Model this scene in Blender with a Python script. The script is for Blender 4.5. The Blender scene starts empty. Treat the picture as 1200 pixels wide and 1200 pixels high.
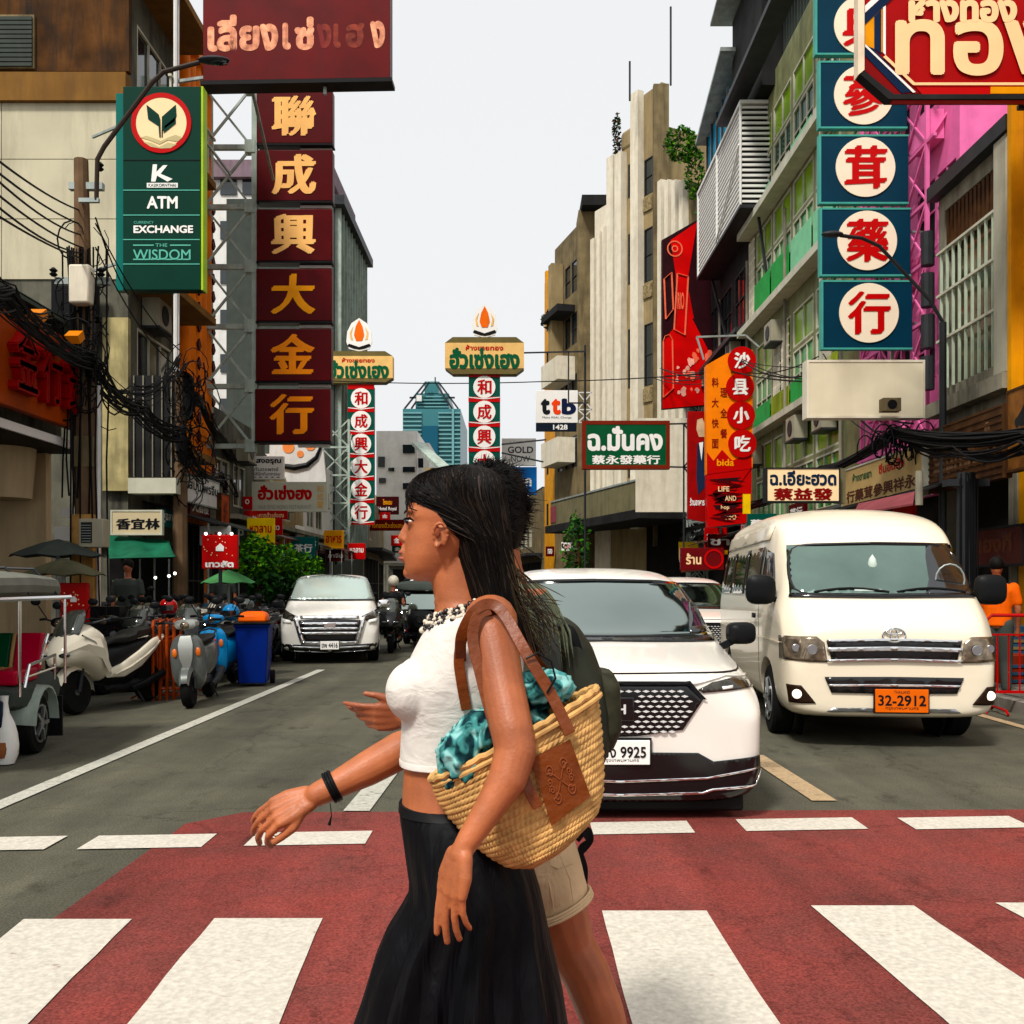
import bpy, bmesh, math, random
from mathutils import Vector, Matrix, noise
from mathutils.bvhtree import BVHTree
random.seed(7)
S = bpy.context.scene
COL = S.collection
PI = math.pi
R = math.radians
# ------------------------------------------------------------------ camera
CH = 1.46; CXP = 605.0; CYP = 686.0; FP = 1150.0
cd = bpy.data.cameras.new('camera'); cam = bpy.data.objects.new('camera', cd); COL.objects.link(cam)
cam.location = (0, 0, CH); cam.rotation_euler = (PI/2, 0, 0)
cd.sensor_width = 36; cd.lens = 36*FP/1200
cd.shift_x = (600-CXP)/1200; cd.shift_y = (CYP-600)/1200
cd.clip_start = 0.05; cd.clip_end = 3000
S.camera = cam
# ------------------------------------------------------------------ sky (overcast)
SUN_EL, SUN_AZ = R(58), R(200)
w = bpy.data.worlds.new('World'); S.world = w; w.use_nodes = True
nt = w.node_tree; nt.nodes.clear()
sky = nt.nodes.new('ShaderNodeTexSky'); sky.sky_type = 'NISHITA'; sky.sun_disc = False
sky.sun_elevation = SUN_EL; sky.sun_rotation = SUN_AZ; sky.dust_density = 6; sky.air_density = 1.5
hs = nt.nodes.new('ShaderNodeHueSaturation'); hs.inputs['Saturation'].default_value = 0.10
bg = nt.nodes.new('ShaderNodeBackground'); bg.inputs[1].default_value = 0.07
mx = nt.nodes.new('ShaderNodeMix'); mx.data_type = 'RGBA'; mx.inputs[0].default_value = 0.72
mx.inputs[7].default_value = (11.1, 11.3, 11.5, 1)      # the even white cloud layer over the sky
out = nt.nodes.new('ShaderNodeOutputWorld')
nt.links.new(sky.outputs[0], hs.inputs['Color']); nt.links.new(hs.outputs[0], mx.inputs[6])
nt.links.new(mx.outputs[2], bg.inputs[0]); nt.links.new(bg.outputs[0], out.inputs[0])
sl = bpy.data.lights.new('sun', 'SUN'); sl.energy = 2.6; sl.angle = R(9); sl.color = (1, .95, .88)
so = bpy.data.objects.new('sun', sl); COL.objects.link(so)
so.rotation_euler = (R(38), 0, R(-28))
S.view_settings.view_transform = 'Standard'; S.view_settings.look = 'None'
S.view_settings.exposure = 0.5; S.view_settings.gamma = 1; S.view_settings.use_curve_mapping = False
S.cycles.max_bounces = 6; S.cycles.use_denoising = True
# ------------------------------------------------------------------ helpers
def at(px, py, Y): return Vector(((px-CXP)/FP*Y, Y, CH-(py-CYP)/FP*Y))
def ground(px, py):
    Y = CH*FP/(py-CYP); return Vector(((px-CXP)/FP*Y, Y, 0))
ORD = 'first second third fourth fifth sixth seventh eighth ninth tenth'.split()
MATS = {}
def M(name, col, rough=.6, metal=0., var=.12, scale=3., bump=0., streak=0., dark=(.03,.026,.02), emit=0, coat=0, spec=.09, alpha=None):
    if name in MATS: return MATS[name]
    if not metal and not emit and 'skin' not in name:      # deepen the darker paints, keep the pale ones
        lum = .3*col[0]+.6*col[1]+.1*col[2]; k_ = .42+.58*min(1, lum/.42)
        col = tuple(max(0, (lum+(c_-lum)*1.22)*k_) for c_ in col[:3])
    m = bpy.data.materials.new(name); m.use_nodes = True; t = m.node_tree; n = t.nodes; L = t.links
    b = n['Principled BSDF']; b.inputs['Roughness'].default_value = rough; b.inputs['Metallic'].default_value = metal
    b.inputs['Specular IOR Level'].default_value = spec
    if coat: b.inputs['Coat Weight'].default_value = coat; b.inputs['Coat Roughness'].default_value = .06
    geo = n.new('ShaderNodeNewGeometry'); src = None
    c = (*col[:3], 1)
    if var > 0:
        nz = n.new('ShaderNodeTexNoise'); nz.inputs['Scale'].default_value = scale; nz.inputs['Detail'].default_value = 6
        L.new(geo.outputs['Position'], nz.inputs['Vector'])
        mr = n.new('ShaderNodeMapRange'); mr.inputs[1].default_value = .3; mr.inputs[2].default_value = .7
        mr.inputs[3].default_value = 1-var; mr.inputs[4].default_value = 1+var
        L.new(nz.outputs['Fac'], mr.inputs[0])
        mu = n.new('ShaderNodeVectorMath'); mu.operation = 'SCALE'; mu.inputs[0].default_value = col[:3]
        L.new(mr.outputs[0], mu.inputs['Scale']); src = mu.outputs[0]
    if streak > 0:
        mp = n.new('ShaderNodeMapping'); mp.inputs['Scale'].default_value = (1.6, 1.6, .22)
        L.new(geo.outputs['Position'], mp.inputs['Vector'])
        n2 = n.new('ShaderNodeTexNoise'); n2.inputs['Scale'].default_value = 1.7; n2.inputs['Detail'].default_value = 8; n2.inputs['Roughness'].default_value = .68
        L.new(mp.outputs[0], n2.inputs['Vector'])
        r2 = n.new('ShaderNodeMapRange'); r2.inputs[1].default_value = .46; r2.inputs[2].default_value = .66; r2.inputs[4].default_value = streak
        L.new(n2.outputs['Fac'], r2.inputs[0])
        m2 = n.new('ShaderNodeMix'); m2.data_type = 'RGBA'; m2.inputs[6].default_value = c; m2.inputs[7].default_value = (*dark, 1)
        L.new(r2.outputs[0], m2.inputs[0])
        if src: L.new(src, m2.inputs[6])
        src = m2.outputs[2]
    if src: L.new(src, b.inputs['Base Color'])
    else: b.inputs['Base Color'].default_value = c
    if bump > 0:
        n3 = n.new('ShaderNodeTexNoise'); n3.inputs['Scale'].default_value = 60; n3.inputs['Detail'].default_value = 4
        L.new(geo.outputs['Position'], n3.inputs['Vector'])
        bp = n.new('ShaderNodeBump'); bp.inputs['Strength'].default_value = bump; bp.inputs['Distance'].default_value = .01
        L.new(n3.outputs['Fac'], bp.inputs['Height']); L.new(bp.outputs[0], b.inputs['Normal'])
    if emit: b.inputs['Emission Color'].default_value = c; b.inputs['Emission Strength'].default_value = emit
    MATS[name] = m; return m

def folds(m, sc=(9,9,3), dist=.012, st=.6, rot=(0,0,0)):        # soft cloth wrinkles
    n = m.node_tree.nodes; L = m.node_tree.links; g = n.new('ShaderNodeNewGeometry'); mp = n.new('ShaderNodeMapping'); mp.inputs['Scale'].default_value = sc; mp.inputs['Rotation'].default_value = rot
    q = n.new('ShaderNodeTexNoise'); q.inputs['Scale'].default_value = 1; q.inputs['Detail'].default_value = 3; q.inputs['Distortion'].default_value = .8
    bp = n.new('ShaderNodeBump'); bp.inputs['Strength'].default_value = st; bp.inputs['Distance'].default_value = dist; b = n['Principled BSDF']
    L.new(g.outputs['Position'], mp.inputs[0]); L.new(mp.outputs[0], q.inputs['Vector']); L.new(q.outputs['Fac'], bp.inputs['Height'])
    if b.inputs['Normal'].links: L.new(b.inputs['Normal'].links[0].from_socket, bp.inputs['Normal'])
    L.new(bp.outputs[0], b.inputs['Normal']); return m
class MB:
    def __init__(s): s.v = []; s.f = []; s.mi = []; s.cur = 0
    def add(s, vs, fs):
        o = len(s.v); s.v += [tuple(p) for p in vs]; s.f += [tuple(o+i for i in f) for f in fs]; s.mi += [s.cur]*len(fs); return s
    def box(s, x0, x1, y0, y1, z0, z1, M4=None):
        vs = [Vector((x, y, z)) for z in (z0, z1) for y in (y0, y1) for x in (x0, x1)]
        if M4: vs = [M4 @ v for v in vs]
        return s.add(vs, [(0,2,3,1),(4,5,7,6),(0,1,5,4),(2,6,7,3),(0,4,6,2),(1,3,7,5)])
    def bar(s, a, b, w, h=None, up=(0,0,1)):
        a = Vector(a); b = Vector(b); h = h or w; d = (b-a).normalized(); u = Vector(up)
        if abs(d.dot(u)) > .98: u = Vector((0,1,0))
        x = d.cross(u).normalized()*w/2; z = x.cross(d).normalized()*h/2
        vs = [p+sx*x+sz*z for p in (a, b) for sx, sz in ((-1,-1),(1,-1),(1,1),(-1,1))]
        return s.add(vs, [(0,1,2,3),(7,6,5,4),(0,4,5,1),(1,5,6,2),(2,6,7,3),(3,7,4,0)])
    def tube(s, pts, r, n=8, cap=True, flat=None):
        pts = [Vector(p) for p in pts]; k = len(pts); rs = r if isinstance(r, (list, tuple)) else [r]*k
        vs = []; pu = None
        for i, p in enumerate(pts):
            d = (pts[min(i+1, k-1)]-pts[max(i-1, 0)]).normalized()
            if pu is None: u = d.cross(Vector((0,0,1)) if abs(d.z) < .9 else Vector((1,0,0))).normalized()
            else: u = (pu-d*pu.dot(d)).normalized()
            pu = u; q = d.cross(u)
            for j in range(n):
                a = 2*PI*j/n; vs.append(p+(u*math.cos(a)+q*math.sin(a)*(flat or 1))*rs[i])
        fs = [(i*n+j, i*n+(j+1) % n, (i+1)*n+(j+1) % n, (i+1)*n+j) for i in range(k-1) for j in range(n)]
        if cap: fs += [tuple(range(n-1, -1, -1)), tuple((k-1)*n+j for j in range(n))]
        return s.add(vs, fs)
    def cyl(s, a, b, r, r2=None, n=16): return s.tube([a, b], [r, r if r2 is None else r2], n)
    def grid(s, rows, closed=True, caps=True):
        n = len(rows[0]); k = len(rows); vs = [p for r in rows for p in r]
        m = n if closed else n-1
        fs = [(i*n+j, i*n+(j+1) % n, (i+1)*n+(j+1) % n, (i+1)*n+j) for i in range(k-1) for j in range(m)]
        if caps and closed: fs += [tuple(range(n-1, -1, -1)), tuple((k-1)*n+j for j in range(n))]
        return s.add(vs, fs)
    def ell(s, c, r, n=12, m=8, M3=None):
        c = Vector(c); r = r if isinstance(r, (list, tuple)) else (r, r, r); vs = []
        for i in range(1, m):
            t = PI*i/m
            for j in range(n):
                a = 2*PI*j/n; v = Vector((r[0]*math.sin(t)*math.cos(a), r[1]*math.sin(t)*math.sin(a), r[2]*math.cos(t)))
                vs.append(c+(M3 @ v if M3 else v))
        T_ = Vector((0,0,r[2])); vs += [c+(M3 @ T_ if M3 else T_), c-(M3 @ T_ if M3 else T_)]
        a, b = len(vs)-2, len(vs)-1
        fs = [(i*n+j, (i+1)*n+j, (i+1)*n+(j+1) % n, i*n+(j+1) % n) for i in range(m-2) for j in range(n)]
        fs += [(a, j, (j+1) % n) for j in range(n)] + [(b, (m-2)*n+(j+1) % n, (m-2)*n+j) for j in range(n)]
        return s.add(vs, fs)
    def prism(s, poly, y0, y1, M4=None):           # polygon in x,z extruded along y
        n = len(poly); vs = [Vector((x, y, z)) for y in (y0, y1) for x, z in poly]
        if M4: vs = [M4 @ v for v in vs]
        return s.add(vs, [tuple(range(n)), tuple(range(2*n-1, n-1, -1))]+[(i, i+n, (i+1) % n+n, (i+1) % n) for i in range(n)])
    def lathe(s, c, prof, axis='z', n=24):         # prof: (radius, height along axis)
        c = Vector(c); rows = []
        for r, h in prof:
            row = []
            for j in range(n):
                a = 2*PI*j/n; u, v = r*math.cos(a), r*math.sin(a)
                row.append(c+Vector({'z': (u, v, h), 'x': (h, u, v), 'y': (u, h, v)}[axis]))
            rows.append(row)
        return s.grid(rows)
    def me(s, name, mats, smooth=False, ang=35):
        me = bpy.data.meshes.new(name); me.from_pydata(s.v, [], s.f)
        for m in (mats if isinstance(mats, (list, tuple)) else [mats]): me.materials.append(m)
        if len(me.materials) > 1: me.polygons.foreach_set('material_index', s.mi)
        bm = bmesh.new(); bm.from_mesh(me); bmesh.ops.recalc_face_normals(bm, faces=bm.faces); bm.to_mesh(me); bm.free()
        if smooth:
            me.polygons.foreach_set('use_smooth', [True]*len(me.polygons)); me.set_sharp_from_angle(angle=R(ang))
        return me
    def build(s, name, mats, parent=None, smooth=False, loc=None, rz=0, bevel=0, **k):
        o = bpy.data.objects.new(name, s.me(name, mats, smooth)); COL.objects.link(o)
        if parent: o.parent = parent
        if loc is not None: o.location = loc
        o.rotation_euler.z = rz
        if bevel:
            b = o.modifiers.new('b', 'BEVEL'); b.width = bevel; b.segments = 2; b.limit_method = 'ANGLE'
            o.data.polygons.foreach_set('use_smooth', [True]*len(o.data.polygons)); o.data.set_sharp_from_angle(angle=R(40))
        for a, v in k.items(): o[a] = v
        return o
def link(name, me, parent=None, loc=(0,0,0), rz=0, **k):
    o = bpy.data.objects.new(name, me); COL.objects.link(o); o.parent = parent; o.location = loc; o.rotation_euler.z = rz
    for a, v in k.items(): o[a] = v
    return o
def T(name, label, cat, loc=(0,0,0), rz=0, group=None, kind=None):
    o = bpy.data.objects.new(name, None); COL.objects.link(o); o.location = loc; o.rotation_euler.z = rz
    o.empty_display_size = .2
    tag(o, label, cat, group, kind); return o
def tag(o, label=None, cat=None, group=None, kind=None):
    if label: o['label'] = label
    if cat: o['category'] = cat
    if group: o['group'] = group
    if kind: o['kind'] = kind
    return o
def tree_children(o): return [c for c in list(COL.objects) if c.parent == o]
def copy_tree(o, loc=None, rz=None, label=None, parent=None, kids=None):
    if kids is None:
        kids = {}
        for c in COL.objects:
            if c.parent: kids.setdefault(c.parent.name, []).append(c)
    c = o.copy(); COL.objects.link(c)
    if parent: c.parent = parent
    if loc is not None: c.location = loc
    if rz is not None: c.rotation_euler.z = rz
    if label: c['label'] = label
    for k in kids.get(o.name, []): copy_tree(k, parent=c, kids=kids)
    return c
def evalmesh(o):
    dg = bpy.context.evaluated_depsgraph_get(); me = bpy.data.meshes.new_from_object(o.evaluated_get(dg)); return me
# ---- lettering
GC = {}
def glyph(t):
    if t in GC: return GC[t]
    cu = bpy.data.curves.new('t', 'FONT'); cu.body = t; cu.resolution_u = 4
    o = bpy.data.objects.new('t', cu); COL.objects.link(o)
    me = evalmesh(o); bpy.data.objects.remove(o)
    V = [(v.co.x, v.co.y) for v in me.vertices]; Fc = [tuple(p.vertices) for p in me.polygons]
    bpy.data.meshes.remove(me); GC[t] = (V, Fc); return GC[t]
def width(t):
    V = glyph(t)[0]; return max(v[0] for v in V) if V else 0
BARW = None
def text(parent, t, cx, cz, w, h, y, mat, bold=0., nib=False, name='lettering', drop=None):
    global BARW
    if BARW is None: BARW = width('|')
    vs = []; fs = []; q = 0
    for i, ch in enumerate(t):
        if ch == ' ': continue
        V, Fc = glyph(ch)
        if not V: continue
        xo = width(t[:i]+'|')-BARW if i else 0
        if nib: sh = [(bold*k, bold*.55*k) for k in (-1, -.5, 0, .5, 1)] + [(0, bold*.5), (0, -bold*.5)]
        elif bold: sh = [(bold*math.cos(a*PI/4), bold*math.sin(a*PI/4)) for a in range(8)]
        else: sh = [(0, 0)]
        for dx, dy in sh:
            o = len(vs); vs += [(x+xo+dx, -q*.00006, z+dy) for x, z in V]; fs += [tuple(o+a for a in f) for f in Fc]; q += 1
    x0 = min(v[0] for v in vs); x1 = max(v[0] for v in vs); z0 = min(v[2] for v in vs); z1 = max(v[2] for v in vs)
    sx = w/(x1-x0); sz = h/(z1-z0) if h else sx
    vs = [((v[0]-(x0+x1)/2)*sx+cx, v[1]+y, (v[2]-(z0+z1)/2)*sz+cz) for v in vs]
    me = bpy.data.meshes.new(name); me.from_pydata(vs, [], fs); me.materials.append(mat)
    o = link(name, me, parent); return o
# ---- signs
def sign(label, loc, w, h, d, rz, face, edge, texts=(), frame=0, group=None, name='shop_sign', cat='sign', rows=None):
    t = T(name, label, cat, loc, rz, group)
    MB().box(-w/2, w/2, -d/2, d/2, -h/2, h/2).build('panel', face, t, bevel=min(.01, d/6))
    if frame:
        f = MB(); y0 = -d/2-.012
        f.box(-w/2-.004, -w/2+frame, y0, d/2+.004, -h/2-.004, h/2+.004); f.box(w/2-frame, w/2+.004, y0, d/2+.004, -h/2-.004, h/2+.004)
        f.box(-w/2+frame, w/2-frame, y0, d/2+.004, h/2-frame, h/2+.004); f.box(-w/2+frame, w/2-frame, y0, d/2+.004, -h/2-.004, -h/2+frame)
        f.build('frame', edge, t)
    for a in texts:
        s, cx, cz, tw, th, mt = a[:6]; k = a[6] if len(a) > 6 else 0; nb = a[7] if len(a) > 7 else False
        text(t, s, cx*w, cz*h, tw*w, th*h, -d/2-.004, mt, k, nb)
    return t
def sg(label, x0, y0, x1, y1, Y, face, edge, texts=(), d=.15, frame=0, rz=0, **k):
    c = at((x0+x1)/2, (y0+y1)/2, Y); s = Y/FP
    return sign(label, c, (x1-x0)*s, (y1-y0)*s, d, rz, face, edge, texts, frame, **k)
def brackets(t, pts, mat, wd=.04, name='bracket'):
    b = MB()
    for a, c in pts: b.bar(a, c, wd)
    return b.build(name, mat, t)
# ---- ray helpers
def fplane(A, B):
    "facade from A (left as seen from the street) to B; returns pixel -> (x along, z)"
    A = Vector((A[0], A[1], 0)); B = Vector((B[0], B[1], 0)); d = (B-A).normalized(); n = Vector((-d.y, d.x, 0))
    def f(px, py):
        r = Vector(((px-CXP)/FP, 1, -(py-CYP)/FP)); t = A.dot(n)/r.dot(n); p = r*t
        return ((p-A).dot(d), CH+p.z)
    return f
# ------------------------------------------------------------------ materials
m_white = M('white_paint', (.72,.71,.68), .5, var=.05)
m_black = M('black_paint', (.012,.012,.013), .45, var=.1)
m_blackp = M('black_plastic', (.014,.015,.016), .42, var=.1)
m_rubber = M('tyre_rubber', (.014,.014,.014), .8, var=.2, scale=30)
m_chrome = M('chrome', (.8,.8,.8), .12, 1, var=0)
m_steel = M('galvanised_steel', (.30,.34,.32), .5, .3, var=.2, streak=.4, dark=(.12,.08,.05))
m_gsteel = M('green_grey_steel', (.36,.42,.37), .6, .0, var=.2, streak=.5, dark=(.1,.1,.08))
m_dsteel = M('dark_steel', (.03,.032,.035), .5, .3, var=.2)
m_cable = M('black_cable', (.01,.01,.011), .6, var=.2)
m_glass = M('dark_window_glass', (.02,.03,.035), .06, var=.3, scale=.7, spec=.8)
m_ggl = M('green_window_glass', (.06,.30,.06), .2, var=.5, scale=.8, spec=.3)
m_tgl = M('teal_glass', (.03,.22,.26), .12, var=.3, scale=.6, spec=.6)
m_red = M('sign_red', (.42,.012,.014), .4, var=.08)
m_maroon = M('maroon_sign_paint', (.13,.007,.01), .38, var=.15, scale=2)
m_gold = M('gold_lettering', (.80,.34,.07), .4, var=.1)
m_cream = M('cream_lettering', (.86,.60,.36), .5, var=.05)
m_lred = M('red_lettering', (.60,.012,.015), .4, var=.05)
m_lgreen = M('green_lettering', (.01,.14,.06), .4, var=.05)
m_lwhite = M('white_lettering', (.82,.80,.76), .5, var=.03)
m_lblack = M('black_lettering', (.012,.014,.018), .5, var=.05)
# ================================================================== ground, road and markings
def asphalt(name, col, col2, sc=1.2):
    m = M(name, col, .82, var=.0); n = m.node_tree.nodes; L = m.node_tree.links; b = n['Principled BSDF']
    geo = n.new('ShaderNodeNewGeometry')
    def nz(s, d=8, r=.6):
        q = n.new('ShaderNodeTexNoise'); q.inputs['Scale'].default_value = s; q.inputs['Detail'].default_value = d; q.inputs['Roughness'].default_value = r
        L.new(geo.outputs['Position'], q.inputs['Vector']); return q
    a = nz(sc, 9, .7); c = nz(90, 3); e = nz(.9, 6)
    tm = n.new('ShaderNodeMapping'); tm.inputs['Scale'].default_value = (1.6,.16,1); L.new(geo.outputs['Position'], tm.inputs['Vector']); L.new(tm.outputs[0], e.inputs['Vector'])
    cr = n.new('ShaderNodeMapRange'); cr.inputs[1].default_value = .35; cr.inputs[2].default_value = .68; L.new(a.outputs['Fac'], cr.inputs[0])
    mx = n.new('ShaderNodeMix'); mx.data_type = 'RGBA'; mx.inputs[6].default_value = (*col, 1); mx.inputs[7].default_value = (*col2, 1); L.new(cr.outputs[0], mx.inputs[0])
    sp = n.new('ShaderNodeMapRange'); sp.inputs[1].default_value = .3; sp.inputs[2].default_value = .7; sp.inputs[3].default_value = .55; sp.inputs[4].default_value = 1.45; L.new(c.outputs['Fac'], sp.inputs[0])
    s2 = n.new('ShaderNodeMapRange'); s2.inputs[1].default_value = .3; s2.inputs[2].default_value = .7; s2.inputs[3].default_value = .68; s2.inputs[4].default_value = 1.28; L.new(e.outputs['Fac'], s2.inputs[0])
    mm = n.new('ShaderNodeMath'); mm.operation = 'MULTIPLY'; L.new(sp.outputs[0], mm.inputs[0]); L.new(s2.outputs[0], mm.inputs[1])
    vm = n.new('ShaderNodeVectorMath'); vm.operation = 'SCALE'; L.new(mx.outputs[2], vm.inputs[0]); L.new(mm.outputs[0], vm.inputs['Scale'])
    # cracks
    vo = n.new('ShaderNodeTexVoronoi'); vo.feature = 'DISTANCE_TO_EDGE'; vo.inputs['Scale'].default_value = .55
    wv = n.new('ShaderNodeVectorMath'); wv.operation = 'MULTIPLY_ADD'; L.new(a.outputs['Color'], wv.inputs[0]); wv.inputs[1].default_value = (1.1,1.1,0); L.new(geo.outputs['Position'], wv.inputs[2])
    L.new(wv.outputs[0], vo.inputs['Vector'])
    ck = n.new('ShaderNodeMapRange'); ck.inputs[1].default_value = .002; ck.inputs[2].default_value = .007; ck.inputs[3].default_value = .72; ck.inputs[4].default_value = 1; L.new(vo.outputs['Distance'], ck.inputs[0])
    v2 = n.new('ShaderNodeVectorMath'); v2.operation = 'SCALE'; L.new(vm.outputs[0], v2.inputs[0]); L.new(ck.outputs[0], v2.inputs['Scale'])
    # oil drips and patched spots
    om = n.new('ShaderNodeMapping'); om.inputs['Scale'].default_value = (2.2,1.1,1); L.new(geo.outputs['Position'], om.inputs['Vector'])
    oq = n.new('ShaderNodeTexNoise'); oq.inputs['Scale'].default_value = 1.3; oq.inputs['Detail'].default_value = 7; oq.inputs['Roughness'].default_value = .62; L.new(om.outputs[0], oq.inputs['Vector'])
    orr = n.new('ShaderNodeMapRange'); orr.inputs[1].default_value = .60; orr.inputs[2].default_value = .70; orr.inputs[3].default_value = 1; orr.inputs[4].default_value = .55; L.new(oq.outputs['Fac'], orr.inputs[0])
    v3 = n.new('ShaderNodeVectorMath'); v3.operation = 'SCALE'; L.new(v2.outputs[0], v3.inputs[0]); L.new(orr.outputs[0], v3.inputs['Scale'])
    L.new(v3.outputs[0], b.inputs['Base Color'])
    bp = n.new('ShaderNodeBump'); bp.inputs['Strength'].default_value = .6; bp.inputs['Distance'].default_value = .006; L.new(c.outputs['Fac'], bp.inputs['Height']); L.new(bp.outputs[0], b.inputs['Normal'])
    return m
m_asph = asphalt('asphalt', (.102,.096,.066), (.066,.064,.048))
m_redr = asphalt('red_road_paint', (.215,.040,.032), (.125,.036,.030), 1.6)
def road_paint(name, col, under, wear=.56):
    m = M(name, col, .7, var=0); n = m.node_tree.nodes; L = m.node_tree.links; b = n['Principled BSDF']
    geo = n.new('ShaderNodeNewGeometry'); mp = n.new('ShaderNodeMapping'); mp.inputs['Scale'].default_value = (1, 2.2, 1); mp.inputs['Rotation'].default_value = (0,0,.5)
    L.new(geo.outputs['Position'], mp.inputs['Vector'])
    q = n.new('ShaderNodeTexNoise'); q.inputs['Scale'].default_value = 7; q.inputs['Detail'].default_value = 12; q.inputs['Roughness'].default_value = .8; L.new(mp.outputs[0], q.inputs['Vector'])
    r = n.new('ShaderNodeMapRange'); r.inputs[1].default_value = wear; r.inputs[2].default_value = wear+.07; L.new(q.outputs['Fac'], r.inputs[0])
    mx = n.new('ShaderNodeMix'); mx.data_type = 'RGBA'; mx.inputs[6].default_value = (*col, 1); mx.inputs[7].default_value = (*under, 1); L.new(r.outputs[0], mx.inputs[0])
    q2 = n.new('ShaderNodeTexNoise'); q2.inputs['Scale'].default_value = 45; q2.inputs['Detail'].default_value = 6; L.new(geo.outputs['Position'], q2.inputs['Vector'])
    r2 = n.new('ShaderNodeMapRange'); r2.inputs[1].default_value = .3; r2.inputs[2].default_value = .7; r2.inputs[3].default_value = .80; r2.inputs[4].default_value = 1.14; L.new(q2.outputs['Fac'], r2.inputs[0])
    vm = n.new('ShaderNodeVectorMath'); vm.operation = 'SCALE'; L.new(mx.outputs[2], vm.inputs[0]); L.new(r2.outputs[0], vm.inputs['Scale'])
    L.new(vm.outputs[0], b.inputs['Base Color']); return m
m_mark = road_paint('worn_white_paint', (.55,.51,.43), (.26,.17,.13), .60)
m_line = road_paint('lane_line_paint', (.46,.45,.38), (.16,.15,.12), .54)
m_yline = road_paint('faded_yellow_paint', (.42,.30,.17), (.15,.12,.09), .54)
m_pave = M('pavement_concrete', (.20,.185,.16), .85, var=.25, scale=2, bump=.3, streak=.3)
m_kerb = M('kerb_concrete', (.26,.24,.21), .85, var=.25, scale=4, bump=.3)

gm = MB().add([(-600,-60,-.16),(600,-60,-.16),(600,900,-.16),(-600,900,-.16)], [(0,1,2,3)])
gm.build('ground', m_pave, kind='structure')
road = MB().add([(-6.2,-20,0),(8,-20,0),(8,9.5,0),(5.7,10.5,0),(5.7,38,0),(4.6,43,0),(.8,60,0),(-8,90,0),(-14,90,0),(-6.2,60,0)], [tuple(range(10))]).build('road', m_asph, kind='structure')
MB().add([(-2.04,-6,.004),(7.9,-6,.004),(7.9,6.45,.004),(-1.75,6.3,.004),(-2.02,6.0,.004)], [(0,1,2,3,4)]).build('red_crossing_paint', m_redr, road)
for i, (a, b, c, d_, yt) in enumerate([(-2.98,-2.53,-2.86,-2.40,4.28),(-2.14,-1.675,-2.08,-1.62,4.27),(-1.32,-.845,-1.29,-.79,4.28),(-.46,.0,-.45,.03,4.32),(.385,.849,.385,.87,4.38),(1.335,1.80,1.43,1.90,4.45),(2.19,2.66,2.34,2.84,4.49),(3.1,3.58,3.27,3.75,4.52),(4.0,4.5,4.2,4.7,4.55)]):
    q = 3.27-.9; f = (yt-q)/(yt-3.27)
    jag = []
    random.seed(i); n = 9
    # edge slightly uneven, as hand-sprayed thermoplastic
    L_ = [(a+(c-a)*f*k/n+random.uniform(-.004,.004), yt+(q-yt)*k/n) for k in range(n+1)]
    R_ = [(b+(d_-b)*f*k/n+random.uniform(-.004,.004), yt+(q-yt)*k/n) for k in range(n+1)]
    MB().add([(x,y,.009) for x, y in L_]+[(x,y,.009) for x, y in R_], [(k,k+1,n+2+k,n+1+k) for k in range(n)]).build('zebra_stripe', m_mark, road)
random.seed(3)
for x0, x1, ya in [(-3.0,-2.6,5.37),(-2.42,-1.75,5.40),(-1.52,-.85,5.47),(-.6,.1,5.55),(.45,1.05,5.72),(1.36,2.10,5.80),(2.38,3.1,5.84),(3.35,4.05,5.88),(4.3,5.0,5.92)]:
    sk = .07*(x1-x0)
    MB().add([(x0,ya,.009),(x1,ya+sk,.009),(x1,ya+.29+sk,.009),(x0,ya+.29,.009)], [(0,1,2,3)]).build('stop_dash', m_mark, road)
def line(x0, x1, y0, y1, mt, w=.13, name='lane_line'):
    MB().add([(x0-w/2,y0,.009),(x0+w/2,y0,.009),(x1+w/2,y1,.009),(x1-w/2,y1,.009)], [(0,1,2,3)]).build(name, mt, road)
line(-3.45,-3.36,1.5,16.9,m_line,.14)
line(-1.03,-1.0,6.32,7.75,m_line,.17,'lane_dash'); line(-1.0,-1.0,10.7,13.5,m_line,.15,'lane_dash'); line(-1.0,-1.0,17,20,m_line,.15,'lane_dash'); line(-1.0,-1.0,24,27,m_line,.15,'lane_dash')
line(2.08,2.03,6.62,8.4,m_yline,.17,'lane_dash'); line(2.03,2.03,11.5,14,m_line,.15,'lane_dash'); line(2.03,2.03,18,21,m_line,.15,'lane_dash')
line(5.2,5.2,8.5,40,m_yline,.12)
for nm, pts in (('pavement', [(-9.5,9),(-6.3,9),(-6.3,60),(-9.5,60)]), ('pavement', [(5.82,10.6),(9,10.6),(9,38),(5.82,38)])):
    n = 4; p = MB().add([(x,y,z) for z in (-.1,.13) for x, y in pts], [(3,2,1,0),(4,5,6,7)]+[(i,(i+1)%4,(i+1)%4+4,i+4) for i in range(4)]).build(nm, m_pave, kind='structure')
    kx = -6.3 if pts[0][0] < 0 else 5.7
    k = MB().box(0,.12,0,.985,-.1,.14).me('kerb_stone', m_kerb)
    for j in range(22): link('kerb_stone', k, p, (kx, 9.2+j*1.0+(1.4 if kx > 0 else 0), 0))
    tl = MB().box(0,.39,0,.39,.13,.142).me('paving_tile', m_pave)
    for j in range(16):
        for i in range(4 if kx < 0 else 3):
            link('paving_tile', tl, p, ((-6.75-.42*i) if kx < 0 else (5.95+.42*i), (11 if kx < 0 else 11.2)+j*.42, random.uniform(-.004,.003)))
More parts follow.
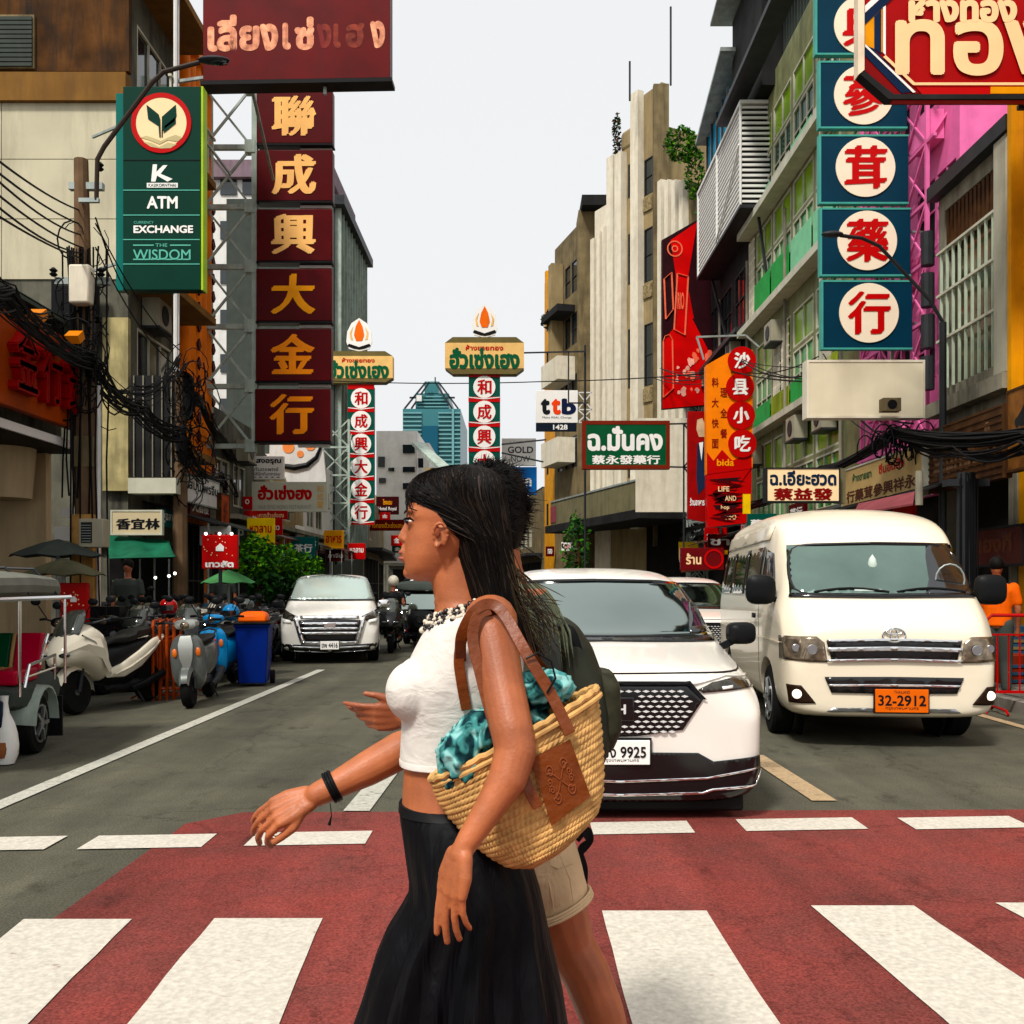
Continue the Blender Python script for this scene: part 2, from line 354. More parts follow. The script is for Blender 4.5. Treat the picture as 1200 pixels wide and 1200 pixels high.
# ================================================================== buildings
PC = {}
def window_part(t, x0, x1, z0, z1, fr, pane, nv=1, nh=1, y=.0, bar=.05, sill=None, name='window'):
    w_, h_ = x1-x0, z1-z0; key = (round(w_,2), round(h_,2), fr.name, pane.name, nv, nh)
    if key not in PC:
        b = MB(); d = .05
        b.box(0,bar,0,d,0,h_); b.box(w_-bar,w_,0,d,0,h_); b.box(bar,w_-bar,0,d,0,bar); b.box(bar,w_-bar,0,d,h_-bar,h_)
        for i in range(1, nv+1):
            x = w_*i/(nv+1); b.box(x-bar*.35,x+bar*.35,.004,d-.004,bar,h_-bar)
        for i in range(1, nh+1):
            z = h_*i/(nh+1); b.box(bar,w_-bar,.008,d-.008,z-bar*.35,z+bar*.35)
        p = MB().box(bar*.5,w_-bar*.5,d+.004,d+.02,bar*.5,h_-bar*.5)
        PC[key] = (b.me('window', fr), p.me('pane', pane))
    a, p = PC[key]
    o = link(name, a, t, (x0, y, z0)); link('pane', p, o)
    if sill: MB().box(-.06,w_+.06,-y-.10,-y+.02,-.09,0).build('sill', sill, o)
    return o
def bld(label, A, B, H, depth, mt, wins=(), z0=0, rev=.2, name='shop_building', cat='building', slabs=(), slabmat=None, parapet=0, group=None):
    A = Vector((A[0],A[1],0)); B = Vector((B[0],B[1],0)); L = (B-A).length; rz = math.atan2(B.y-A.y, B.x-A.x)
    t = T(name, label, cat, A, rz, group)
    holes = [w_[:4] for w_ in wins]
    xs = sorted({0,L}|{round(max(0,min(L,h[i])),3) for h in holes for i in (0,1)}); zs = sorted({z0,H}|{round(max(z0,min(H,h[i])),3) for h in holes for i in (2,3)})
    b = MB()
    for i in range(len(xs)-1):
        for j in range(len(zs)-1):
            cx, cz = (xs[i]+xs[i+1])/2, (zs[j]+zs[j+1])/2
            if xs[i+1]-xs[i] < 1e-4 or zs[j+1]-zs[j] < 1e-4: continue
            if any(h[0] < cx < h[1] and h[2] < cz < h[3] for h in holes): continue
            b.add([(xs[i],0,zs[j]),(xs[i+1],0,zs[j]),(xs[i+1],0,zs[j+1]),(xs[i],0,zs[j+1])], [(0,1,2,3)])
    for h in holes:
        a, c, d, e = h; b.add([(a,0,d),(c,0,d),(c,0,e),(a,0,e),(a,rev,d),(c,rev,d),(c,rev,e),(a,rev,e)], [(0,1,5,4),(3,7,6,2),(0,4,7,3),(1,2,6,5)])
        b.add([(a,rev,d),(c,rev,d),(c,rev,e),(a,rev,e)], [(0,1,2,3)])
    b.add([(0,0,z0),(0,depth,z0),(0,depth,H),(0,0,H)], [(0,1,2,3)]); b.add([(L,0,z0),(L,depth,z0),(L,depth,H),(L,0,H)], [(0,1,2,3)])
    b.add([(0,depth,z0),(L,depth,z0),(L,depth,H),(0,depth,H)], [(0,1,2,3)]); b.add([(0,0,H),(L,0,H),(L,depth,H),(0,depth,H)], [(0,1,2,3)])
    b.add([(0,0,z0),(L,0,z0),(L,depth,z0),(0,depth,z0)], [(0,1,2,3)])
    me = bpy.data.meshes.new('wall'); me.from_pydata(b.v, [], b.f); me.materials.append(mt); link('wall', me, t)
    for w_ in wins:
        if len(w_) > 4: window_part(t, *w_[:4], *w_[4:])
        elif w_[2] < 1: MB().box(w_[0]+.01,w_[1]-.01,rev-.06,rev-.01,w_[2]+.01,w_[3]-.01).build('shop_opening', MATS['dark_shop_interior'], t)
    for z, pr, th in slabs:
        MB().box(-.01,L+.01,-pr,.0-.002,z,z+th).build('floor_slab', slabmat or mt, t)
    return t
def wpx(A, B, x0, y0, x1, y1):
    f = fplane(A, B); a, za = f(x0, (y0+y1)/2); c, zc = f(x1, (y0+y1)/2); m_ = (x0+x1)/2
    return (min(a,c), max(a,c), f(m_, y1)[1], f(m_, y0)[1])
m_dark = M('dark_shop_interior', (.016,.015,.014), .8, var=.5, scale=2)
m_beige = M('beige_plaster', (.47,.37,.24), .8, var=.1, scale=1.2, streak=.35, dark=(.2,.14,.08))
m_stain = M('black_stained_concrete', (.13,.06,.025), .85, var=.6, scale=1.6, streak=.98, dark=(.016,.014,.012), bump=.2)
m_tan = M('tan_plaster', (.27,.145,.055), .8, var=.2, scale=1.5, streak=.6, dark=(.10,.05,.02))
m_panel = M('cream_cladding', (.52,.48,.36), .6, var=.12, scale=.8, streak=.35, dark=(.25,.22,.15))
m_dirt = M('grimy_grey_plaster', (.17,.165,.13), .85, var=.3, scale=2, streak=.85, dark=(.02,.02,.017), bump=.2)
m_orange = M('orange_paint', (.72,.21,.025), .55, var=.15, scale=2, streak=.35, dark=(.32,.06,.01))
m_dgrey = M('dark_grey_green_wall', (.085,.10,.088), .7, var=.15, streak=.4, dark=(.03,.035,.03))
m_wwall = M('white_plaster', (.66,.65,.62), .7, var=.06, streak=.25, dark=(.3,.3,.27))
m_conc = M('grey_concrete', (.30,.28,.22), .85, var=.2, streak=.7, dark=(.06,.055,.04), bump=.2)
m_deco = M('ochre_plaster', (.35,.275,.16), .8, var=.15, scale=1, streak=.55, dark=(.13,.10,.06))
m_dtile = M('brown_tile_wall', (.24,.19,.11), .75, var=.3, scale=1.5, streak=.6, dark=(.04,.03,.02))
m_cream = MATS['cream_lettering']; m_fin = M('ivory_fin_paint', (.68,.63,.52), .65, var=.08, streak=.4, dark=(.33,.27,.18))
m_pink = M('pink_paint', (.72,.20,.40), .6, var=.12, streak=.35, dark=(.36,.05,.17))
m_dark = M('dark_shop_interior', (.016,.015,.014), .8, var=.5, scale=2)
m_dwall = M('blackened_wall', (.035,.035,.035), .8, var=.4, scale=1.5, streak=.5, dark=(.01,.01,.01))
m_lime = M('yellow_green_panel', (.30,.36,.06), .6, var=.2, streak=.3, dark=(.10,.12,.03))
m_teal = M('pale_green_panel', (.22,.50,.30), .5, var=.15)
m_gpan = M('bright_green_panel', (.02,.36,.08), .5, var=.2, streak=.3, dark=(.01,.12,.03))
m_wood = M('dark_carved_wood', (.10,.045,.02), .6, var=.4, scale=5)
m_fr = M('cream_window_frame', (.50,.49,.40), .6, var=.1, streak=.3, dark=(.2,.2,.15))
def boxat(t, name, x0, y0, x1, y1, Y, d, mt, **k):      # world-placed block given by its front rectangle
    a = at(x0, y1, Y); b = at(x1, y0, Y)
    return MB().box(a.x, b.x, Y, Y+d, a.z, b.z).build(name, mt, t, **k)
G = lambda x0, x1, h=3.0: (x0, x1, .15, h, m_dsteel, m_dark, 3, 1)
# ---- left 1: near shop with orange fascia
t1 = T('corner_shop', 'beige shop at the left edge with an orange-red fascia of raised characters', 'building', (0,0,0))
MB().box(-16,-7.0,4,15.1,3.65,5.55).build('wall', m_dirt, t1)
MB().box(-16,-7.25,15.12,15.3,0,3.64).build('party_wall', m_beige, t1)
MB().box(-16,-6.75,4,15.25,3.50,3.642).build('canopy', M('dark_canopy',(.05,.035,.025),.7,streak=.4), t1)
MB().box(-6.745,-6.70,4,15.26,3.52,3.64).build('canopy_edge', m_white, t1)
MB().cyl((-7.6,14.6,2.75),(-7.6,14.6,3.498),.36,.42,n=24).build('column_head', m_beige, t1, smooth=True)
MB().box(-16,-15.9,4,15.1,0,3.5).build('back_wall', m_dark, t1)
b = MB()
for i in range(34): b.bar((-7.0+.02,4.2+i*.33,5.50),(-6.62,4.2+i*.33,5.32),.03)
b.bar((-6.6,4.2,5.3),(-6.6,15.2,5.3),.05); b.box(-7,-6.6,4.1,15.3,5.36,5.37)
b.build('tin_roof_edge', M('weathered_tin',(.10,.13,.11),.6,var=.3,streak=.6), t1)
for px0, py0, px1, py1 in ((71,595,85,606),(64,617,86,633)):
    boxat(t1,'meter_box',px0,py0,px1,py1,15.0,.1,m_white)
m_or_s = M('orange_red_fascia', (.42,.085,.02), .45, var=.2, scale=1.5, streak=.3, dark=(.15,.02,.01))
m_rchar = M('crimson_relief_paint', (.40,.02,.018), .5, var=.2)
c0 = (-6.62, 13.2, 4.42)
fs = sign('orange-red fascia with crimson raised Chinese characters on the near left shop', c0, 3.6, 1.28, .14, PI/2, m_or_s, m_dark, [], group=None, name='fascia_sign')
for i, ch in enumerate('金行銀'[:3]):
    V, Fc = glyph(ch); b = MB()
    xs_ = [v[0] for v in V]; cx_ = (min(xs_)+max(xs_))/2
    base = (-.28, .42, 1.17)[i]
    for dx, dz in ((-.03,0),(.03,0),(0,.03),(0,-.03)):
        o = len(b.v)
        for yy in (-.20-abs(dx)*.1, -.07): b.v += [((x-cx_+dx)*.62+base, yy, (z-.37+dz)*.95) for x, z in V]
        n = len(V)
        from collections import Counter
        ec = Counter(frozenset((f[k], f[(k+1) % len(f)])) for f in Fc for k in range(len(f)))
        for f in Fc:
            b.f.append(tuple(o+a for a in f)); b.mi.append(0)
            for k in range(len(f)):
                p, q = f[k], f[(k+1) % len(f)]
                if ec[frozenset((p, q))] == 1: b.f.append((o+p, o+q, o+q+n, o+p+n)); b.mi.append(0)
    b.build('relief_character', m_rchar, fs)
for i, yy in enumerate((12.9,14.0)):
    k = MB(); k.box(-.1,.1,-.1,.1,-.06,.06, Matrix.Rotation(-.6,4,'Y')); o = k.build('spotlight', M('orange_lamp_box',(.62,.22,.05),.4), fs); o.location = (yy-13.2, -.32, .58)
# ---- left 2: stained side wall and its street facade
A, B = (-8, 20.2), (-8, 23.2)
f2 = fplane(A, B)
wins = [(.5,2.6,z,z+1.9,m_fr,m_glass,2,0) for z in (5.0,8.2,11.4)]
t2 = bld('tall stained building with cream cladding panels on its side wall', A, B, 15.8, 16, m_dirt, wins, slabs=[(z,.9,.16) for z in (4.3,7.6,10.8,14)], slabmat=m_tan)
for z in (11.0,):
    r = MB()
    for i in range(9): r.box(.05+i*.35,.09+i*.35,-.88,-.84,z,z+.95)
    r.box(0,3,-.9,-.83,z+.95,z+1.0); r.build('railing', m_fr, t2)
b = MB(); b.cyl((.12,-.95,3),(.12,-.95,15.7),.05,n=8); b.cyl((.32,-.93,3),(.32,-.93,15.7),.03,n=8); b.build('drain_pipe', m_wwall, t2, smooth=True)
t2w = T('side_wall_cladding', 'weathered side wall with cream panels, tan band and black-stained top', 'wall', (0,0,0))
for i, (ya, yb) in enumerate(((118,186),(187,256),(257,327))):
    boxat(t2w,'cladding_panel',-90,ya,1.2,yb,20.02,.17,m_panel); boxat(t2w,'cladding_panel',2.2,ya,136,yb,20.02,.17,m_panel)
boxat(t2w,'concrete_band',-100,84,147,117.3,19.9,.29,m_tan)
boxat(t2w,'stained_wall',-100,-60,151,83.3,20.04,.15,m_stain)
boxat(t2w,'louvre_window_box',-20,17,40,80,19.98,.055,m_dtile)
for i in range(11): boxat(t2w,'louvre_slat',-18,19+i*5.4,37,23+i*5.4,19.94,.035,m_dgrey)
boxat(t2w,'lower_wall',-100,327.8,150,640,20.05,.14,m_dirt)
boxat(t2w,'beige_pier',120,372,150,575,19.9,.14,M('mouldy_beige',(.42,.36,.2),.85,var=.3,scale=3,streak=.6,dark=(.1,.09,.05)))
boxat(t2w,'dark_board',60,327,112,400,19.6,.2,m_black)
# street-level soi shop (faces the camera) with green awning
t2s = T('herb_shop_front', 'small dark shop front under a green awning behind the scooters', 'shop front', (0,0,0))
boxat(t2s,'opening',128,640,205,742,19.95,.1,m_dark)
boxat(t2s,'lintel',150,560,206,578,19.6,.4,m_fr)
boxat(t2s,'upper_glazing',153,440,205,559,19.9,.1,m_dwall)
for k in range(5): boxat(t2s,'glazing_bar',156+k*11,440,157.2+k*11,559,19.86,.035,m_conc)
for k in range(4): boxat(t2s,'door_post',146+k*17,655,147.2+k*17,742,19.85,.05,m_steel)
boxat(t2s,'pale_door',132,680,150,730,19.8,.08,M('mottled_green_door',(.20,.27,.14),.6,var=.5,scale=9))
b = MB(); P = [at(126,628,19.8),at(198,634,19.8),at(206,653,18.6),at(128,655,18.4)]
vs = []; nx, ny = 14, 5
for j in range(ny+1):
    for i in range(nx+1):
        u, v = i/nx, j/ny; p = P[0].lerp(P[1],u).lerp(P[3].lerp(P[2],u),v); p.z -= .10*math.sin(PI*v)*(1+.5*math.sin(u*11)); vs.append(p)
b.add(vs, [(j*(nx+1)+i,j*(nx+1)+i+1,(j+1)*(nx+1)+i+1,(j+1)*(nx+1)+i) for j in range(ny) for i in range(nx)])
o = b.build('awning', M('green_tarpaulin',(.03,.16,.09),.6,var=.3), t2s, smooth=True); md = o.modifiers.new('s','SOLIDIFY'); md.thickness = .02
# ---- left 3: orange ribbed building
A, B = (-8, 23.25), (-8, 25.4)
t3 = bld('narrow orange building with fluted columns behind the green bank sign', A, B, 14.9, 10, m_orange, [G(.3,1.9)])
rb = MB()
rb.cyl((0,0,3.6),(0,0,14.6),.17,n=14); rm = rb.me('fluted_column', m_orange, True)
for i in range(5): link('fluted_column', rm, t3, (.25+i*.41, -.02, 0))
m_orn = M('maroon_ornament',(.10,.01,.01),.6)
om = MB().prism([(0,-.14),(.13,0),(0,.16),(-.13,0)], 0, .05).me('ornament', m_orn)
for i in range(16): link('ornament', om, t3, (.8, -.25, 4.2+i*.45)); link('ornament', om, t3, (2.1, -.2, 4.2+i*.45+.2))
MB().box(-.1,2.25,-.3,.0,14.3,14.95).build('cornice', m_orange, t3)
# ---- left low row
m_ltan = M('ochre_shop_plaster',(.40,.31,.18),.8,var=.15,streak=.5,dark=(.12,.08,.05))
for i, (ya, yb, H, mt, lb) in enumerate(((25.45,31.2,6.2,m_dirt,'low grey shop past the orange columns on the left'),(31.25,36.8,5.2,m_ltan,'low ochre shop halfway down the left pavement'),(36.85,42.8,6.4,m_wwall,'low white shop just before the grey-green tower'))):
    bld(lb, (-8,ya), (-8,yb), H, 8, mt, [G(.3,yb-ya-.3),(.6,1.9,3.7,4.9,m_fr,m_glass,1,0),(2.3,3.5,3.7,4.9,m_fr,m_glass,1,0)], slabs=[(3.2,.8,.12)], slabmat=m_conc)
# ---- left 4: grey-green gridded tower
A, B = (-8, 43), (-8, 51.2)
t4 = bld('tall grey-green gridded office tower behind the maroon vertical signs', A, B, 18.4, 4.7, m_dgrey, [(.3,7.9,3.4,18.1)], rev=.3)
m_gp = M('grey_green_pane',(.20,.27,.18),.25,var=.4,scale=.9,spec=.5)
pm = MB().box(0,.70,0,.02,0,.84).me('pane', m_gp)
for i in range(10):
    for j in range(16): link('pane', pm, t4, (.34+i*.755, .12, 3.45+j*.915))
fm = MB().box(0,.06,-.28,.2,3.4,18.35).me('mullion', m_gsteel)
for i in range(11): link('mullion', fm, t4, (.28+i*.755, 0, 0))
hm = MB().box(.3,7.9,-.06,.12,0,.05).me('transom', m_dgrey)
for j in range(17): link('transom', hm, t4, (0, 0, 3.36+j*.915))
MB().box(-.2,8.4,-.5,-.004,18.1,18.5).build('cornice', m_dsteel, t4)
# ---- white building with purple band, far behind the truss
t5 = T('apartment_block', 'white far block with a mauve roof band seen through the steel truss', 'building', (0,0,0))
boxat(t5,'wall',236,205,385,640,60,8,m_wwall)
boxat(t5,'roof_band',232,187,388,207,59.5,9,M('mauve_roof',(.26,.19,.22),.7,streak=.3))
wm = MB().box(0,1.0,0,.12,0,1.1).me('window', m_glass)
for r in range(7):
    for c in range(5):
        p = at(258+c*26, 228+r*52, 59.9); link('window', wm, t5, p)
# ---- far white building + teal skyscraper
t6 = T('apartment_block', 'plain white block with square dark windows below the teal skyscraper', 'building', (0,0,0))
boxat(t6,'wall',441,505,489,660,75,10,m_wwall)
boxat(t6,'wing_wall',489.5,519,503,660,76,9,m_wwall)
for x0,y0,x1,y1 in ((472,521,486,531),(443,535,451,547),(472,547,486,553),(489.8,537,496,548),(455,548,462,552),(490,557,497,562),(444,560,452,566),(472,566,486,573),(492,575,499,582)):
    boxat(t6,'window',x0,y0,x1,y1,74.85,.14,m_glass)
b = MB(); p1, p2 = at(489,520,74), at(524,552,60); b.bar(p1,p2,.8,.25); b.build('sloping_roof', m_gsteel, t6)
boxat(t6,'lean_to',498,548,522,640,66,6,m_ltan)
YB = 420
t7 = T('skyscraper', 'teal glass skyscraper with stepped crown on the horizon', 'tower', (0,0,0))
m_sk = M('teal_tower_glass',(.085,.23,.25),.3,var=.12,scale=.05); m_sk2 = M('teal_tower_band',(.19,.36,.37),.4,var=.1,scale=.05); m_sk3 = M('blue_tower_glass',(.03,.13,.20),.3,var=0)
for nm,x0,y0,x1,y1,d in (('shaft',472,479,539.5,690,60),('shoulder',487,461,526,480,45),('crown',497.5,447,514,462,30)):
    boxat(t7,nm,x0,y0,x1,y1,YB+ (0 if nm=='shaft' else 8),d,m_sk)
boxat(t7,'central_bay',495,499,513,690,YB-2,1.9,m_sk3)
for i in range(22): boxat(t7,'floor_band',472,483+i*5,494,484.6+i*5,YB-1,.9,m_sk2); boxat(t7,'floor_band',513.6,483+i*5,539.5,484.6+i*5,YB-1,.9,m_sk2)
for i in range(4): boxat(t7,'floor_band',487,464+i*4,526,465.3+i*4,YB+6,1.5,m_sk2)
boxat(t7,'corner_pier',529.5,479,532,690,YB-1.5,1,m_sk2)
boxat(t7,'logo_plate',488,463,494,470,YB+4,1.8,m_wwall)
b = MB()
for a_,c_ in (((499,448),(474,479)),((503,448),(482,479)),((510,448),(530,479)),((514,448),(537,479)),((480,466),(487,466)),((526,466),(533,466))): b.bar(at(*a_,YB+5),at(*c_,YB+5),.7)
b.build('roof_frame', m_dsteel, t7)
MB().cyl(at(510,448,YB),at(510,442,YB),.3,n=6).build('antenna', m_dsteel, t7)
# ---- right 1: orange pier building at the right edge
def rb_(label, A, B, H, depth, mt, wins=(), **k): return bld(label, A, B, H, depth, mt, wins, **k)   # A is the far end on the right side
m_or2 = M('amber_paint',(.62,.30,.05),.6,var=.15,streak=.4,dark=(.35,.12,.02))
r1 = rb_('amber painted shop building at the right edge', (7.6,14.85), (7.6,9.0), 9.6, 9, m_or2, [(.5,5.5,.15,3.0)])
fm = MB().box(0,.12,-.18,0,3.6,9.6).me('pilaster', m_or2)
for i in range(6): link('pilaster', fm, r1, (.02+i*1.1,0,0))
# ---- right 2: concrete bay with barred glazing
A, B = (7.6,17.65), (7.6,14.9)
r2 = rb_('concrete bay with tall barred windows above the carved wooden signs', A, B, 8.7, 9, m_conc, [(.25,2.3,4.95,8.1),(.2,2.5,.15,3.2)], rev=.35)
bm_ = MB().box(0,.035,-.12,-.08,4.9,7.3).me('window_bar', M('verdigris_bar',(.40,.46,.36),.5,var=.2))
for i in range(9): link('window_bar', bm_, r2, (.32+i*.235,0,0))
pn = MB().box(0,.48,.12,.14,4.97,8.08).me('pane', M('brown_olive_glass',(.13,.12,.07),.15,var=.6,scale=1.3,spec=.7))
for i in range(4): link('pane', pn, r2, (.27+i*.51,0,0))
sm = MB().box(0,.09,-.06,.0,7.35,8.1).me('timber_slat', m_wood)
for i in range(14): link('timber_slat', sm, r2, (.27+i*.146,0.08,0))
for z in (5.75,6.55,7.3): MB().box(.2,2.35,-.14,-.05,z,z+.045).build('crossbar', m_fr, r2)
MB().box(2.32,2.75,-.16,0-.003,4.7,8.35).build('concrete_pier', M('pale_concrete',(.42,.40,.32),.8,var=.12,streak=.4,dark=(.18,.16,.12)), r2, bevel=.03)
MB().box(-.05,2.8,-.2,0-.003,8.36,8.6).build('roof_slab', m_dsteel, r2)
MB().box(-.05,2.8,-.25,0-.003,4.45,4.69).build('sill_slab', m_conc, r2)
for i in range(4): MB().cyl((-.12,-.15,5+i*.75),(-.12,-.15,5.6+i*.75),.12,n=10).build('insulator', m_dsteel, r2)
# ---- right 3: pink building with its pink steel frame
A, B = (8.0,22.5), (8.0,17.7)
wp = [(x,x+.9,z,z+1.3,m_pink,m_dwall,1,1) for x in (.5,1.7,2.9,4.1-.3) for z in (5.4,8.0,10.6)]
r3 = rb_('bright pink building with a pink steel sign frame', A, B, 13.2, 9, m_pink, wp+[(.3,4.5,.15,3.2)])
b = MB()
for i in range(4):
    x = .8+i*1.15
    b.bar((x,-.36,3.8),(x,-.36,13),.07)
    for j in range(8):
        z = 4.2+j*1.1; b.bar((x,-.36,z),(x,0,z+.55),.04)
        if i < 3: b.bar((x,-.36,z),(x+1.15,-.36,z+1.1),.045); b.bar((x+1.15,-.36,z),(x,-.36,z+1.1),.03)
for j in range(9): b.bar((.6,-.36,4.2+j*1.1),(4.6,-.36,4.2+j*1.1),.06)
b.build('steel_frame', m_pink, r3)
for i in range(3): 
    bx = MB().box(0,.8,-.34,-.02,0,.55).build('balcony_box', m_pink, r3); bx.location = (1.0+i*1.2, 0, 5.0+i*2.4)
# ---- right 4: green glazed building
A, B = (7.6,31.8), (7.6,22.55)
f = lambda *p: wpx(A, B, *p)
wins = []
for z, mat_a, mat_b in ((13.0,m_dgrey,m_dgrey),(9.95,m_ggl,m_tgl),(6.4,m_ggl,m_ggl),(3.25,m_ggl,m_ggl)):
    for i in range(4):
        x = .75+i*2.05; 
        wins.append((x,x+1.85,z+1.55,z+2.55,m_fr,M('lime_glass',(.22,.36,.05),.2,var=.35,scale=1),1,0))
        wins.append((x,x+1.85,z+.1,z+1.45,m_fr,m_ggl if z < 12 else M('deep_green_glass',(.008,.09,.05),.15,var=.4),2,1))
r4 = rb_('green glazed shop block left of the blue round-character signs', A, B, 16.6, 9, M('olive_plaster',(.26,.27,.15),.7,var=.2,streak=.6,dark=(.07,.08,.04)), wins+[(.5,8.7,.15,3.0)], rev=.07, slabs=[(3.05,.5,.14),(12.6,.45,.22),(9.45,.45,.2),(6.05,.4,.18)], slabmat=m_fr)
for i in range(4):
    x = .75+i*2.05
    MB().box(x,x+1.85,-.05,.0-.003,9.66,10.04).build('spandrel_panel', m_gpan if i in (1,0) else m_teal, r4)
    MB().box(x,x+1.85,-.07,-.052,9.70,10.9).build('spandrel_glass', m_gpan if i < 2 else m_teal, r4)
    MB().box(x,x+1.85,-.07,-.052,6.2,7.0).build('spandrel_glass', m_lime if i%2 else m_gpan, r4)
    MB().box(x,x+1.85,-.07,-.052,12.85,13.5).build('spandrel_panel', m_fr if i%2 else m_teal, r4)
lat = MB()
for i in range(9):
    lat.box(0,.72,0,.02,i*.3,i*.3+.05); lat.box(i*.085,i*.085+.03,-.01,-.001+.0,0,2.5)
lm = lat.me('lattice_screen', m_fin)
for x in (3.0,3.9,7.6): link('lattice_screen', lm, r4, (x,-.06,6.3))
link('lattice_screen', lm, r4, (.02,-.06,10.0))
MB().box(-.2,9.3,-1.1,-.5,16.4,16.55).build('roof_edge', m_dsteel, r4)
MB().box(2.2,9.25,.3,6,16.6,19.6).build('rooftop_shed', m_dwall, r4)
sm = MB().box(0,.06,.2,.28,16.6,19.4).me('cladding_rib', m_dgrey)
for i in range(24): link('cladding_rib', sm, r4, (2.3+i*.28,0,0))
b = MB(); b.box(2.0,9.3,-.6,6.2,19.6,19.7); b.build('shed_roof', m_steel, r4)
MB().box(1.1,1.6,-.2,.3,19.2,19.6).build('floodlight', m_dsteel, r4); MB().bar((1.4,0,19.3),(2.5,.2,17.2),.06).build('floodlight_arm', m_dsteel, r4)
# ---- right 5: blackened steel-framed building with louvred balcony
A, B = (7.6,42.6), (7.6,31.85)
r5 = rb_('blackened building with a white louvred balcony box', A, B, 15.5, 9, m_dwall, [(1+i*2.5,3+i*2.5,z,z+1.9,m_dsteel,m_glass,2,1) for i in range(4) for z in (4.2,7.2,10.2)]+[(.5,10,.15,3.0)], slabs=[(z,.5,.15) for z in (3.4,6.6,9.7)], slabmat=m_dsteel)
lb = T('louvre_balcony', 'overhanging balcony box with white horizontal louvres', 'balcony', (6.8,36.6,0), -PI/2)
z0, z1 = 12.95, 16.0; LL = 6.9
MB().box(.03,LL-.03,.05,.95,z0+.02,z1-.02).build('inner_box', m_dwall, lb)
sm = MB().box(0,3.35,0,.05,0,.07).me('louvre', m_white); s2 = MB().box(0,.05,0,.95,0,.07).me('louvre', m_white)
for i in range(19):
    link('louvre', sm, lb, (.05,-.01,z0+.08+i*.158)); link('louvre', sm, lb, (3.5,-.01,z0+.08+i*.158)); link('louvre', s2, lb, (LL+.01,.02,z0+.08+i*.158))
pm = MB().box(0,.08,-.04,.02,z0,z1).me('post', m_white)
for x in (0,3.42,LL): link('post', pm, lb, (x,-.02,0))
link('post', pm, lb, (LL,.96,0))
MB().box(-.05,LL+.12,-.06,1.0,z1,z1+.10).build('top_rail', m_white, lb); MB().box(-.05,LL+.12,-.06,1.0,z0-.1,z0).build('bottom_rail', m_dsteel, lb)
MB().bar((3.5,-.06,z0+.1),(LL,-.06,z1-1.2),.05).build('brace', m_white, lb)
MB().bar((0,.5,z0-.1),(LL*.2,.9,z0-3.2),.08).build('strut', m_dsteel, lb); MB().bar((LL,.5,z0-.1),(LL,.9,z0-3),.08).build('strut', m_dsteel, lb)
bg_ = T('rooftop_lean_to', 'blue glazed rooftop lean-to above the louvred balcony', 'roof structure', (6.9,36.3,0), -PI/2)
MB().box(0,3.6,.2,1.6,16.2,18.0).build('glazing', M('blue_glass',(.02,.30,.50),.2,var=.3,scale=1), bg_)
fm = MB().box(0,.07,.12,.19,16.12,18.1).me('glazing_bar', m_dsteel)
for i in range(5): link('glazing_bar', fm, bg_, (i*.88,0,0))
MB().add([(-.4,-.2,17.9),(4.1,-.2,19.0),(4.1,1.8,19.0),(-.4,1.8,17.9),(-.4,-.2,18.03),(4.1,-.2,19.13),(4.1,1.8,19.13),(-.4,1.8,18.03)], [(0,1,2,3),(4,5,6,7),(0,1,5,4),(1,2,6,5),(2,3,7,6),(3,0,4,7)]).build('roof', m_steel, bg_)
MB().box(3.62,7.5,.3,3.5,16.15,20.2).build('dark_cabin', m_dwall, bg_)
b = MB(); b.add([(3.4,-.4,20.2),(7.9,-.4,21.0),(7.9,4,21.0),(3.4,4,20.2),(3.4,-.4,20.3),(7.9,-.4,21.1),(7.9,4,21.1),(3.4,4,20.3)], [(0,1,2,3),(4,5,6,7),(0,1,5,4),(1,2,6,5),(2,3,7,6),(3,0,4,7)]); b.build('cabin_roof', m_steel, bg_)
# lattice mast in the dark gap
def lattice(label, base, wdt, H, mt, step=.8, r=.05, z0=0, dpt=None, group=None, name='lattice_mast', cat='steel frame'):
    t = T(name, label, cat, base, 0, group); b = MB(); dpt = dpt or wdt; n = int((H-z0)/step)
    for x in (0,wdt):
        for y in (0,dpt): b.bar((x,y,z0),(x,y,H),r)
    b.build('upright', mt, t); b = MB()
    for j in range(n):
        z = z0+j*step
        for y in (0,dpt): b.bar((0,y,z),(wdt,y,z+step),r*.6); b.bar((wdt,y,z),(0,y,z+step),r*.6); b.bar((0,y,z),(wdt,y,z),r*.8)
        for x in (0,wdt): b.bar((x,0,z),(x,dpt,z+step),r*.5)
    b.build('cross_bracing', mt, t); return t
lattice('slim dark lattice mast in the gap beside the red phone-style banner', (6.9,39,0), .7, 14, m_steel, r=.06)
# ---- right 6: white finned building with roof plants
A, B = (6.7,45), (7.6,42.65)
r6 = rb_('white finned building with plants growing on its roof', A, B, 19.0, 6, m_dtile, [(.4,1.0,z,z+1.8,m_dsteel,m_glass,0,0) for z in (5,9,13)])
fm = MB().box(0,.34,-.3,-.003,5,19.9).me('vertical_fin', m_fin)
for i in range(4): link('vertical_fin', fm, r6, (.05+i*.64,0,-.25*i))
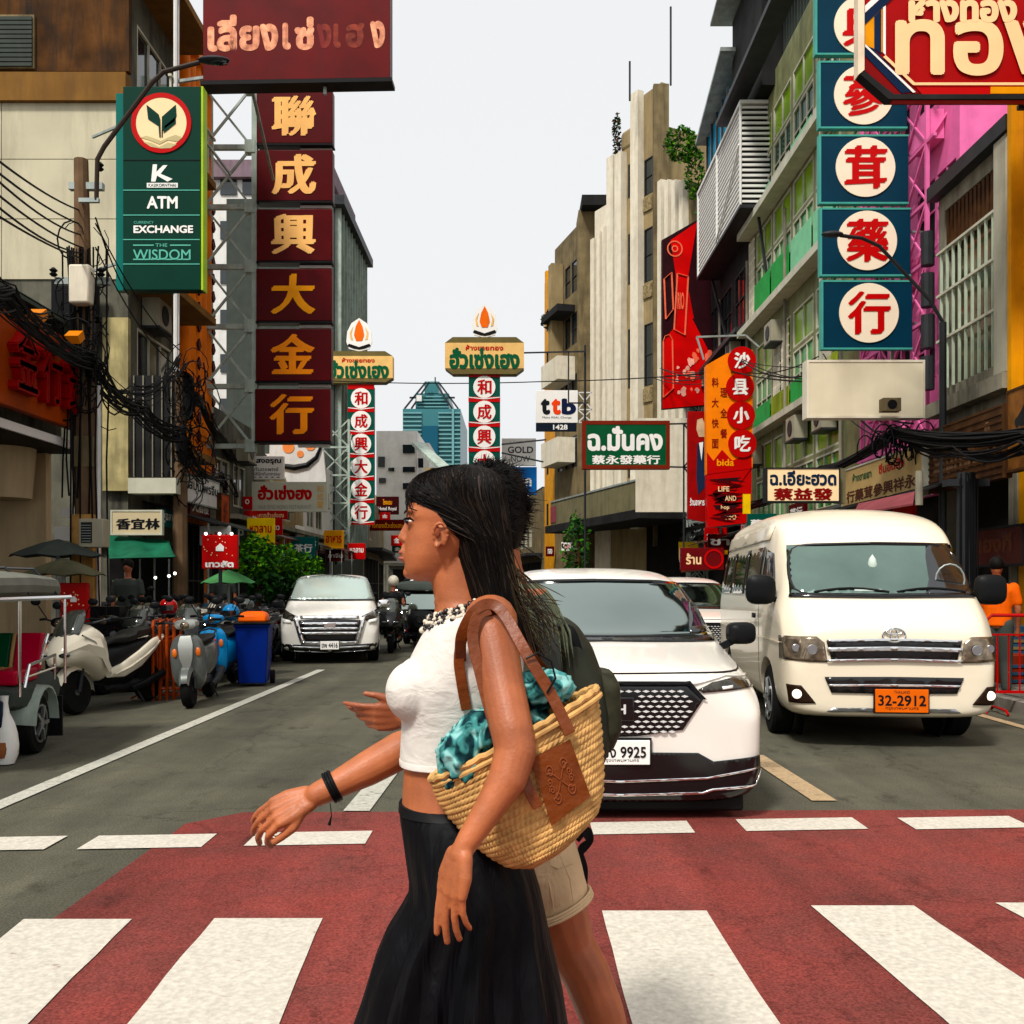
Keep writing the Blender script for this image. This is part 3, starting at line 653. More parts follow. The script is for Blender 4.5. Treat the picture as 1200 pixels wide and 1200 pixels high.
# ---- right 7: ochre deco tower
A, B = (4.7,48.7), (6.7,45.05)
W_ = lambda *p: wpx(A, B, *p)
wins = []
for ya, yb in ((188,231),(270,333),(382,455),(500,560)):
    a = W_(736,ya+3,743,yb); wins.append((*a[:2],*a[2:],m_dsteel,m_glass,0,1))
    a = W_(755,ya-3,765,yb-3); wins.append((*a[:2],*a[2:],m_dsteel,m_glass,0,1))
r7 = rb_('tall ochre art-deco tower with ivory fins and dark slit windows', A, B, 22.6, 4, m_deco, wins, slabs=[])
for x0, x1, yt in ((717.5,725,185),(727,734.5,181),(745.5,754.5,110)):
    a = W_(x0,yt,x1,620); MB().box(a[0],a[1],-.35,-.003,a[2],a[3]).build('vertical_fin', m_fin, r7)
a = W_(726,150,744.5,200); MB().box(a[0],a[1],.01,.4,22.6,23.6).build('curved_parapet', m_deco, r7, bevel=.2)
a = W_(744,118,775,200); MB().box(a[0],a[1],.01,.4,22.6,24.6).build('upper_parapet', m_deco, r7)
for ya in (231,333,455):
    a = W_(755,ya,765,ya+16); MB().box(a[0],a[1],-.08,-.003,a[2],a[3]).build('carved_apron', M('carved_stucco',(.30,.24,.14),.9,var=.6,scale=9,bump=.5), r7)
boxat(r7,'rear_tower',766,98,784,640,44.9,.3,m_dtile).parent = None
for o in [o for o in COL.objects if o.name.startswith('rear_tower')]: tag(o,'brown tiled stair tower rising beside the ochre deco facade','tower'); o.name='stair_tower'
for x, ya, yb in ((738,72,118),(786,8,100)):
    tag(MB().cyl(at(x,yb,45.3),at(x,ya,45.3),.05,n=6).build('antenna', m_dsteel), 'thin rooftop antenna '+('on the left of the deco tower' if x<750 else 'tall, right of the brown stair tower'), 'antenna')
# ---- right 8/9/10 far right
A, B = (4.0,50), (4.68,48.75)
r8 = rb_('lower ivory-ribbed wing beside the deco tower', A, B, 20.5, 5, m_fin, ())
for i, yt in enumerate((281,273,267)):
    a = wpx(A,B,697.5+i*7,yt,701.5+i*7,620); MB().box(a[0],a[1],-.3,-.003,a[2],a[3]).build('vertical_fin', m_fin, r8)
A, B = (2.2,56), (3.3,52)
wins = [(x,x+.9,z,z+1.7,m_dsteel,m_glass,0,1) for x in (.5,1.9,3.0) for z in (4.5,7.8,11.1,14.4,17.2)]
r9 = rb_('dark brown tiled building with box balconies in the middle distance', A, B, 20.6, 3, m_dtile, wins)
boxat(r9,'front_wall',678,246,717,640,51.9,2,m_dtile).parent = None
for o in [o for o in COL.objects if o.name.startswith('front_wall')]: tag(o,'brown tiled gable wall left of the ivory ribs','wall'); o.name='gable_wall'
boxat(None,'roof_canopy',682,228,716,240,51,4,m_dwall); tag(COL.objects[-1] if 0 else bpy.data.objects['roof_canopy'],'dark flat roof canopy on top of the brown building','roof')
for i,(x0,x1,ya,yb) in enumerate(((654,679,420,447),(654,680,514,543),(656,680,360,368))):
    MB().box(.6,3.6,-1.0,-.01,at(0,yb,53).z,at(0,ya,53).z).build('balcony', m_fin if i < 2 else m_dwall, r9)
MB().box(1.0,1.6,-.7,-.02,12.6,19.3).build('bay_shaft', m_deco, r9)
A, B = (1.7,59), (2.2,56.05)
r10 = rb_('narrow orange building farthest down on the right', A, B, 19.6, 3, m_or2, [(.6,1.2,z,z+1.3,m_dsteel,m_glass,0,0) for z in (5,8,11,14,16.5)])
MB().box(-.02,.3,.02,1,19.6,20.3).build('parapet_post', m_or2, r10)
A, B = (1.9,52), (5.4,40)
cp = T('canopy', 'long olive fascia canopy over the dark shop fronts on the right', 'canopy', (1.9,52,0), math.atan2(-12,3.5))
Lc = math.hypot(3.5,12)
m_olive = M('olive_fascia',(.22,.20,.12),.6,var=.15,scale=2,streak=.3)
pm = MB().box(0,Lc/10-.02,-.08,0,4.6,5.8).me('fascia_panel', m_olive)
for i in range(10): link('fascia_panel', pm, cp, (i*Lc/10,0,0))
MB().box(0,Lc,-.12,2.5,5.82,5.9).build('top_trim', m_steel, cp); MB().box(0,Lc,-.4,3,4.2,4.58).build('soffit', m_dwall, cp)
MB().box(.05,.9,-.11,-.082,4.75,5.6).build('end_logo', M('dull_pink_print',(.30,.08,.10),.6), cp)
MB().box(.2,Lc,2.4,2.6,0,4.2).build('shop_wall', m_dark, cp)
# filler shops far down the street so the street closes
for i,(A,B,H,mt,lb) in enumerate((((-8,51.3),(-8.4,60),6.2,m_conc,'low grey shop past the gridded tower'),((-8.6,60.2),(-10,74),7,m_ltan,'ochre low shop near the far white block'),((-12,92),(-2,100),9,m_dirt,'grey building closing the far end of the street'),((-2,88),(1.6,60),7.5,m_dtile,'low brown shop at the far bend'))):
    if i == 3: A, B = (-1.5,84), (1.6,60)
    L = math.hypot(B[0]-A[0],B[1]-A[1])
    bld(lb, A, B, H, 3 if i==3 else 6, mt, [G(.5,L-.5)]+[(x,x+1.2,4,5.3,m_fr,m_glass,1,0) for x in [1+2.2*k for k in range(int(L/2.2)-1)]], slabs=[(3.3,1,.15)], slabmat=m_dsteel)
# ================================================================== signs
def disc(t, cx, cz, r, y, mt, name='disc', n=32, r2=None, th=.012):
    b = MB()
    if r2 is None: b.add([(cx+r*math.cos(2*PI*i/n), y+dy, cz+r*math.sin(2*PI*i/n)) for dy in (0,th) for i in range(n)], [tuple(range(n)),tuple(range(2*n-1,n-1,-1))]+[(i,i+n,(i+1)%n+n,(i+1)%n) for i in range(n)])
    else:
        b.add([(cx+q*math.cos(2*PI*i/n), y+dy, cz+q*math.sin(2*PI*i/n)) for dy in (0,th) for q in (r,r2) for i in range(n)],
              [(i,(i+1)%n,n+(i+1)%n,n+i) for i in range(n)]+[(2*n+i,2*n+(i+1)%n,(i+1)%n,i) for i in range(n)]+[(n+i,n+(i+1)%n,3*n+(i+1)%n,3*n+i) for i in range(n)])
    return b.build(name, mt, t)
def poly(t, pts, y, mt, name='print', th=.006): return MB().prism(pts, y, y+th).build(name, mt, t)
# 1 bank sign
m_bank = M('bank_green',(.002,.06,.038),.35,var=.06); m_bank2 = M('bank_teal_edge',(.01,.19,.16),.4,var=.05); m_bl = M('bank_pale_line',(.15,.45,.35),.5,var=0)
m_bcr = M('bank_cream',(.85,.66,.42),.5,var=.03)
t = sg('tall dark green bank sign with a sprouting leaf emblem in a red ring', 147,105,238,342,17, m_bank, m_bank2, [], d=.22, name='bank_sign')
s = 17/FP
def q(px, py): return ((px-192.5)*s, -(py-223.5)*s)
MB().box(-(192.5-137.5)*s,-(192.5-146.8)*s,-.06,.11,-118*s,112*s).build('side_face', m_bank2, t)
MB().box(45.7*s,48*s,-.115,.11,-118.5*s,118.5*s).build('edge_trim', M('yellow_green_trim',(.35,.5,.08),.4), t)
cx, cz = q(192,148)
disc(t,cx,cz,35*s,-.13,m_lred,'emblem_ring',n=48,r2=29.5*s); disc(t,cx,cz,29.4*s,-.125,m_bcr,'emblem_disc',n=48)
for pts in ([(175,127),(189,138),(191,144),(191.5,165),(190,165),(189,152),(177,144)],[(209,127),(210,140),(207,147),(196,155),(194,158),(193.5,165),(192.5,165),(193,141)],[(209,141),(209,149),(198,158),(195,160),(196,152)]):
    poly(t,[q(*p) for p in pts],-.134,m_bank,'emblem_leaf')
for k, pts in enumerate(([(167,165),(175,163),(184,166),(192,169),(200,165),(209,162),(217,165),(211,170),(200,168),(190,173),(178,168)],[(171,170),(180,171),(190,176),(200,171),(210,173),(203,177.5),(192,178),(180,176)])):
    poly(t,[q(*p) for p in pts],-.133,M('emblem_sand',(.50,.43,.25),.5),'emblem_wave')
for yy in (191,226,255,283.5,312): a=q(147,yy); MB().box(-45*s,44*s,-.118,-.11,a[1]-.5*s,a[1]+.5*s).build('divider', m_bl if yy!=191 else m_black, t)
def tp(txt,x0,y0,x1,y1,mt,b=0,**k): a=q((x0+x1)/2,(y0+y1)/2); text(t,txt,a[0],a[1],(x1-x0)*s,(y1-y0)*s,-.118,mt,b,**k)
poly(t,[q(*p) for p in [(182,196),(187,196),(186,205),(194,197),(199,197),(191,207),(205,213),(199,216),(187,209),(185,216),(180,216)]],-.118,m_lwhite,'letter_mark')
MB().box(*[v for v in (q(175,0)[0],q(211,0)[0])],-.116,-.11,q(0,223)[1],q(0,217.5)[1]).build('name_plate', m_lwhite, t)
tp('KASIKORNTHAI',177,218.5,209,222,m_bank,.01)
tp('ATM',175,233,211,247.5,m_lwhite,.03); tp('CURRENCY',160,262,183,265,m_bl); tp('EXCHANGE',159.5,267,229,276,m_lwhite,.035)
tp('THE',185,288,199,292,m_bl); tp('WISDOM',159,295,226,307,m_bl,.01)
for a_,c_,yy in ((159,183,290),(202,226,290),(159,226,306.5)): MB().box(q(a_,0)[0],q(c_,0)[0],-.116,-.11,q(0,yy+.7)[1],q(0,yy-.7)[1]).build('rule', m_bl, t)
brackets(t,[((-.9,.2,1.2),(-1.5,.6,1.2)),((-.9,.2,-1.2),(-1.5,.6,-1.2)),((.3,.15,1.4),(.3,2.9,1.5))],m_steel)
# 2 top maroon sign
mm2 = M('weathered_maroon',(.17,.008,.010),.4,var=.25,scale=1.5,streak=.25,dark=(.06,.006,.008))
mfade = M('faded_peach_lettering',(.72,.34,.22),.5,var=.45,scale=7,streak=.5,dark=(.2,.01,.012)); mfade2 = M('peeling_dark_lettering',(.30,.06,.04),.5,var=.5,scale=7,streak=.85,dark=(.16,.008,.01))
t = sg('huge weathered maroon sign with peeling Thai letters at the top left', 240,-45,459,98,20, mm2, m_black,
  [('เลี่ย',-.335,-.115,.28,.30,mfade,.045),('ง',-.145,-.155,.10,.22,mfade,.06),('เ',-.05,-.15,.045,.22,mfade,.05),('ซ่',.045,-.13,.105,.27,mfade,.05),('ง',.15,-.155,.08,.2,mfade2,.05),('เ',.22,-.155,.04,.2,mfade2,.05),('ฮ',.315,-.155,.10,.2,mfade2,.05),('ง',.435,-.15,.08,.22,mfade,.06)], d=.35, name='hanging_sign', rz=R(-2))
MB().box(-1.95,1.95,-.2,.2,-1.33,-1.25).build('bottom_edge', m_black, t)
brackets(t,[((-1.9,.15,-1.0),(-2.6,.3,-1.0)),((-1.9,.15,.9),(-2.6,.3,.9)),((-1,.2,-1.3),(-1.6,3.8,-1.6)),((.55,.0,-1.3),(.55,.0,-1.48))],m_steel,.06)
# 3 maroon vertical sign with truss
Y3 = 25; s = Y3/FP
t = T('vertical_sign', 'tall column of six maroon panels with gold Chinese characters on a steel truss', 'sign', at(346,313,Y3))
t.location = at(346,313,Y3); ox, oz = 346, 313
mg2 = M('orange_gold_lettering',(.80,.27,.03),.4,var=.1); mg1 = M('pale_gold_lettering',(.85,.50,.22),.45,var=.1)
for i, (ch, x0, y0, x1, y1, mt) in enumerate((('聯',303,109,391,171,mg1),('成',303,178.5,391,238,mg1),('興',302.5,247.5,390.5,308,mg1),('大',302,317,390,378,m_gold),('金',301.5,387,389.5,448,mg2),('行',300.5,457,388.5,518,mg2))):
    c_ = ((x0+x1)/2-ox)*s; d_ = -((y0+y1)/2-oz)*s; w_ = (x1-x0)*s/2; h_ = (y1-y0)*s/2
    p = MB().box(c_-w_,c_+w_,-.15,.15,d_-h_,d_+h_).build('sign_panel', m_maroon, t, bevel=.02)
    MB().box(c_-w_-.01,c_+w_+.01,-.17,.17,d_-h_-.05,d_-h_-.003).build('panel_rail', m_black, t)
    text(t,ch,c_-.02,d_+.02,52*s,47*s,-.165,mt,.042,True,name='character')
    MB().box(c_+.1,c_+w_-.05,.0,.1,d_-h_-.13,d_-h_-.06).build('rail_light', m_wwall, t)
MB().box(-50*s,-44*s,-.1,.1,-208*s,222*s).build('upright', m_gsteel, t)
b = MB(); xs_ = (-106*s,-51*s)
for j in range(7):
    z = (313-103-j*70.5)*s if 0 else (-(103+j*70)+313)*s
    b.bar((-106*s,0,z),(-50*s,0,z),.12); 
    if j < 6:
        z2 = z-70*s; b.bar((-106*s,.05,z),(-50*s,.05,z2),.055); b.bar((-50*s,-.05,z),(-106*s,-.05,z2),.055)
b.bar((-107*s,.6,4.6),(-107*s,.6,-5),.08); b.build('truss', m_gsteel, t)
gp = MB().box(-.13,.13,-.12,.12,-.16,.16).me('gusset_plate', m_gsteel)
for j in range(7): link('gusset_plate', gp, t, (-52*s,0,(313-103-j*70)*s))
# 4/5 twin gold shop signs
m_sgreen = M('sign_bottle_green',(.01,.12,.085),.4); m_sgold = M('sign_gold_ground',(.72,.48,.22),.5,var=.1); m_bevel = M('bronze_bevel',(.20,.16,.07),.45); m_flame = M('orange_flame',(.78,.18,.03),.5)
def twin(label, xc, ytop, ybot, hw, colx0, colx1, c0, pitch, Y, nch=6, shift=0):
    s = Y/FP; t = T('gold_shop_sign', label, 'sign', at(xc,(ytop+ybot)/2,Y), 0, 'tall twin signs of the gold shop with green and red character columns')
    w_, h_ = hw*s, (ybot-ytop)/2*s; ch = .12*(ybot-ytop)*s; k_ = 9*s; i_ = h_-ch*1.3
    # bevelled box face
    MB().box(-w_,w_,-.25,.25,-i_,i_).build('face_panel', m_sgold, t)
    MB().prism([(-w_,i_),(w_,i_),(w_-k_,h_),(-w_+k_,h_)],-.25,.25).build('top_bevel', m_bevel, t)
    MB().prism([(-w_+k_,-h_),(w_-k_,-h_),(w_,-i_),(-w_,-i_)],-.25,.25).build('bottom_bevel', m_bevel, t)
    text(t,'ห้างขายทอง',0,i_*.62,w_*.95,h_*.30,-.262,m_lred,.03); text(t,'ฮั่วเซ่งเฮง',0,-i_*.22,w_*1.78,h_*1.15,-.262,m_lgreen,.05)
    # flame emblem on top
    e = MB().prism([(0+x*s,h_+z*s) for x, z in [(-12,4),(-15,12),(-14,24),(-9,34),(0,40),(9,34),(14,24),(15,12),(12,4),(0,1)]],-.04,.04).build('emblem', m_lwhite, t)
    for r_, m_ in ((0,m_flame),):
        poly(t,[(x*s,h_+z*s) for x, z in [(-3.5,13),(-6,20),(-4,30),(0,38),(4,30),(6,20),(3.5,13)]],-.055,m_flame,'flame')
        for sx in (-1,1): poly(t,[(sx*x*s,h_+z*s) for x, z in [(7,14),(9,22),(7,30),(11,23),(10,15)]][::sx],-.055,m_sgold,'flame_side')
    poly(t,[(x*s,h_+z*s) for x, z in [(-14,7),(-6,4),(0,3),(6,4),(14,7),(12,10),(0,6),(-12,10)]],-.055,m_black,'ribbon')
    x0, x1 = (colx0-xc)*s, (colx1-xc)*s; xm = (x0+x1)/2; zc = lambda py: -(py-(ytop+ybot)/2)*s
    pl = MB().box(x0,x1,-.14,.14,-pitch*s/2,pitch*s/2).me('column_panel', m_sgreen)
    rd = (pitch*.40)*s; n = 6
    for i, c_ in enumerate('和成興大金行'[:nch]):
        z = zc(c0+i*pitch); link('column_panel', pl, t, (0,0,z))
        disc(t,xm,z,rd*1.12,-.165,m_lwhite,'roundel',24); MB().box(x0-.01,x1+.01,-.16,-.142,z+pitch*s/2-.10*pitch*s,z+pitch*s/2+.10*pitch*s).build('red_band', m_lred, t)
        poly(t,[(x0,z-pitch*s*.40),(xm,z-pitch*s*.46),(x1,z-pitch*s*.40),(x1,z-pitch*s*.43),(xm,z-pitch*s*.5),(x0,z-pitch*s*.43)],-.17,m_lwhite,'bow')
        text(t,c_,xm,z,rd*1.45,rd*1.5,-.178,m_lred,.03,True,name='character')
    MB().box(x0-.01,x1+.01,-.16,-.142,zc(c0+nch*pitch-pitch/2)-.05,zc(c0+nch*pitch-pitch/2)+.10*pitch*s).build('red_band', m_lred, t)
    return t
ta = twin('gold shop sign with roundel column on the left side of the street', 421,413,450,40,408.5,439,467.5,26.6,43)
tb = twin('gold shop sign with roundel column in the centre of the picture', 568,397,440,46,549.5,586,454.5,29,35)
brackets(tb,[((.6,.1,-3.1),(2.2,.3,-2.9)),((.6,.1,-3.4),(2.1,.3,-3.7)),((.6,.1,-5.6),(2.1,.3,-4.6)),((.6,.1,-6.2),(2.1,.3,-7.2)),((1.4,.2,.2),(3.6,.2,.25)),((3.0,.2,.25),(3.0,.2,-1.6)),((3.0,.2,-1.6),(3.7,.2,-1.6))],m_dsteel,.05)
MB().cyl((3.6,.3,.5),(3.6,.3,-9.45),.04,n=8).build('post', m_dsteel, tb)
lattice('pale lattice tower behind the left roundel column', (-8.4,42.2,0), 1.2, 8.6, m_gsteel, r=.09, z0=2.6, step=1.2)
# wire crossing the street
def cable(label, pts, r=.02, sag=.15, n=10, mt=None, name='cable'):
    P = [at(*p) for p in pts]; L = []
    for a, b_ in zip(P, P[1:]):
        for k in range(n):
            u = k/n; p = a.lerp(b_, u); p.z -= sag*4*u*(1-u); L.append(p)
    L.append(P[-1]); return tag(MB().tube(L, r, 6).build(name, mt or m_cable), label, 'cable')
cable('thin black cable strung level across the street below the gold signs', [(380,446,42),(640,447,40),(900,431,36)], .022, .1)
# 6 bank sign ttb
t = sg('rounded white bank sign reading ttb with a black strip below', 628,458,677,496,38, m_lwhite, m_steel, [], d=.2, name='bank_sign')
s = 38/FP
text(t,'t',-13.5*s,0,11*s,19*s,-.11,m_lblack,.05); text(t,'t',-1*s,0,11*s,19*s,-.112,M('orange_letter',(.80,.10,.02),.4),.05); text(t,'b',14*s,0,17*s,19*s,-.11,M('navy_letter',(.01,.02,.08),.4),.05)
text(t,'Make REAL Change',0,-13*s,34*s,3*s,-.11,m_lblack); MB().box(-24.5*s,23*s,-.08,.1,-28.5*s,-19.3*s).build('phone_strip', M('navy_strip',(.01,.02,.04),.4), t); text(t,'1428',4*s,-24*s,17*s,6*s,-.09,m_lwhite,.03)
b = MB(); [b.bar((24.5*s,0,z0_*s),(41*s,0,z1_*s),.045) for z0_, z1_ in ((17,17),(-3,-3),(-18,-18),(17,-3),(-3,17),(-3,-18),(-18,-3))]; b.build('truss', m_wwall, t)
t = sg('white sign reading GOLD NOW', 588,514,628,546,37, m_lwhite, m_steel, [('GOLD',.05,.08,.74,.24,m_lblack,.02),('NOW',.05,-.25,.56,.22,m_lblack,.0),('1 Tambon',-.0,.38,.5,.06,m_steel)], d=.15)
t = sg('small bright blue sign under the white GOLD NOW sign', 597,547.5,629,580,37, M('sign_blue',(.01,.16,.50),.4), m_steel, [('เอก',.0,-.05,.62,.3,m_lwhite,.04)], d=.15)
# 8 green herbal sign
t = sg('green Thai shop sign in a red-brown frame with white Chinese letters', 682,494,784,550,32, M('sign_deep_green',(.008,.13,.05),.4,var=.1), M('red_brown_frame',(.26,.035,.02),.5), [('ฉ.มั่นคง',-.01,.13,.86,.52,m_lwhite,.045),('蔡永發藥行',0,-.31,.78,.19,m_lwhite,.03)], d=.3, frame=.12)
b = MB(); [b.bar(p_,q_,.05) for p_, q_ in (((1.45,0,.7),(3.6,0,.75)),((1.45,0,-.7),(3.6,0,-.75)),((1.9,0,.7),(1.9,0,-4)),((3.1,0,.7),(3.1,0,-4)),((1.9,0,.7),(3.1,0,-.7)),((3.1,0,.7),(1.9,0,-.7)),((1.9,0,-.7),(3.1,0,-2.4)),((3.1,0,-.7),(1.9,0,-2.4)),((1.9,0,-2.4),(3.1,0,-2.4)))]; b.build('truss', m_dsteel, t)
tag(boxat(None,'white_backing_board',745,490,806,600,36,.1,m_fin),'white backing board behind the green sign truss','board')
# 9 tall dark red banner
Yb = 38; s = Yb/FP
t = T('banner', 'tall dark banner with red glow, ring emblem and phone-shaped outlines', 'banner', at(776,380,Yb), R(8))
m_bdark = M('banner_dark_print',(.045,.010,.014),.45,var=.2); m_bred = M('banner_red_print',(.72,.035,.02),.45,var=.3,scale=.8); m_bor = M('banner_coral_line',(.85,.20,.13),.45); m_bpale = M('banner_pale_print',(.80,.42,.34),.5,var=.5,scale=1.5)
zq = lambda py: -(py-380)*s
xq = lambda px: (px-776)*s/math.cos(R(8))
BP = lambda L: [(xq(a_),zq(b_)) for a_, b_ in L]
MB().prism(BP([(776,281),(837,244),(838,473),(776,480)]),0,.15).build('panel', m_bdark, t)
poly(t,BP([(786,281),(818,258),(806,330),(814,372),(794,372),(792,320)]),-.012,m_bred,'red_glow')
poly(t,BP([(776.5,400),(800,372),(812,372),(837.5,420),(837.5,472),(776.5,479)]),-.012,m_bred,'red_glow')
c_=(xq(791),zq(291)); disc(t,c_[0],c_[1],9.5*s,-.03,m_bor,'ring',32,r2=8*s); disc(t,c_[0],c_[1],4*s,-.03,m_bor,'ring',24,r2=2.6*s)
def outline(pts, wd, nm='outline'):
    b = MB(); P = BP(pts)
    for i in range(len(P)): b.bar((P[i][0],-.035,P[i][1]),(P[(i+1)%len(P)][0],-.035,P[(i+1)%len(P)][1]),wd,.02)
    b.build(nm, m_bor, t)
outline([(778,327),(787,319),(789,362),(780,374)],.06); outline([(794,320),(807,323),(803,392),(790,386)],.06)
outline([(777,400),(779,394),(784,392),(788,398),(789,455),(777,466)],.05)
poly(t,BP([(795.5,325),(805,327),(801,386),(792.5,382)]),-.02,m_bred,'phone_print'); text(t,'RIO',xq(798),zq(352),8*s,20*s,-.045,m_bor,.03)
for i in range(26):
    random.seed(40+i); x, y_ = random.uniform(792,834), random.uniform(408,462); r_ = random.uniform(1.5,4)
    poly(t,BP([(x+r_*math.cos(a_)*random.uniform(.6,1.3),y_+r_*1.3*math.sin(a_)*random.uniform(.6,1.3)) for a_ in [k*PI/4 for k in range(8)]]),-.02-.0007*i,m_bpale if i%2 else m_bor,'printed_light')
# 10 snack signs
s = 28/FP
t = T('vertical_sign','orange and red snack shop sign with four red roundels of white characters','sign',at(855,512,28))
zq = lambda py: -(py-512)*s; xq = lambda px: (px-855)*s; BP = lambda L: [(xq(a_),zq(b_)) for a_, b_ in L]
MB().prism(BP([(827.5,428),(852,414),(882,410),(882,548),(828,556)]),0,.3).build('panel', M('sign_orange',(.82,.24,.02),.45,var=.1), t)
MB().prism(BP([(828.3,556.5),(882,548.5),(881,548),(880,612),(829,618)]),-.004,.29).build('lower_panel', m_lred, t)
poly(t,BP([(828.3,530),(836,540),(846,527),(858,540),(880,530),(881,549),(828.3,556)]),-.015,m_lred,'red_flames')
for i, c_ in enumerate('沙县小吃'):
    cx_, cz_ = xq((869,867,868,869.5)[i]), zq((423,454,487,520)[i]); disc(t,cx_,cz_,16.5*s,-.06,m_lred,'roundel',32,th=.05); text(t,c_,cx_,cz_,19*s,19*s,-.07,m_lwhite,.045,True,name='character')
for i, c_ in enumerate('料理大全快餐面'):
    text(t,c_,xq(848 if i%2 else 838),zq(448+i*12),8*s,11*s,-.012,M('brown_red_print',(.35,.03,.01),.5),.02,name='character')
text(t,'bida',xq(850),zq(542),20*s,8*s,-.02,m_gold,.02)
for i, c_ in enumerate(('LIFE','AND','Shop','INFO')): text(t,c_,xq(848+ (8 if i%2 else 0)),zq(573+i*11),13*s,6*s,-.02,m_cream,.02)
random.seed(5)
for i in range(14): poly(t,[(xq(832+random.random()*44)+.08*math.cos(a_*PI/3),zq(562+random.random()*0+i*3.6)+.07*math.sin(a_*PI/3)) for a_ in range(6)],-.016-.0005*i,m_maroon if i%3 else m_bdark,'food_print')
brackets(t,[((-.7,.2,2.25),(-.9,.2,2.9)),((-.9,.2,2.9),(.5,.2,2.95)),((.5,.2,2.95),(.9,.2,2.6))],m_steel,.05)
t = T('poster_panel','narrow red poster panel with a pale suited figure beside the snack sign','sign',at(818,548,29)); s = 29/FP
zq = lambda py: -(py-548)*s; xq = lambda px: (px-818)*s; BP = lambda L: [(xq(a_),zq(b_)) for a_, b_ in L]
MB().prism(BP([(806,482),(828,482),(828,612),(806,608)]),0,.15).build('panel', M('poster_red',(.40,.012,.02),.45,var=.2), t)
poly(t,BP([(817,492),(823,490),(827,500),(826,512),(819,512),(816,503)]),-.01,M('poster_skin',(.55,.38,.22),.5,var=.3),'portrait_print')
poly(t,BP([(817,520),(826,516),(828,535),(827,570),(818,580),(816,560)]),-.011,M('poster_suit',(.02,.04,.10),.5),'portrait_suit'); poly(t,BP([(819,519),(824,518),(822,540)]),-.02,m_lwhite,'portrait_shirt')
text(t,'ร้านอาหาร',xq(817),zq(588),17*s,9*s,-.012,m_lwhite,.03)
tag(boxat(None,'price_sign',871,579,879.5,602,26,.08,M('yellow_sign',(.75,.50,.03),.5)),'little yellow upright sign above the minibus roof','sign')
# 11 blue column with roundels
Y1 = 19; s = Y1/FP; t = T('vertical_sign','column of blue panels with red characters in cream roundels','sign',at(1010,200,Y1)); ox, oz = 1010, 200
m_navy = M('sign_petrol_blue',(.004,.055,.10),.4,var=.1,scale=2); m_rc = M('roundel_cream',(.80,.70,.55),.5,var=.03); m_tedge = M('teal_sign_edge',(.10,.36,.30),.45)
for c_, x0,y0,x1,y1,cx_,cy_ in (('典',953,-22,1058,69,1008,36),('蔘',957,78.5,1059,154.5,1008,117),('茸',957.5,164,1060.5,242,1010,201),('藥',958.5,249,1063,326,1012,286),('行',960,333,1065,411,1014,370)):
    a_=((x0+x1)/2-ox)*s; d_=-((y0+y1)/2-oz)*s; w_=(x1-x0)*s/2; h_=(y1-y0)*s/2
    MB().box(a_-w_,a_+w_,-.18,-.06,d_-h_,d_+h_).build('sign_panel', m_navy, t, bevel=.015)
    fb = MB(); fb.box(a_-w_-.02,a_-w_+.02,-.195,-.05,d_-h_-.02,d_+h_+.02); fb.box(a_-w_+.02,a_+w_,-.19,-.055,d_-h_-.02,d_-h_+.015); fb.box(a_-w_+.02,a_+w_,-.19,-.055,d_+h_-.015,d_+h_+.02); fb.build('panel_edge', m_tedge, t)
    px_, pz_ = (cx_-ox)*s, -(cy_-oz)*s
    disc(t,px_,pz_,34.5*s,-.205,m_rc,'roundel',48,th=.02); text(t,c_,px_,pz_,50*s,50*s,-.215,m_lred,.04,True,name='character')
b = MB()
for k in range(4):
    z = -((0,159,245,329.5)[k] and ((74,159,245.5,330)[k])-oz)*s if k else -(74-oz)*s
    for x in (-.6,-.2,.3,.7): b.bar((x,.05,z-.1),(x+.1,.05,z+.1),.05)
b.bar((-.7,.3,3.5),(-.7,.3,-3.6),.06); b.bar((.7,.3,3.5),(.7,.3,-3.6),.06); b.build('support_frame', m_fr, t)
brackets(t,[((.8,.2,z),(1.6,.3,z)) for z in (2.3,.4,-1.1,-2.9)],m_steel)
# 12 top right red sign
Yr = 13; s = Yr/FP; t = T('hanging_sign','big red gold-shop sign with a pointed striped end at the top right','sign',at(1100,60,Yr))
zq = lambda py: -(py-60)*s; xq = lambda px: (px-1100)*s; BP = lambda L: [(xq(a_),zq(b_)) for a_, b_ in L]
m_rbig = M('sign_brick_red',(.46,.016,.014),.42,var=.1,scale=2)
MB().prism(BP([(1012,-60),(1290,-60),(1290,118),(1046,118),(1012,83)]),0,.1).build('panel', m_rbig, t)
MB().prism(BP([(1004,-60),(1011.5,-60),(1011.5,84),(1004,90)]),-.05,.11).build('side_face', M('cream_side',(.74,.62,.48),.5), t)
MB().prism(BP([(1004,86),(1011,84),(1046,112),(1290,112),(1290,117.5),(1040,117.5)]),-.04,.13).build('bottom_edge', m_dwall, t)
m_nv = M('navy_stripe',(.01,.03,.09),.4)
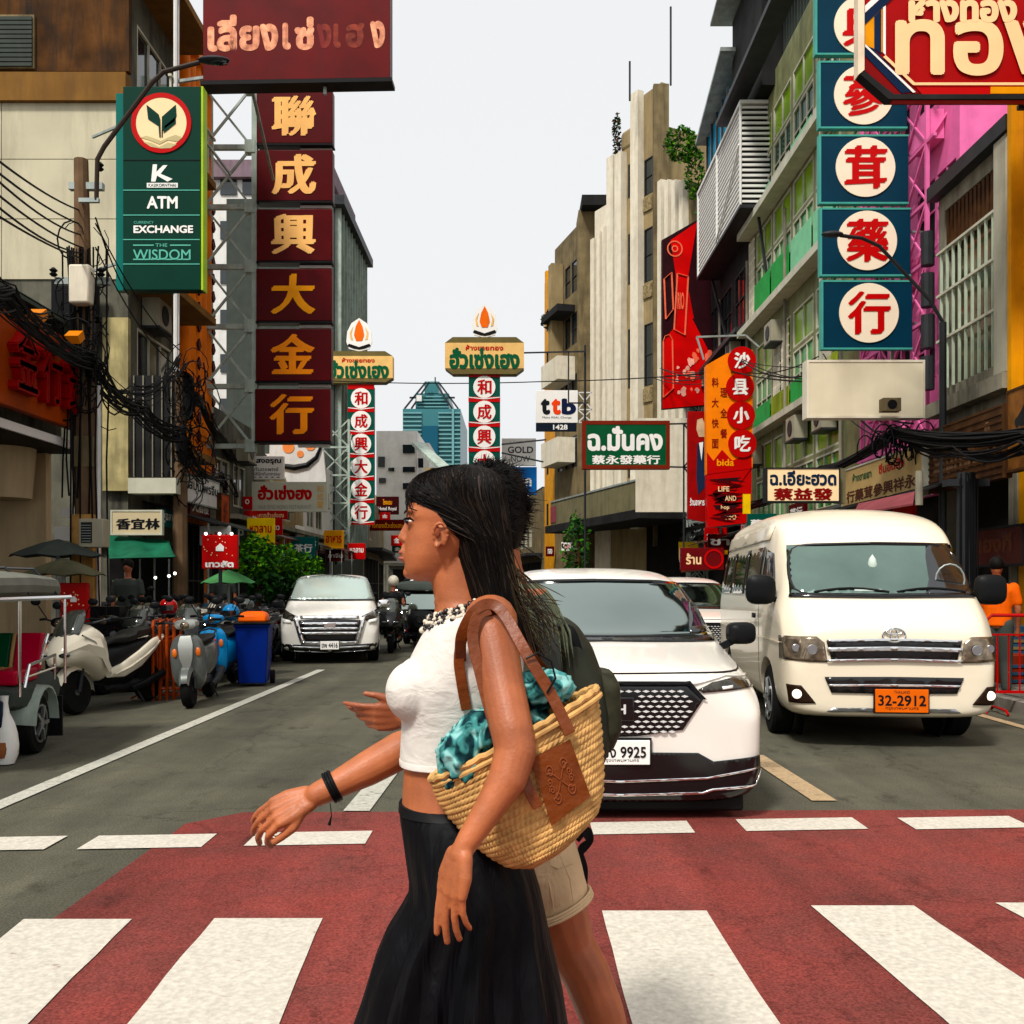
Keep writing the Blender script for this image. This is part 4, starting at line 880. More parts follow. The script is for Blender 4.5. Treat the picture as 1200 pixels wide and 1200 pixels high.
for L, mt, y_ in (([(1013,53),(1020,53),(1078,110),(1046,111),(1013,83)],M('deep_red_stripe',(.30,.01,.012),.4),-.01),([(1013,55),(1022,57),(1070,108),(1056,110),(1013,66)],m_nv,-.02),([(1013,56),(1013,53),(1072,109),(1069,110)],m_lwhite,-.03),
                  ([(1013,30),(1034,8),(1034,62),(1013,53)],M('amber_stripe',(.68,.30,.03),.4),-.012),([(1024,20),(1032,12),(1032,64),(1024,58)],m_nv,-.02),([(1013,16),(1013,8),(1040,-18),(1050,-18)],m_lwhite,-.024),([(1013,30),(1013,17),(1050,-18),(1062,-18)],m_nv,-.02),
                  ([(1034,10),(1037,8),(1037,66),(1034,63)],m_lwhite,-.03),([(1037,66),(1071,98),(1290,98),(1290,101),(1069,101),(1034,68)],m_cream,-.03),([(1072,102),(1290,102),(1290,111),(1080,111)],m_lred,-.014),([(1160,102.5),(1290,102.5),(1290,110.5),(1160,110.5)],M('amber_stripe',(.68,.30,.03)),-.02)):
    poly(t,BP(L),y_,mt,'stripe')
text(t,'ห้างทอง',xq(1127),zq(9),127*s,38*s,-.03,m_cream,.055); text(t,'ทอง',xq(1135+8),zq(57),190*s,66*s,-.03,m_cream,.028,name='lettering')
brackets(t,[((.9,.3,1.2),(1.6,.3,1.2)),((1.2,.3,-.6),(2.0,.3,-.6))],m_dsteel,.06)
# 13 blank sign
t = sg('large blank cream sign board with a small speaker on its lower edge', 943,424,1080,491,17, M('blank_cream',(.66,.60,.46),.5,var=.05,streak=.12,dark=(.4,.33,.22)), m_fin, [], d=.25, frame=.035, name='blank_sign')
t = T('loudspeaker','small black box loudspeaker below the blank cream sign','speaker',at(1043,475,16.6)); MB().box(-.15,.15,-.1,.1,-.11,.11).build('case', m_dtile, t); MB().cyl((0,-.11,0),(0,-.09,0),.08,n=16).build('cone', m_black, t)
# 14 white sign
t = sg('small white shop sign with blue Thai and dark red Chinese letters above the minibus', 896,549,982,589,16, m_bcr, m_dwall, [('ฉ.เอียะฮวด',0,.2,.90,.44,M('dark_blue_letter',(.01,.03,.08),.4),.04),('蔡益發',0,-.27,.80,.36,M('dark_red_letter',(.28,.01,.012),.4),.04)], d=.2, frame=.02)
tag(boxat(None,'sign_post_panel',983,549,991,590,16.05,.15,m_olive),'narrow olive panel at the right end of the small white sign','panel')
# 15 tan fascia and 16 carved wood fascias on right facade
def fascia(label, xpl, pxn, pxf, zt, zb, face, edge, texts, d=.12, frame=.03, name='fascia_sign'):
    yn = xpl*FP/(pxn-CXP); yf = xpl*FP/(pxf-CXP)
    return sign(label,(xpl,(yn+yf)/2,(zt+zb)/2),abs(yf-yn),zt-zb,d,-PI/2 if xpl>0 else PI/2,face,edge,texts,frame,name=name)
m_tan_s = M('tan_sign_face',(.50,.36,.18),.55,var=.08); m_br = M('brown_lettering',(.13,.04,.02),.5)
fascia('tan fascia sign with green and red Thai words over brown Chinese characters', 6.9,1086,990,3.86,3.0-.02,m_tan_s,m_fr,[('ห้างขายยา',-.21,.24,.26,.20,m_lgreen,.03),('ซิ่นอันตึ๊ง',.16,.26,.30,.22,m_lred,.03),('行藥茸參興祥永',0,-.17,.86,.28,m_br,.03)])
t = fascia('dark carved timber fascia with glinting relief letters', 7.0,1181,1092,4.05,3.0,m_wood,m_wood,[('ร้านทองคำ',0,.05,.84,.62,M('dull_gilt',(.20,.10,.04),.3,.6,var=.5,scale=9),.05)])
for i in range(9): MB().box(-1.25,1.25,-.075,-.06,-.46+i*.105,-.42+i*.105).build('carved_slat', m_wood, t)
t = fascia('lighter brown carved fascia at the right picture edge', 7.0,1290,1185,4.2,3.05,M('brown_carved_wood',(.25,.11,.04),.55,var=.4,scale=6),m_wood,[('金莊',-.1,0,.6,.7,m_dwall,.05)])
t = fascia('dim maroon sign inside the dark shop on the right', 7.35,1205,1140,2.35,1.95-.2,M('dim_maroon',(.09,.02,.015),.5),m_dwall,[('เฮงกี่',0,.1,.6,.5,m_br,.04)])
tag(MB().add([at(1000,604,16.3),at(1070,592,14.6),at(1072,578,15.4),at(1006,592,17.2)]+[p+Vector((0,0,.03)) for p in (at(1000,604,16.3),at(1070,592,14.6),at(1072,578,15.4),at(1006,592,17.2))],[(0,1,2,3),(4,5,6,7),(0,1,5,4),(1,2,6,5),(2,3,7,6),(3,0,4,7)]).build('awning', M('dusty_pink_canvas',(.30,.09,.10),.7,var=.2)),'dusty pink awning under the tan fascia sign','awning')
# 17.. left low signs
t = sg('small white notice sign with black Thai lines, upper of the stacked pair', 293,535,333,562,30, m_lwhite, m_steel, [('แสงอรุณ',0,.26,.86,.26,m_lblack,.04),('ทันตแพทย์',0,-.06,.7,.17,m_lblack,.01),('คลินิกทันตกรรม',0,-.26,.8,.15,m_lblack,.01),('* * * * *',0,-.41,.8,.06,m_lblack,.02)], d=.15)
m_pg = M('pale_green_sign',(.60,.62,.50),.5,var=.04)
t = sg('wide pale sign with red Thai letters and a small English line', 296,565,384,600,29, m_pg, m_steel, [('ฮั่วเซ่งฮง',-.06,.14,.72,.50,m_lred,.05),('HUA SENG HONG RESTAURANT',-.06,-.34,.70,.13,m_steel,.0),('和成豐',.0,0,.001,.001,m_steel)], d=.2)
s=29/FP
for i, c_ in enumerate('和成豐'): text(t,c_,36*s,(9-i*9)*s,8*s,8*s,-.105,m_sgold,.02,name='character')
t = sg('narrow red banner hanging under the wide pale sign', 286,598.5,337,608.5,28.5, m_lred, m_steel, [('ภัตตาคารฮั่วเซ่งฮง',0,0,.85,.6,m_cream,.02)], d=.05)
t = sg('small square red sign with ring mark left of the pale sign', 285,582,295.5,597,28.5, m_lred, m_steel, [('O',0,.1,.5,.4,m_lwhite,.05)], d=.08)
t = T('billboard','white billboard with a black swoosh and orange dots above the pale sign','billboard',at(345,540,34)); s=34/FP
zq = lambda py: -(py-540)*s; xq = lambda px: (px-345)*s; BP = lambda L: [(xq(a_),zq(b_)) for a_, b_ in L]
MB().prism(BP([(316,519),(378,519),(382,562),(380,596),(314,596)]),0,.2).build('panel', m_wwall, t)
b = MB(); b.tube([(xq(x),-.03,zq(y_)) for x,y_ in ((310,532),(316,540),(330,546),(345,548),(360,545),(371,536),(376,524),(372,518))],[.02,.06,.09,.10,.09,.07,.05,.02],8); b.build('swoosh', m_black, t)
for x, y_, r_ in ((338,524,7),(364,522,6),(352,532,4)): disc(t,xq(x),zq(y_),r_*s,-.02,M('orange_dot',(.75,.28,.12),.5),'dot',20)
t = sg('cream herb shop signboard with black Chinese letters above the green awning', 131,598,191,627,19.6, M('cream_signboard',(.52,.44,.30),.6,var=.08), m_fr, [('香宜林',.03,-.06,.86,.46,m_lblack,.05,True)], d=.1, frame=.03)
m_rs = M('festive_red',(.55,.006,.010),.45,var=.15,scale=6)
def redsign(label, x0,y0,x1,y1,Y):
    t = sg(label,x0,y0,x1,y1,Y,m_rs,m_lred,[('เทวสัต',.0,-.36,.80,.20,m_lwhite,.05)],d=.1,name='vendor_sign'); s=Y/FP; w_=(x1-x0)*s
    MB().prism([(-.10*w_,.02*w_),(.12*w_,.02*w_),(.13*w_,.14*w_),(.02*w_,.24*w_),(-.02*w_,.2*w_),(-.1*w_,.13*w_)],-.062,-.052).build('emblem', m_lwhite, t)
    random.seed(9)
    for i in range(16): a_,c_=random.uniform(-.45,.45)*w_,random.uniform(-.15,.42)*w_; poly(t,[(a_-.01,c_),(a_,c_-.012),(a_+.012,c_),(a_,c_+.012)],-.056,m_cream,'sparkle')
    return t
t = redsign('bright red vendor sign on a post above the parked motorbikes',237.5,627,279,666.5,18)
MB().cyl((0,0,-.31),(0,0,-2.0),.035,n=8).build('post', m_dsteel, t)
for x in (-.25,0,.22): MB().ell((x,-.05,.33),.028).build('bulb', M('lit_bulb',(1,.95,.85),.5,var=0,emit=3), t)
t = redsign('red vendor sign partly hidden between tuk-tuk and pole',72,683,104,729,13.0); MB().cyl((0,0,-.27),(0,0,-.95),.03,n=8).build('post', m_dsteel, t)
# left receding fascias
t = fascia('white fascia sign with a black fringe of letters on the left shops', -7.3,216,254,3.95,3.3,m_wwall,m_steel,[('สมุนไพรจีน',0,.1,.9,.5,m_lblack,.03)])
t = fascia('orange upright board beyond the fringed white fascia', -7.2,256,266,3.7,2.7,M('rust_orange_board',(.50,.09,.02),.5),m_wood,[('金行',0,0,.5,.7,m_maroon,.03)])
t = sg('small maroon hotel sign right of the left roundel column', 441,582,467.5,603,60, M('hotel_maroon',(.07,.008,.01),.4), m_steel, [('โรงแรม',0,.2,.4,.3,m_gold,.03),('Hotel Royal',0,-.2,.8,.25,m_lwhite,.02)], d=.15)
t = sg('dark red banner with tiny gold writing left of the woman\'s face', 430,609,474,622,55, M('banner_maroon',(.22,.01,.014),.4), m_steel, [('ห้างทองฮั่วเซ่งเฮง',0,0,.9,.5,m_gold,.02)], d=.1)
t = sg('brownish-red notice board above the minivan roof', 383,627,408,656,45, M('brick_print',(.30,.14,.09),.6,var=.4,scale=6), m_steel, [('ตลาดเก่า',0,.2,.7,.3,m_cream,.02),('เยาวราช',0,-.2,.7,.25,m_cream,.02)], d=.1)
t = sg('dull red shop sign behind the right lane above the white car', 797,642,848,668,24, M('dull_red_sign',(.20,.014,.016),.5,var=.2), m_wood, [('ร้าน',-.2,0,.35,.5,m_cream,.03)], d=.12)
disc(t,.28,0,.24,-.075,m_lred,'ring',32,r2=.19)
t = fascia('red and yellow food stall board under the snack sign', 6.3,845,800,2.6,1.95,M('stall_red',(.38,.03,.02),.5,var=.4,scale=5),m_wood,[('ก๋วยเตี๋ยว',0,0,.8,.6,m_gold,.03)])

# small street-level fascia signs and hanging boards along both pavements
random.seed(404); fc = [m_lred,M('fascia_amber',(.70,.33,.04),.5),m_lwhite,M('fascia_teal',(.02,.16,.15),.5),m_maroon,M('fascia_yellow',(.75,.52,.08),.5),m_sgreen,m_lred]
tx = ['ร้านทอง','อาหาร','金行','ยาจีน','藥行','หูฉลาม','大酒樓','ก๋วยเตี๋ยว','ชา','茶行','ขนม','燕窩']
for i in range(13):
    Y = 18.6+i*1.75; z = (2.75,3.35,2.6)[i%3]; L_ = random.uniform(.9,1.5)
    sign('street-level shop board on the right, %s from the minibus'%ORD[i] if i<10 else 'street-level shop board on the right near the %s end of the row'%('olive canopy' if i==12 else 'snack sign' if i==10 else 'dark banner'),(7.35-.1*(i%2),Y,z),L_,random.uniform(.35,.6),.1,-PI/2,fc[i%8],m_dsteel,[(tx[i%12],0,0,.8,.55,m_lwhite if i%8 in (0,3,4,6,7) else m_lred,.03)],name='shop_board',group='street-level shop boards on the right')
for i in range(12):
    Y = 21.2+i*1.8; z = (2.9,3.3,2.55)[i%3]
    sign('street-level shop board on the left, %s from the herb shop'%ORD[i] if i<10 else 'street-level shop board on the left at the %s end of the row'%('very far' if i==11 else 'far'),(-7.55+.1*(i%2),Y,z),random.uniform(.9,1.5),random.uniform(.35,.6),.1,PI/2,fc[(i+3)%8],m_dsteel,[(tx[(i+5)%12],0,0,.8,.55,m_lwhite if (i+3)%8 in (0,3,4,6,7) else m_lred,.03)],name='shop_board',group='street-level shop boards on the left')
for i in range(8):      # boards facing the camera, hung over the pavement
    Yb_ = 20+i*2.6; x = 6.7 if i%2 else 6.3
    sign('small hanging board over the right pavement, %s from the minibus'%ORD[i],(x,Yb_,2.55+.25*(i%3)),.75,.5+.2*(i%2),.08,0,fc[(i*3)%8],m_dsteel,[(tx[(i*2)%12],0,0,.8,.4,m_lwhite if (i*3)%8 in (0,3,4,6,7) else m_lred,.03)],name='hanging_board',group='hanging boards over the right pavement')
    sign('small hanging board over the left pavement, %s from the herb shop'%ORD[i],(-6.9+.4*(i%2),22.5+i*2.5,2.6+.25*(i%3)),.7,.45+.2*(i%2),.08,0,fc[(i*3+2)%8],m_dsteel,[(tx[(i*2+3)%12],0,0,.8,.4,m_lwhite if (i*3+2)%8 in (0,3,4,6,7) else m_lred,.03)],name='hanging_board',group='hanging boards over the left pavement')
# ================================================================== poles, cables, lamps, plants, street furniture
m_polew = M('weathered_pole_concrete',(.20,.13,.08),.85,var=.25,scale=3,streak=.5,dark=(.05,.03,.02)); m_bulb = M('lit_bulb',(1,.95,.85),.5,var=0,emit=1.6)
def polyline(pts, n, jit, sag, rnd):
    L = []; o = Vector((rnd.uniform(-jit,jit),rnd.uniform(-jit,jit),rnd.uniform(-jit,jit)))
    for a, b in zip(pts, pts[1:]):
        o2 = Vector((rnd.uniform(-jit,jit),rnd.uniform(-jit,jit),rnd.uniform(-jit,jit))); s_ = sag*rnd.uniform(.5,1.6)
        for k in range(n):
            u = k/n; p = (a+o).lerp(b+o2, u); p.z -= s_*4*u*(1-u); L.append(p)
        o = o2
    L.append(pts[-1]+o); return L
def bundle(label, pts, count, jit, sag, r=.018, seed=1, name='cable_bundle', kind='stuff'):
    rnd = random.Random(seed); b = MB(); P = [at(*p) for p in pts]
    for i in range(count): b.tube(polyline(P,7,jit,sag,rnd), r*rnd.uniform(.6,1.5), 4, cap=False)
    return tag(b.build(name, m_cable), label, 'cables', kind=kind)
# pole 1
t = T('utility_pole','weathered brown concrete utility pole with cable tangle, nearer of the two on the left','utility pole',(-6.35,14.5,0))
MB().tube([(0,0,0),(-.02,0,4),(-.08,0,7.75)],[.17,.14,.10],10).build('pole', m_polew, t, smooth=True)
MB().box(-.16,.16,-.16,.14,1.0,2.5).build('timber_cladding', M('raw_timber',(.45,.26,.11),.8,var=.3,scale=6), t)
a = at(98,336,14.3); MB().box(-.15,.15,-.12,.10,-.28,.28).build('junction_box', m_fin, t, loc=(a.x+6.35,-.25,a.z), bevel=.03)
MB().box(-.12,.14,-.14,.10,3.2,3.65).build('steel_box', m_dtile, t)
MB().box(-.25,.25,-.05,.05,7.3,7.4).build('crossarm', m_steel, t); MB().box(-.45,.35,-.05,.05,5.9,6.0).build('crossarm', m_steel, t)
im = MB().lathe((0,0,0),[(.03,0),(.06,.03),(.03,.06),(.06,.09),(.02,.13)],n=10).me('insulator', m_blackp, True)
for x,z in ((.28,7.55),(-.4,6.0),(.3,6.0),(-.3,5.3),(.26,5.3)): link('insulator', im, t, (x-.05,-.08,z))
rnd = random.Random(2); b = MB()
for i in range(54):
    c = Vector((rnd.gauss(0,.16),rnd.gauss(-.15,.1),rnd.uniform(4.0,6.6) if i%2 else rnd.uniform(4.2,5.0))); r_ = rnd.uniform(.08,.36); a_ = rnd.uniform(0,6); tl = rnd.uniform(-.7,.7)
    b.tube([c+Vector((r_*math.cos(a_+k*.5)*.8, tl*r_*math.sin(a_+k*.5)*.4, r_*math.sin(a_+k*.5)*1.1)) for k in range(int(rnd.uniform(6,13)))], rnd.uniform(.006,.014), 4, cap=False)
for i in range(18):
    x = rnd.gauss(0,.16); y = rnd.gauss(-.12,.06); b.tube([(x+rnd.gauss(0,.03),y,z) for z in (6.4,5.2,4.2,3.3,rnd.uniform(.6,2.8))], .014, 4, cap=False)
b.build('cable_tangle', m_cable, t, kind='stuff')
b = MB(); b.cyl((.2,-.05,.4),(.2,-.05,4.4),.03,n=8); b.build('conduit', m_wwall, t)
# pole 2
t = T('utility_pole','brown utility pole smothered in black cables, farther of the two on the left','utility pole',(-6.85,20.0,0))
MB().tube([(0,0,0),(0,0,3),(0,0,5.8)],[.16,.14,.12],10).build('pole', m_polew, t, smooth=True)
rnd = random.Random(3); b = MB()
for i in range(90):
    c = Vector((rnd.gauss(.12,.2),rnd.gauss(-.1,.12),rnd.uniform(3.4,6.0))); r_ = rnd.uniform(.08,.4); a_ = rnd.uniform(0,6)
    b.tube([c+Vector((r_*math.cos(a_+k*.5)*.7, .1*math.sin(k), r_*math.sin(a_+k*.5)*1.2)) for k in range(int(rnd.uniform(5,12)))], rnd.uniform(.007,.018), 4, cap=False)
b.ell((.16,0,5.3),(.14,.12,.5),12,8); b.build('cable_tangle', m_cable, t, kind='stuff')
MB().ell((.1,-.2,4.3),(.12,.1,.4),12,8).build('splice_case', m_blackp, t, smooth=True)
# pole lights on pole2 shopfront: strings of bulbs
for k,(px,py,Y) in enumerate(((352//4+0,659,15),(94,667,15),(100,667,15),(198,675,18),(205,672,18),(182,677,19),(268,680,20),(294,693,22))):
    tag(MB().ell(at(px,py,Y),.028 if k else .06,10,8).build('hanging_bulb', m_bulb, smooth=True),('large lit bulb under the vendor umbrellas at the left','small lit bulb by the first left pole, left of a pair','small lit bulb by the first left pole, right of a pair','upper left bulb of three beside the herb shop opening','upper right bulb of three beside the herb shop opening','lowest bulb of three beside the herb shop opening','small lit bulb just under the red vendor sign','small lit bulb near the green street trees')[k],'lamp','small lit bulbs along the left shops')
bundle('thick sagging bundle of black cables from the left edge to the first pole',[(-60,305,8.5),(0,348,10),(104,424,14.4)],26,.12,.10,.013,4)
bundle('upper fan of cables between the left edge and the first pole',[(-40,288,9),(0,335,10.5),(60,380,12.6),(106,418,14.4)],10,.16,.1,.010,14)
bundle('heavy cable bundle between the two left poles',[(106,426,14.4),(160,478,17),(214,508,19.8)],22,.15,.15,.014,5)
bundle('cables rising from the second left pole over the fringed sign',[(214,440,19.8),(235,470,22),(262,520,26),(296,575,33)],20,.15,.1,.014,6)
bundle('lower cables from the second left pole down the street',[(214,520,19.8),(262,560,26),(300,600,36),(345,625,50)],16,.18,.25,.017,7)
bundle('drooping loose cables crossing the stained facade',[(110,420,14.4),(150,455,17),(215,420,19.8)],9,.12,.35,.014,8)
for i,(p,q_,sg_) in enumerate((((-10,182,9),(92,246,14.4),.05),((-10,196,9),(92,262,14.4),.05),((-10,205,9),(94,275,14.4),.08),((-10,222,9),(96,290,14.4),.06),((-10,236,9),(96,297,14.4),.09),((-10,248,9),(96,303,14.4),.04),((112,255,14.4),(150,345,17),.1),((112,262,14.4),(210,410,19.8),.2),((112,290,14.4),(208,430,19.8),.25))):
    cable('thin overhead wire at the first left pole, %s counting down from the top' % ORD[i], [p,q_], .012, sg_)
for o in COL.objects:
    if o.name.startswith('cable') and str(o.get('label')).startswith('thin overhead wire at'): o['group']='thin overhead wires at the first left pole'
bundle('thick black cable bundle sloping across the right side',[(1290,478,10),(1200,508,12.6),(1050,506,16.8),(960,552,21),(880,592,28),(800,622,40)],26,.09,.10,.015,9)
bundle('second bundle of cables over the carved timber signs',[(1290,500,10),(1200,522,12.6),(1120,528,14.5),(1058,508,16.8)],12,.09,.12,.013,10)
bundle('thin cables over the green building and snack sign',[(1056,500,16.8),(980,430,20),(870,430,28),(776,440,38)],5,.35,.2,.016,11)
rnd = random.Random(12); b = MB()
for i in range(44):
    c = at(1062+rnd.gauss(0,18),512+rnd.gauss(6,8),16.6); r_ = rnd.uniform(.06,.22); a_ = rnd.uniform(0,6)
    b.tube([c+Vector((r_*.7*math.cos(a_+k*.6),.04*k,r_*1.3*math.sin(a_+k*.6))) for k in range(10)], .014, 4, cap=False)
tag(b.build('cable_coil', m_cable),'tangle of cable loops above the tan fascia sign','cables',kind='stuff')
# street lamps
t = T('street_lamp','grey street lamp with a long curved arm crossing the green bank sign','street lamp',(-6.2,14.35,0))
P = [at(113,235,14.35)-Vector((-6.2,14.35,0)),at(114,187,14.3)-Vector((-6.2,14.35,0)),at(122,172,14.3)-Vector((-6.2,14.35,0)),at(178,97,14.2)-Vector((-6.2,14.35,0)),at(192,84,14.2)-Vector((-6.2,14.35,0)),at(234,73,14.2)-Vector((-6.2,14.35,0))]
MB().tube(P,.035,8).build('arm', M('lamp_arm_brown',(.07,.05,.04),.5), t, smooth=True)
a = P[-1]; MB().ell(a+Vector((.2,0,.03)),(.24,.1,.05),14,8).build('lamp_head', m_dsteel, t, smooth=True); MB().ell(a+Vector((.28,0,.0)),(.14,.07,.04),12,6).build('lens', m_glass, t)
MB().box(P[0].x-.25,P[0].x+.04,-.03,.03,P[0].z-.03,P[0].z+.03).build('clamp', m_steel, t)
base = Vector((6.4,16.4,0)); t = T('street_lamp','thin street lamp arm reaching over the blue roundel column','street lamp',base)
P = [at(1105,378,16)-base,at(1090,352,16)-base,at(1030,288,15.8)-base,at(1010,279,15.7)-base,at(985,276,15.6)-base]
MB().tube(P,.03,8).build('arm', m_dsteel, t, smooth=True); MB().ell(P[-1]+Vector((-.13,0,.02)),(.18,.08,.05),14,8).build('lamp_head', m_dsteel, t, smooth=True)
MB().tube([(P[0].x,P[0].y,P[0].z),(P[0].x,P[0].y,0)],.06,8).build('post', m_dsteel, t)
# right poles
tag(MB().cyl(at(1077,592,14.6),at(1077,552,14.6),.055,n=10).build('concrete_post', m_conc),'pale concrete post in front of the tan fascia sign','post')
o = bpy.data.objects['concrete_post']; 
t = T('utility_pole','black utility pole standing right of the minibus','utility pole',(6.55,14.3,0))
MB().tube([(0,0,0),(0,0,3.1)],[.14,.12],10).build('pole', m_dsteel, t, smooth=True)
MB().box(-.3,.3,-.1,.1,2.9,3.0).build('crossarm', m_dsteel, t)
rnd = random.Random(21); b = MB()
for i in range(22):
    x=rnd.gauss(0,.09); b.tube([(x,-.12,z+rnd.uniform(-.1,.1)) for z in (3.0,2.7,2,rnd.uniform(.6,1.6))],.012,4,cap=False)
b.build('hanging_cables', m_cable, t, kind='stuff')
# wall-mounted aircon + umbrellas left
t = T('air_conditioner','beige outdoor air-conditioning unit fixed beside the first left pole','air conditioner',at(110.5,625,13.9)); 
MB().box(-.17,.17,-.12,.12,-.2,.2).build('case', M('ac_beige',(.36,.34,.26),.5,streak=.4,dark=(.15,.12,.08)), t, bevel=.01); MB().box(-.13,.02,-.135,-.121,-.14,.15).build('grille', m_dwall, t)
for i in range(7): MB().box(-.12,.01,-.142,-.136,-.12+i*.037,-.112+i*.037).build('grille_bar', m_steel, t)
def canopy(label, px, py, Y, hw, hh, mt, ribs=8, pole=True, name='market_umbrella'):
    c = at(px,py,Y); t = T(name,label,'umbrella',(c.x,c.y,0)); b = MB(); n = ribs*2; z0 = c.z
    rows = [[Vector((hw*r_*math.cos(2*PI*k/n),hw*r_*math.sin(2*PI*k/n),z0+hh*(1-r_**1.3)-(.03*r_ if k%2 else 0))) for k in range(n)] for r_ in (.02,.35,.7,1)]
    b.grid(rows,caps=False); o = b.build('canopy', mt, t); o.modifiers.new('s','SOLIDIFY').thickness = .012
    if pole: MB().cyl((0,0,.1),(0,0,z0+hh*.95),.025,n=8).build('pole', m_steel, t); MB().cyl((0,0,0),(0,0,.1),.2,n=12).build('base', m_dsteel, t)
    return t
canopy('upper dark faded vendor umbrella by the beige wall',68,650,13.8,.62,.22,m_dgrey)
canopy('lower olive vendor umbrella beneath the dark one',75,672,13.0,.52,.2,M('olive_canvas',(.12,.115,.07),.8,var=.3))
o = canopy('small green and cream vendor umbrella behind the red vendor sign',268,682,20,.55,.25,M('green_canvas',(.08,.22,.09),.8,var=.5,scale=2))
u = canopy('red, white and green parasol seen over the roof of the white car',678,667,60,1.35,.55,M('parasol_white',(.6,.58,.52),.7),12)
cn = [c for c in COL.objects if c.parent==u and c.name.startswith('canopy')][0]
cn.data.materials.append(M('parasol_red',(.50,.03,.04),.7)); cn.data.materials.append(M('parasol_green',(.03,.28,.18),.7))
for p in cn.data.polygons: p.material_index = (0,1,0,2)[int((math.atan2(p.center.y,p.center.x)+PI)/(PI/4))%4]
canopy('dark umbrella on the far left pavement by the low shops',318,655,40,1.2,.4,m_dwall)
# shrubs
def leafy(t, c, r, n, mt, size, seed, name='leaves'):
    rnd = random.Random(seed); b = MB(); mats = mt
    for i in range(n):
        d = Vector((rnd.gauss(0,1),rnd.gauss(0,1),rnd.gauss(0,1))).normalized(); rr = rnd.uniform(.45,1)**.5*(1+.25*noise.noise(d*2.3+Vector((seed,0,0))))
        p = Vector(c)+Vector((d.x*r[0],d.y*r[1],d.z*r[2]))*rr; s_ = size*rnd.uniform(.6,1.5)
        u = Vector((rnd.gauss(0,1),rnd.gauss(0,1),rnd.gauss(0,.6))).normalized(); v = u.cross(Vector((rnd.gauss(0,1),rnd.gauss(0,1),rnd.gauss(0,1)))).normalized()
        b.cur = rnd.randrange(len(mats)); b.add([p-u*s_,p+v*s_*.45,p+u*s_,p-v*s_*.45],[(0,1,2,3)])
    me = bpy.data.meshes.new(name); me.from_pydata(b.v,[],b.f)
    for m_ in mats: me.materials.append(m_)
    me.polygons.foreach_set('material_index', b.mi); return link(name, me, t, kind='stuff')
m_lf = [M('leaf_green_a',(.055,.18,.025),.5,var=.3),M('leaf_green_b',(.12,.29,.035),.5,var=.3),M('leaf_green_c',(.02,.075,.015),.5,var=.3)]
for i,(px,py,Y,r_,lb) in enumerate(((301,655,21,(.52,.42,.52),'left of two bushy green street trees before the white minivan'),(330,660,22.5,(.52,.42,.44),'right of two bushy green street trees before the white minivan'),(356,668,24,(.5,.5,.4),'small dark bush partly behind the white minivan'))):
    c = at(px,py,Y); t = T('street_tree',lb,'tree',(c.x,c.y,0)); MB().tube([(0,0,0),(.04,0,c.z*.5),(0,0,c.z)],[.07,.05,.03],8).build('trunk', m_wood, t)
    leafy(t,(0,0,c.z),r_,1100,m_lf,.06,i,'crown'); leafy(t,(.15,0,c.z-.5),(r_[0]*.7,.4,.4),350,m_lf[2:],.09,i+9,'crown')
    MB().lathe((0,0,0),[(.2,.13),(.3,.5),(.27,.5),(.18,.3)],n=14).build('pot', m_dtile, t)
t = T('roof_plant','leafy creeper spilling over the roof edge beside the deco tower','plant',at(798,170,42)); leafy(t,(0,0,0),(.75,.5,.8),700,m_lf,.10,5,'foliage'); leafy(t,(.6,0,-1.2),(.45,.4,1.2),500,m_lf,.09,6,'foliage'); leafy(t,(.9,0,-2.9),(.25,.3,1.0),200,m_lf[:1],.08,7,'foliage')
t = T('roof_plant','dry reddish creeper on the left parapet of the deco tower','plant',at(723,158,48)); leafy(t,(0,0,0),(.22,.25,1.1),220,[m_wood,m_lf[2]],.10,8,'foliage')
t = T('street_tree','straggly roadside greenery right of the man\'s head','tree',(2.3,36,0)); leafy(t,(-.1,0,2.6),(.55,.6,1.5),520,m_lf[2:]+m_lf[:1],.10,17,'crown'); MB().tube([(0,0,0),(0,0,3)],.06,8).build('trunk', m_wood, t)
t = T('balcony_plant','dark plant on the orange building corner','plant',at(643,376,55)); leafy(t,(0,0,0),(.45,.4,.5),160,m_lf[2:],.10,18,'foliage')
# wheelie bin
b0 = ground(298,803); t = T('wheelie_bin','blue wheelie bin with a bright orange lid bag at the lane line','bin',(b0.x,b0.y,0),R(8))
m_bin = M('bin_blue',(.004,.035,.30),.45,var=.08)
rows = [[Vector((sx*w_,sy*d_+o_,z)) for sx,sy in ((-1,-1),(1,-1),(1,1),(-1,1))] for w_,d_,z,o_ in ((.19,.24,.05,.0),(.235,.30,.86,0),(.255,.32,.865,0),(.255,.32,.90,0))]
MB().grid(rows).build('tub', m_bin, t, bevel=.012)
MB().box(-.27,.27,-.36,.34,.902,.93).build('rim', m_blackp, t, bevel=.01)
MB().grid([[Vector((sx*w_,sy*d_,z)) for sx,sy in ((-1,-1),(1,-1),(1,1),(-1,1))] for w_,d_,z in ((.20,.26,.932),(.19,.24,1.04),(.13,.18,1.08))]).build('lid', M('bin_orange',(.80,.16,.01),.5), t, bevel=.03)
for s_ in (-1,1): MB().cyl((s_*.2,.3,.1),(s_*.26,.3,.1),.10,n=16).build('wheel', m_rubber, t)
MB().tube([(-.24,.36,.8),(-.24,.42,.82),(.24,.42,.82),(.24,.36,.8)],.016,8).build('handle', m_blackp, t)
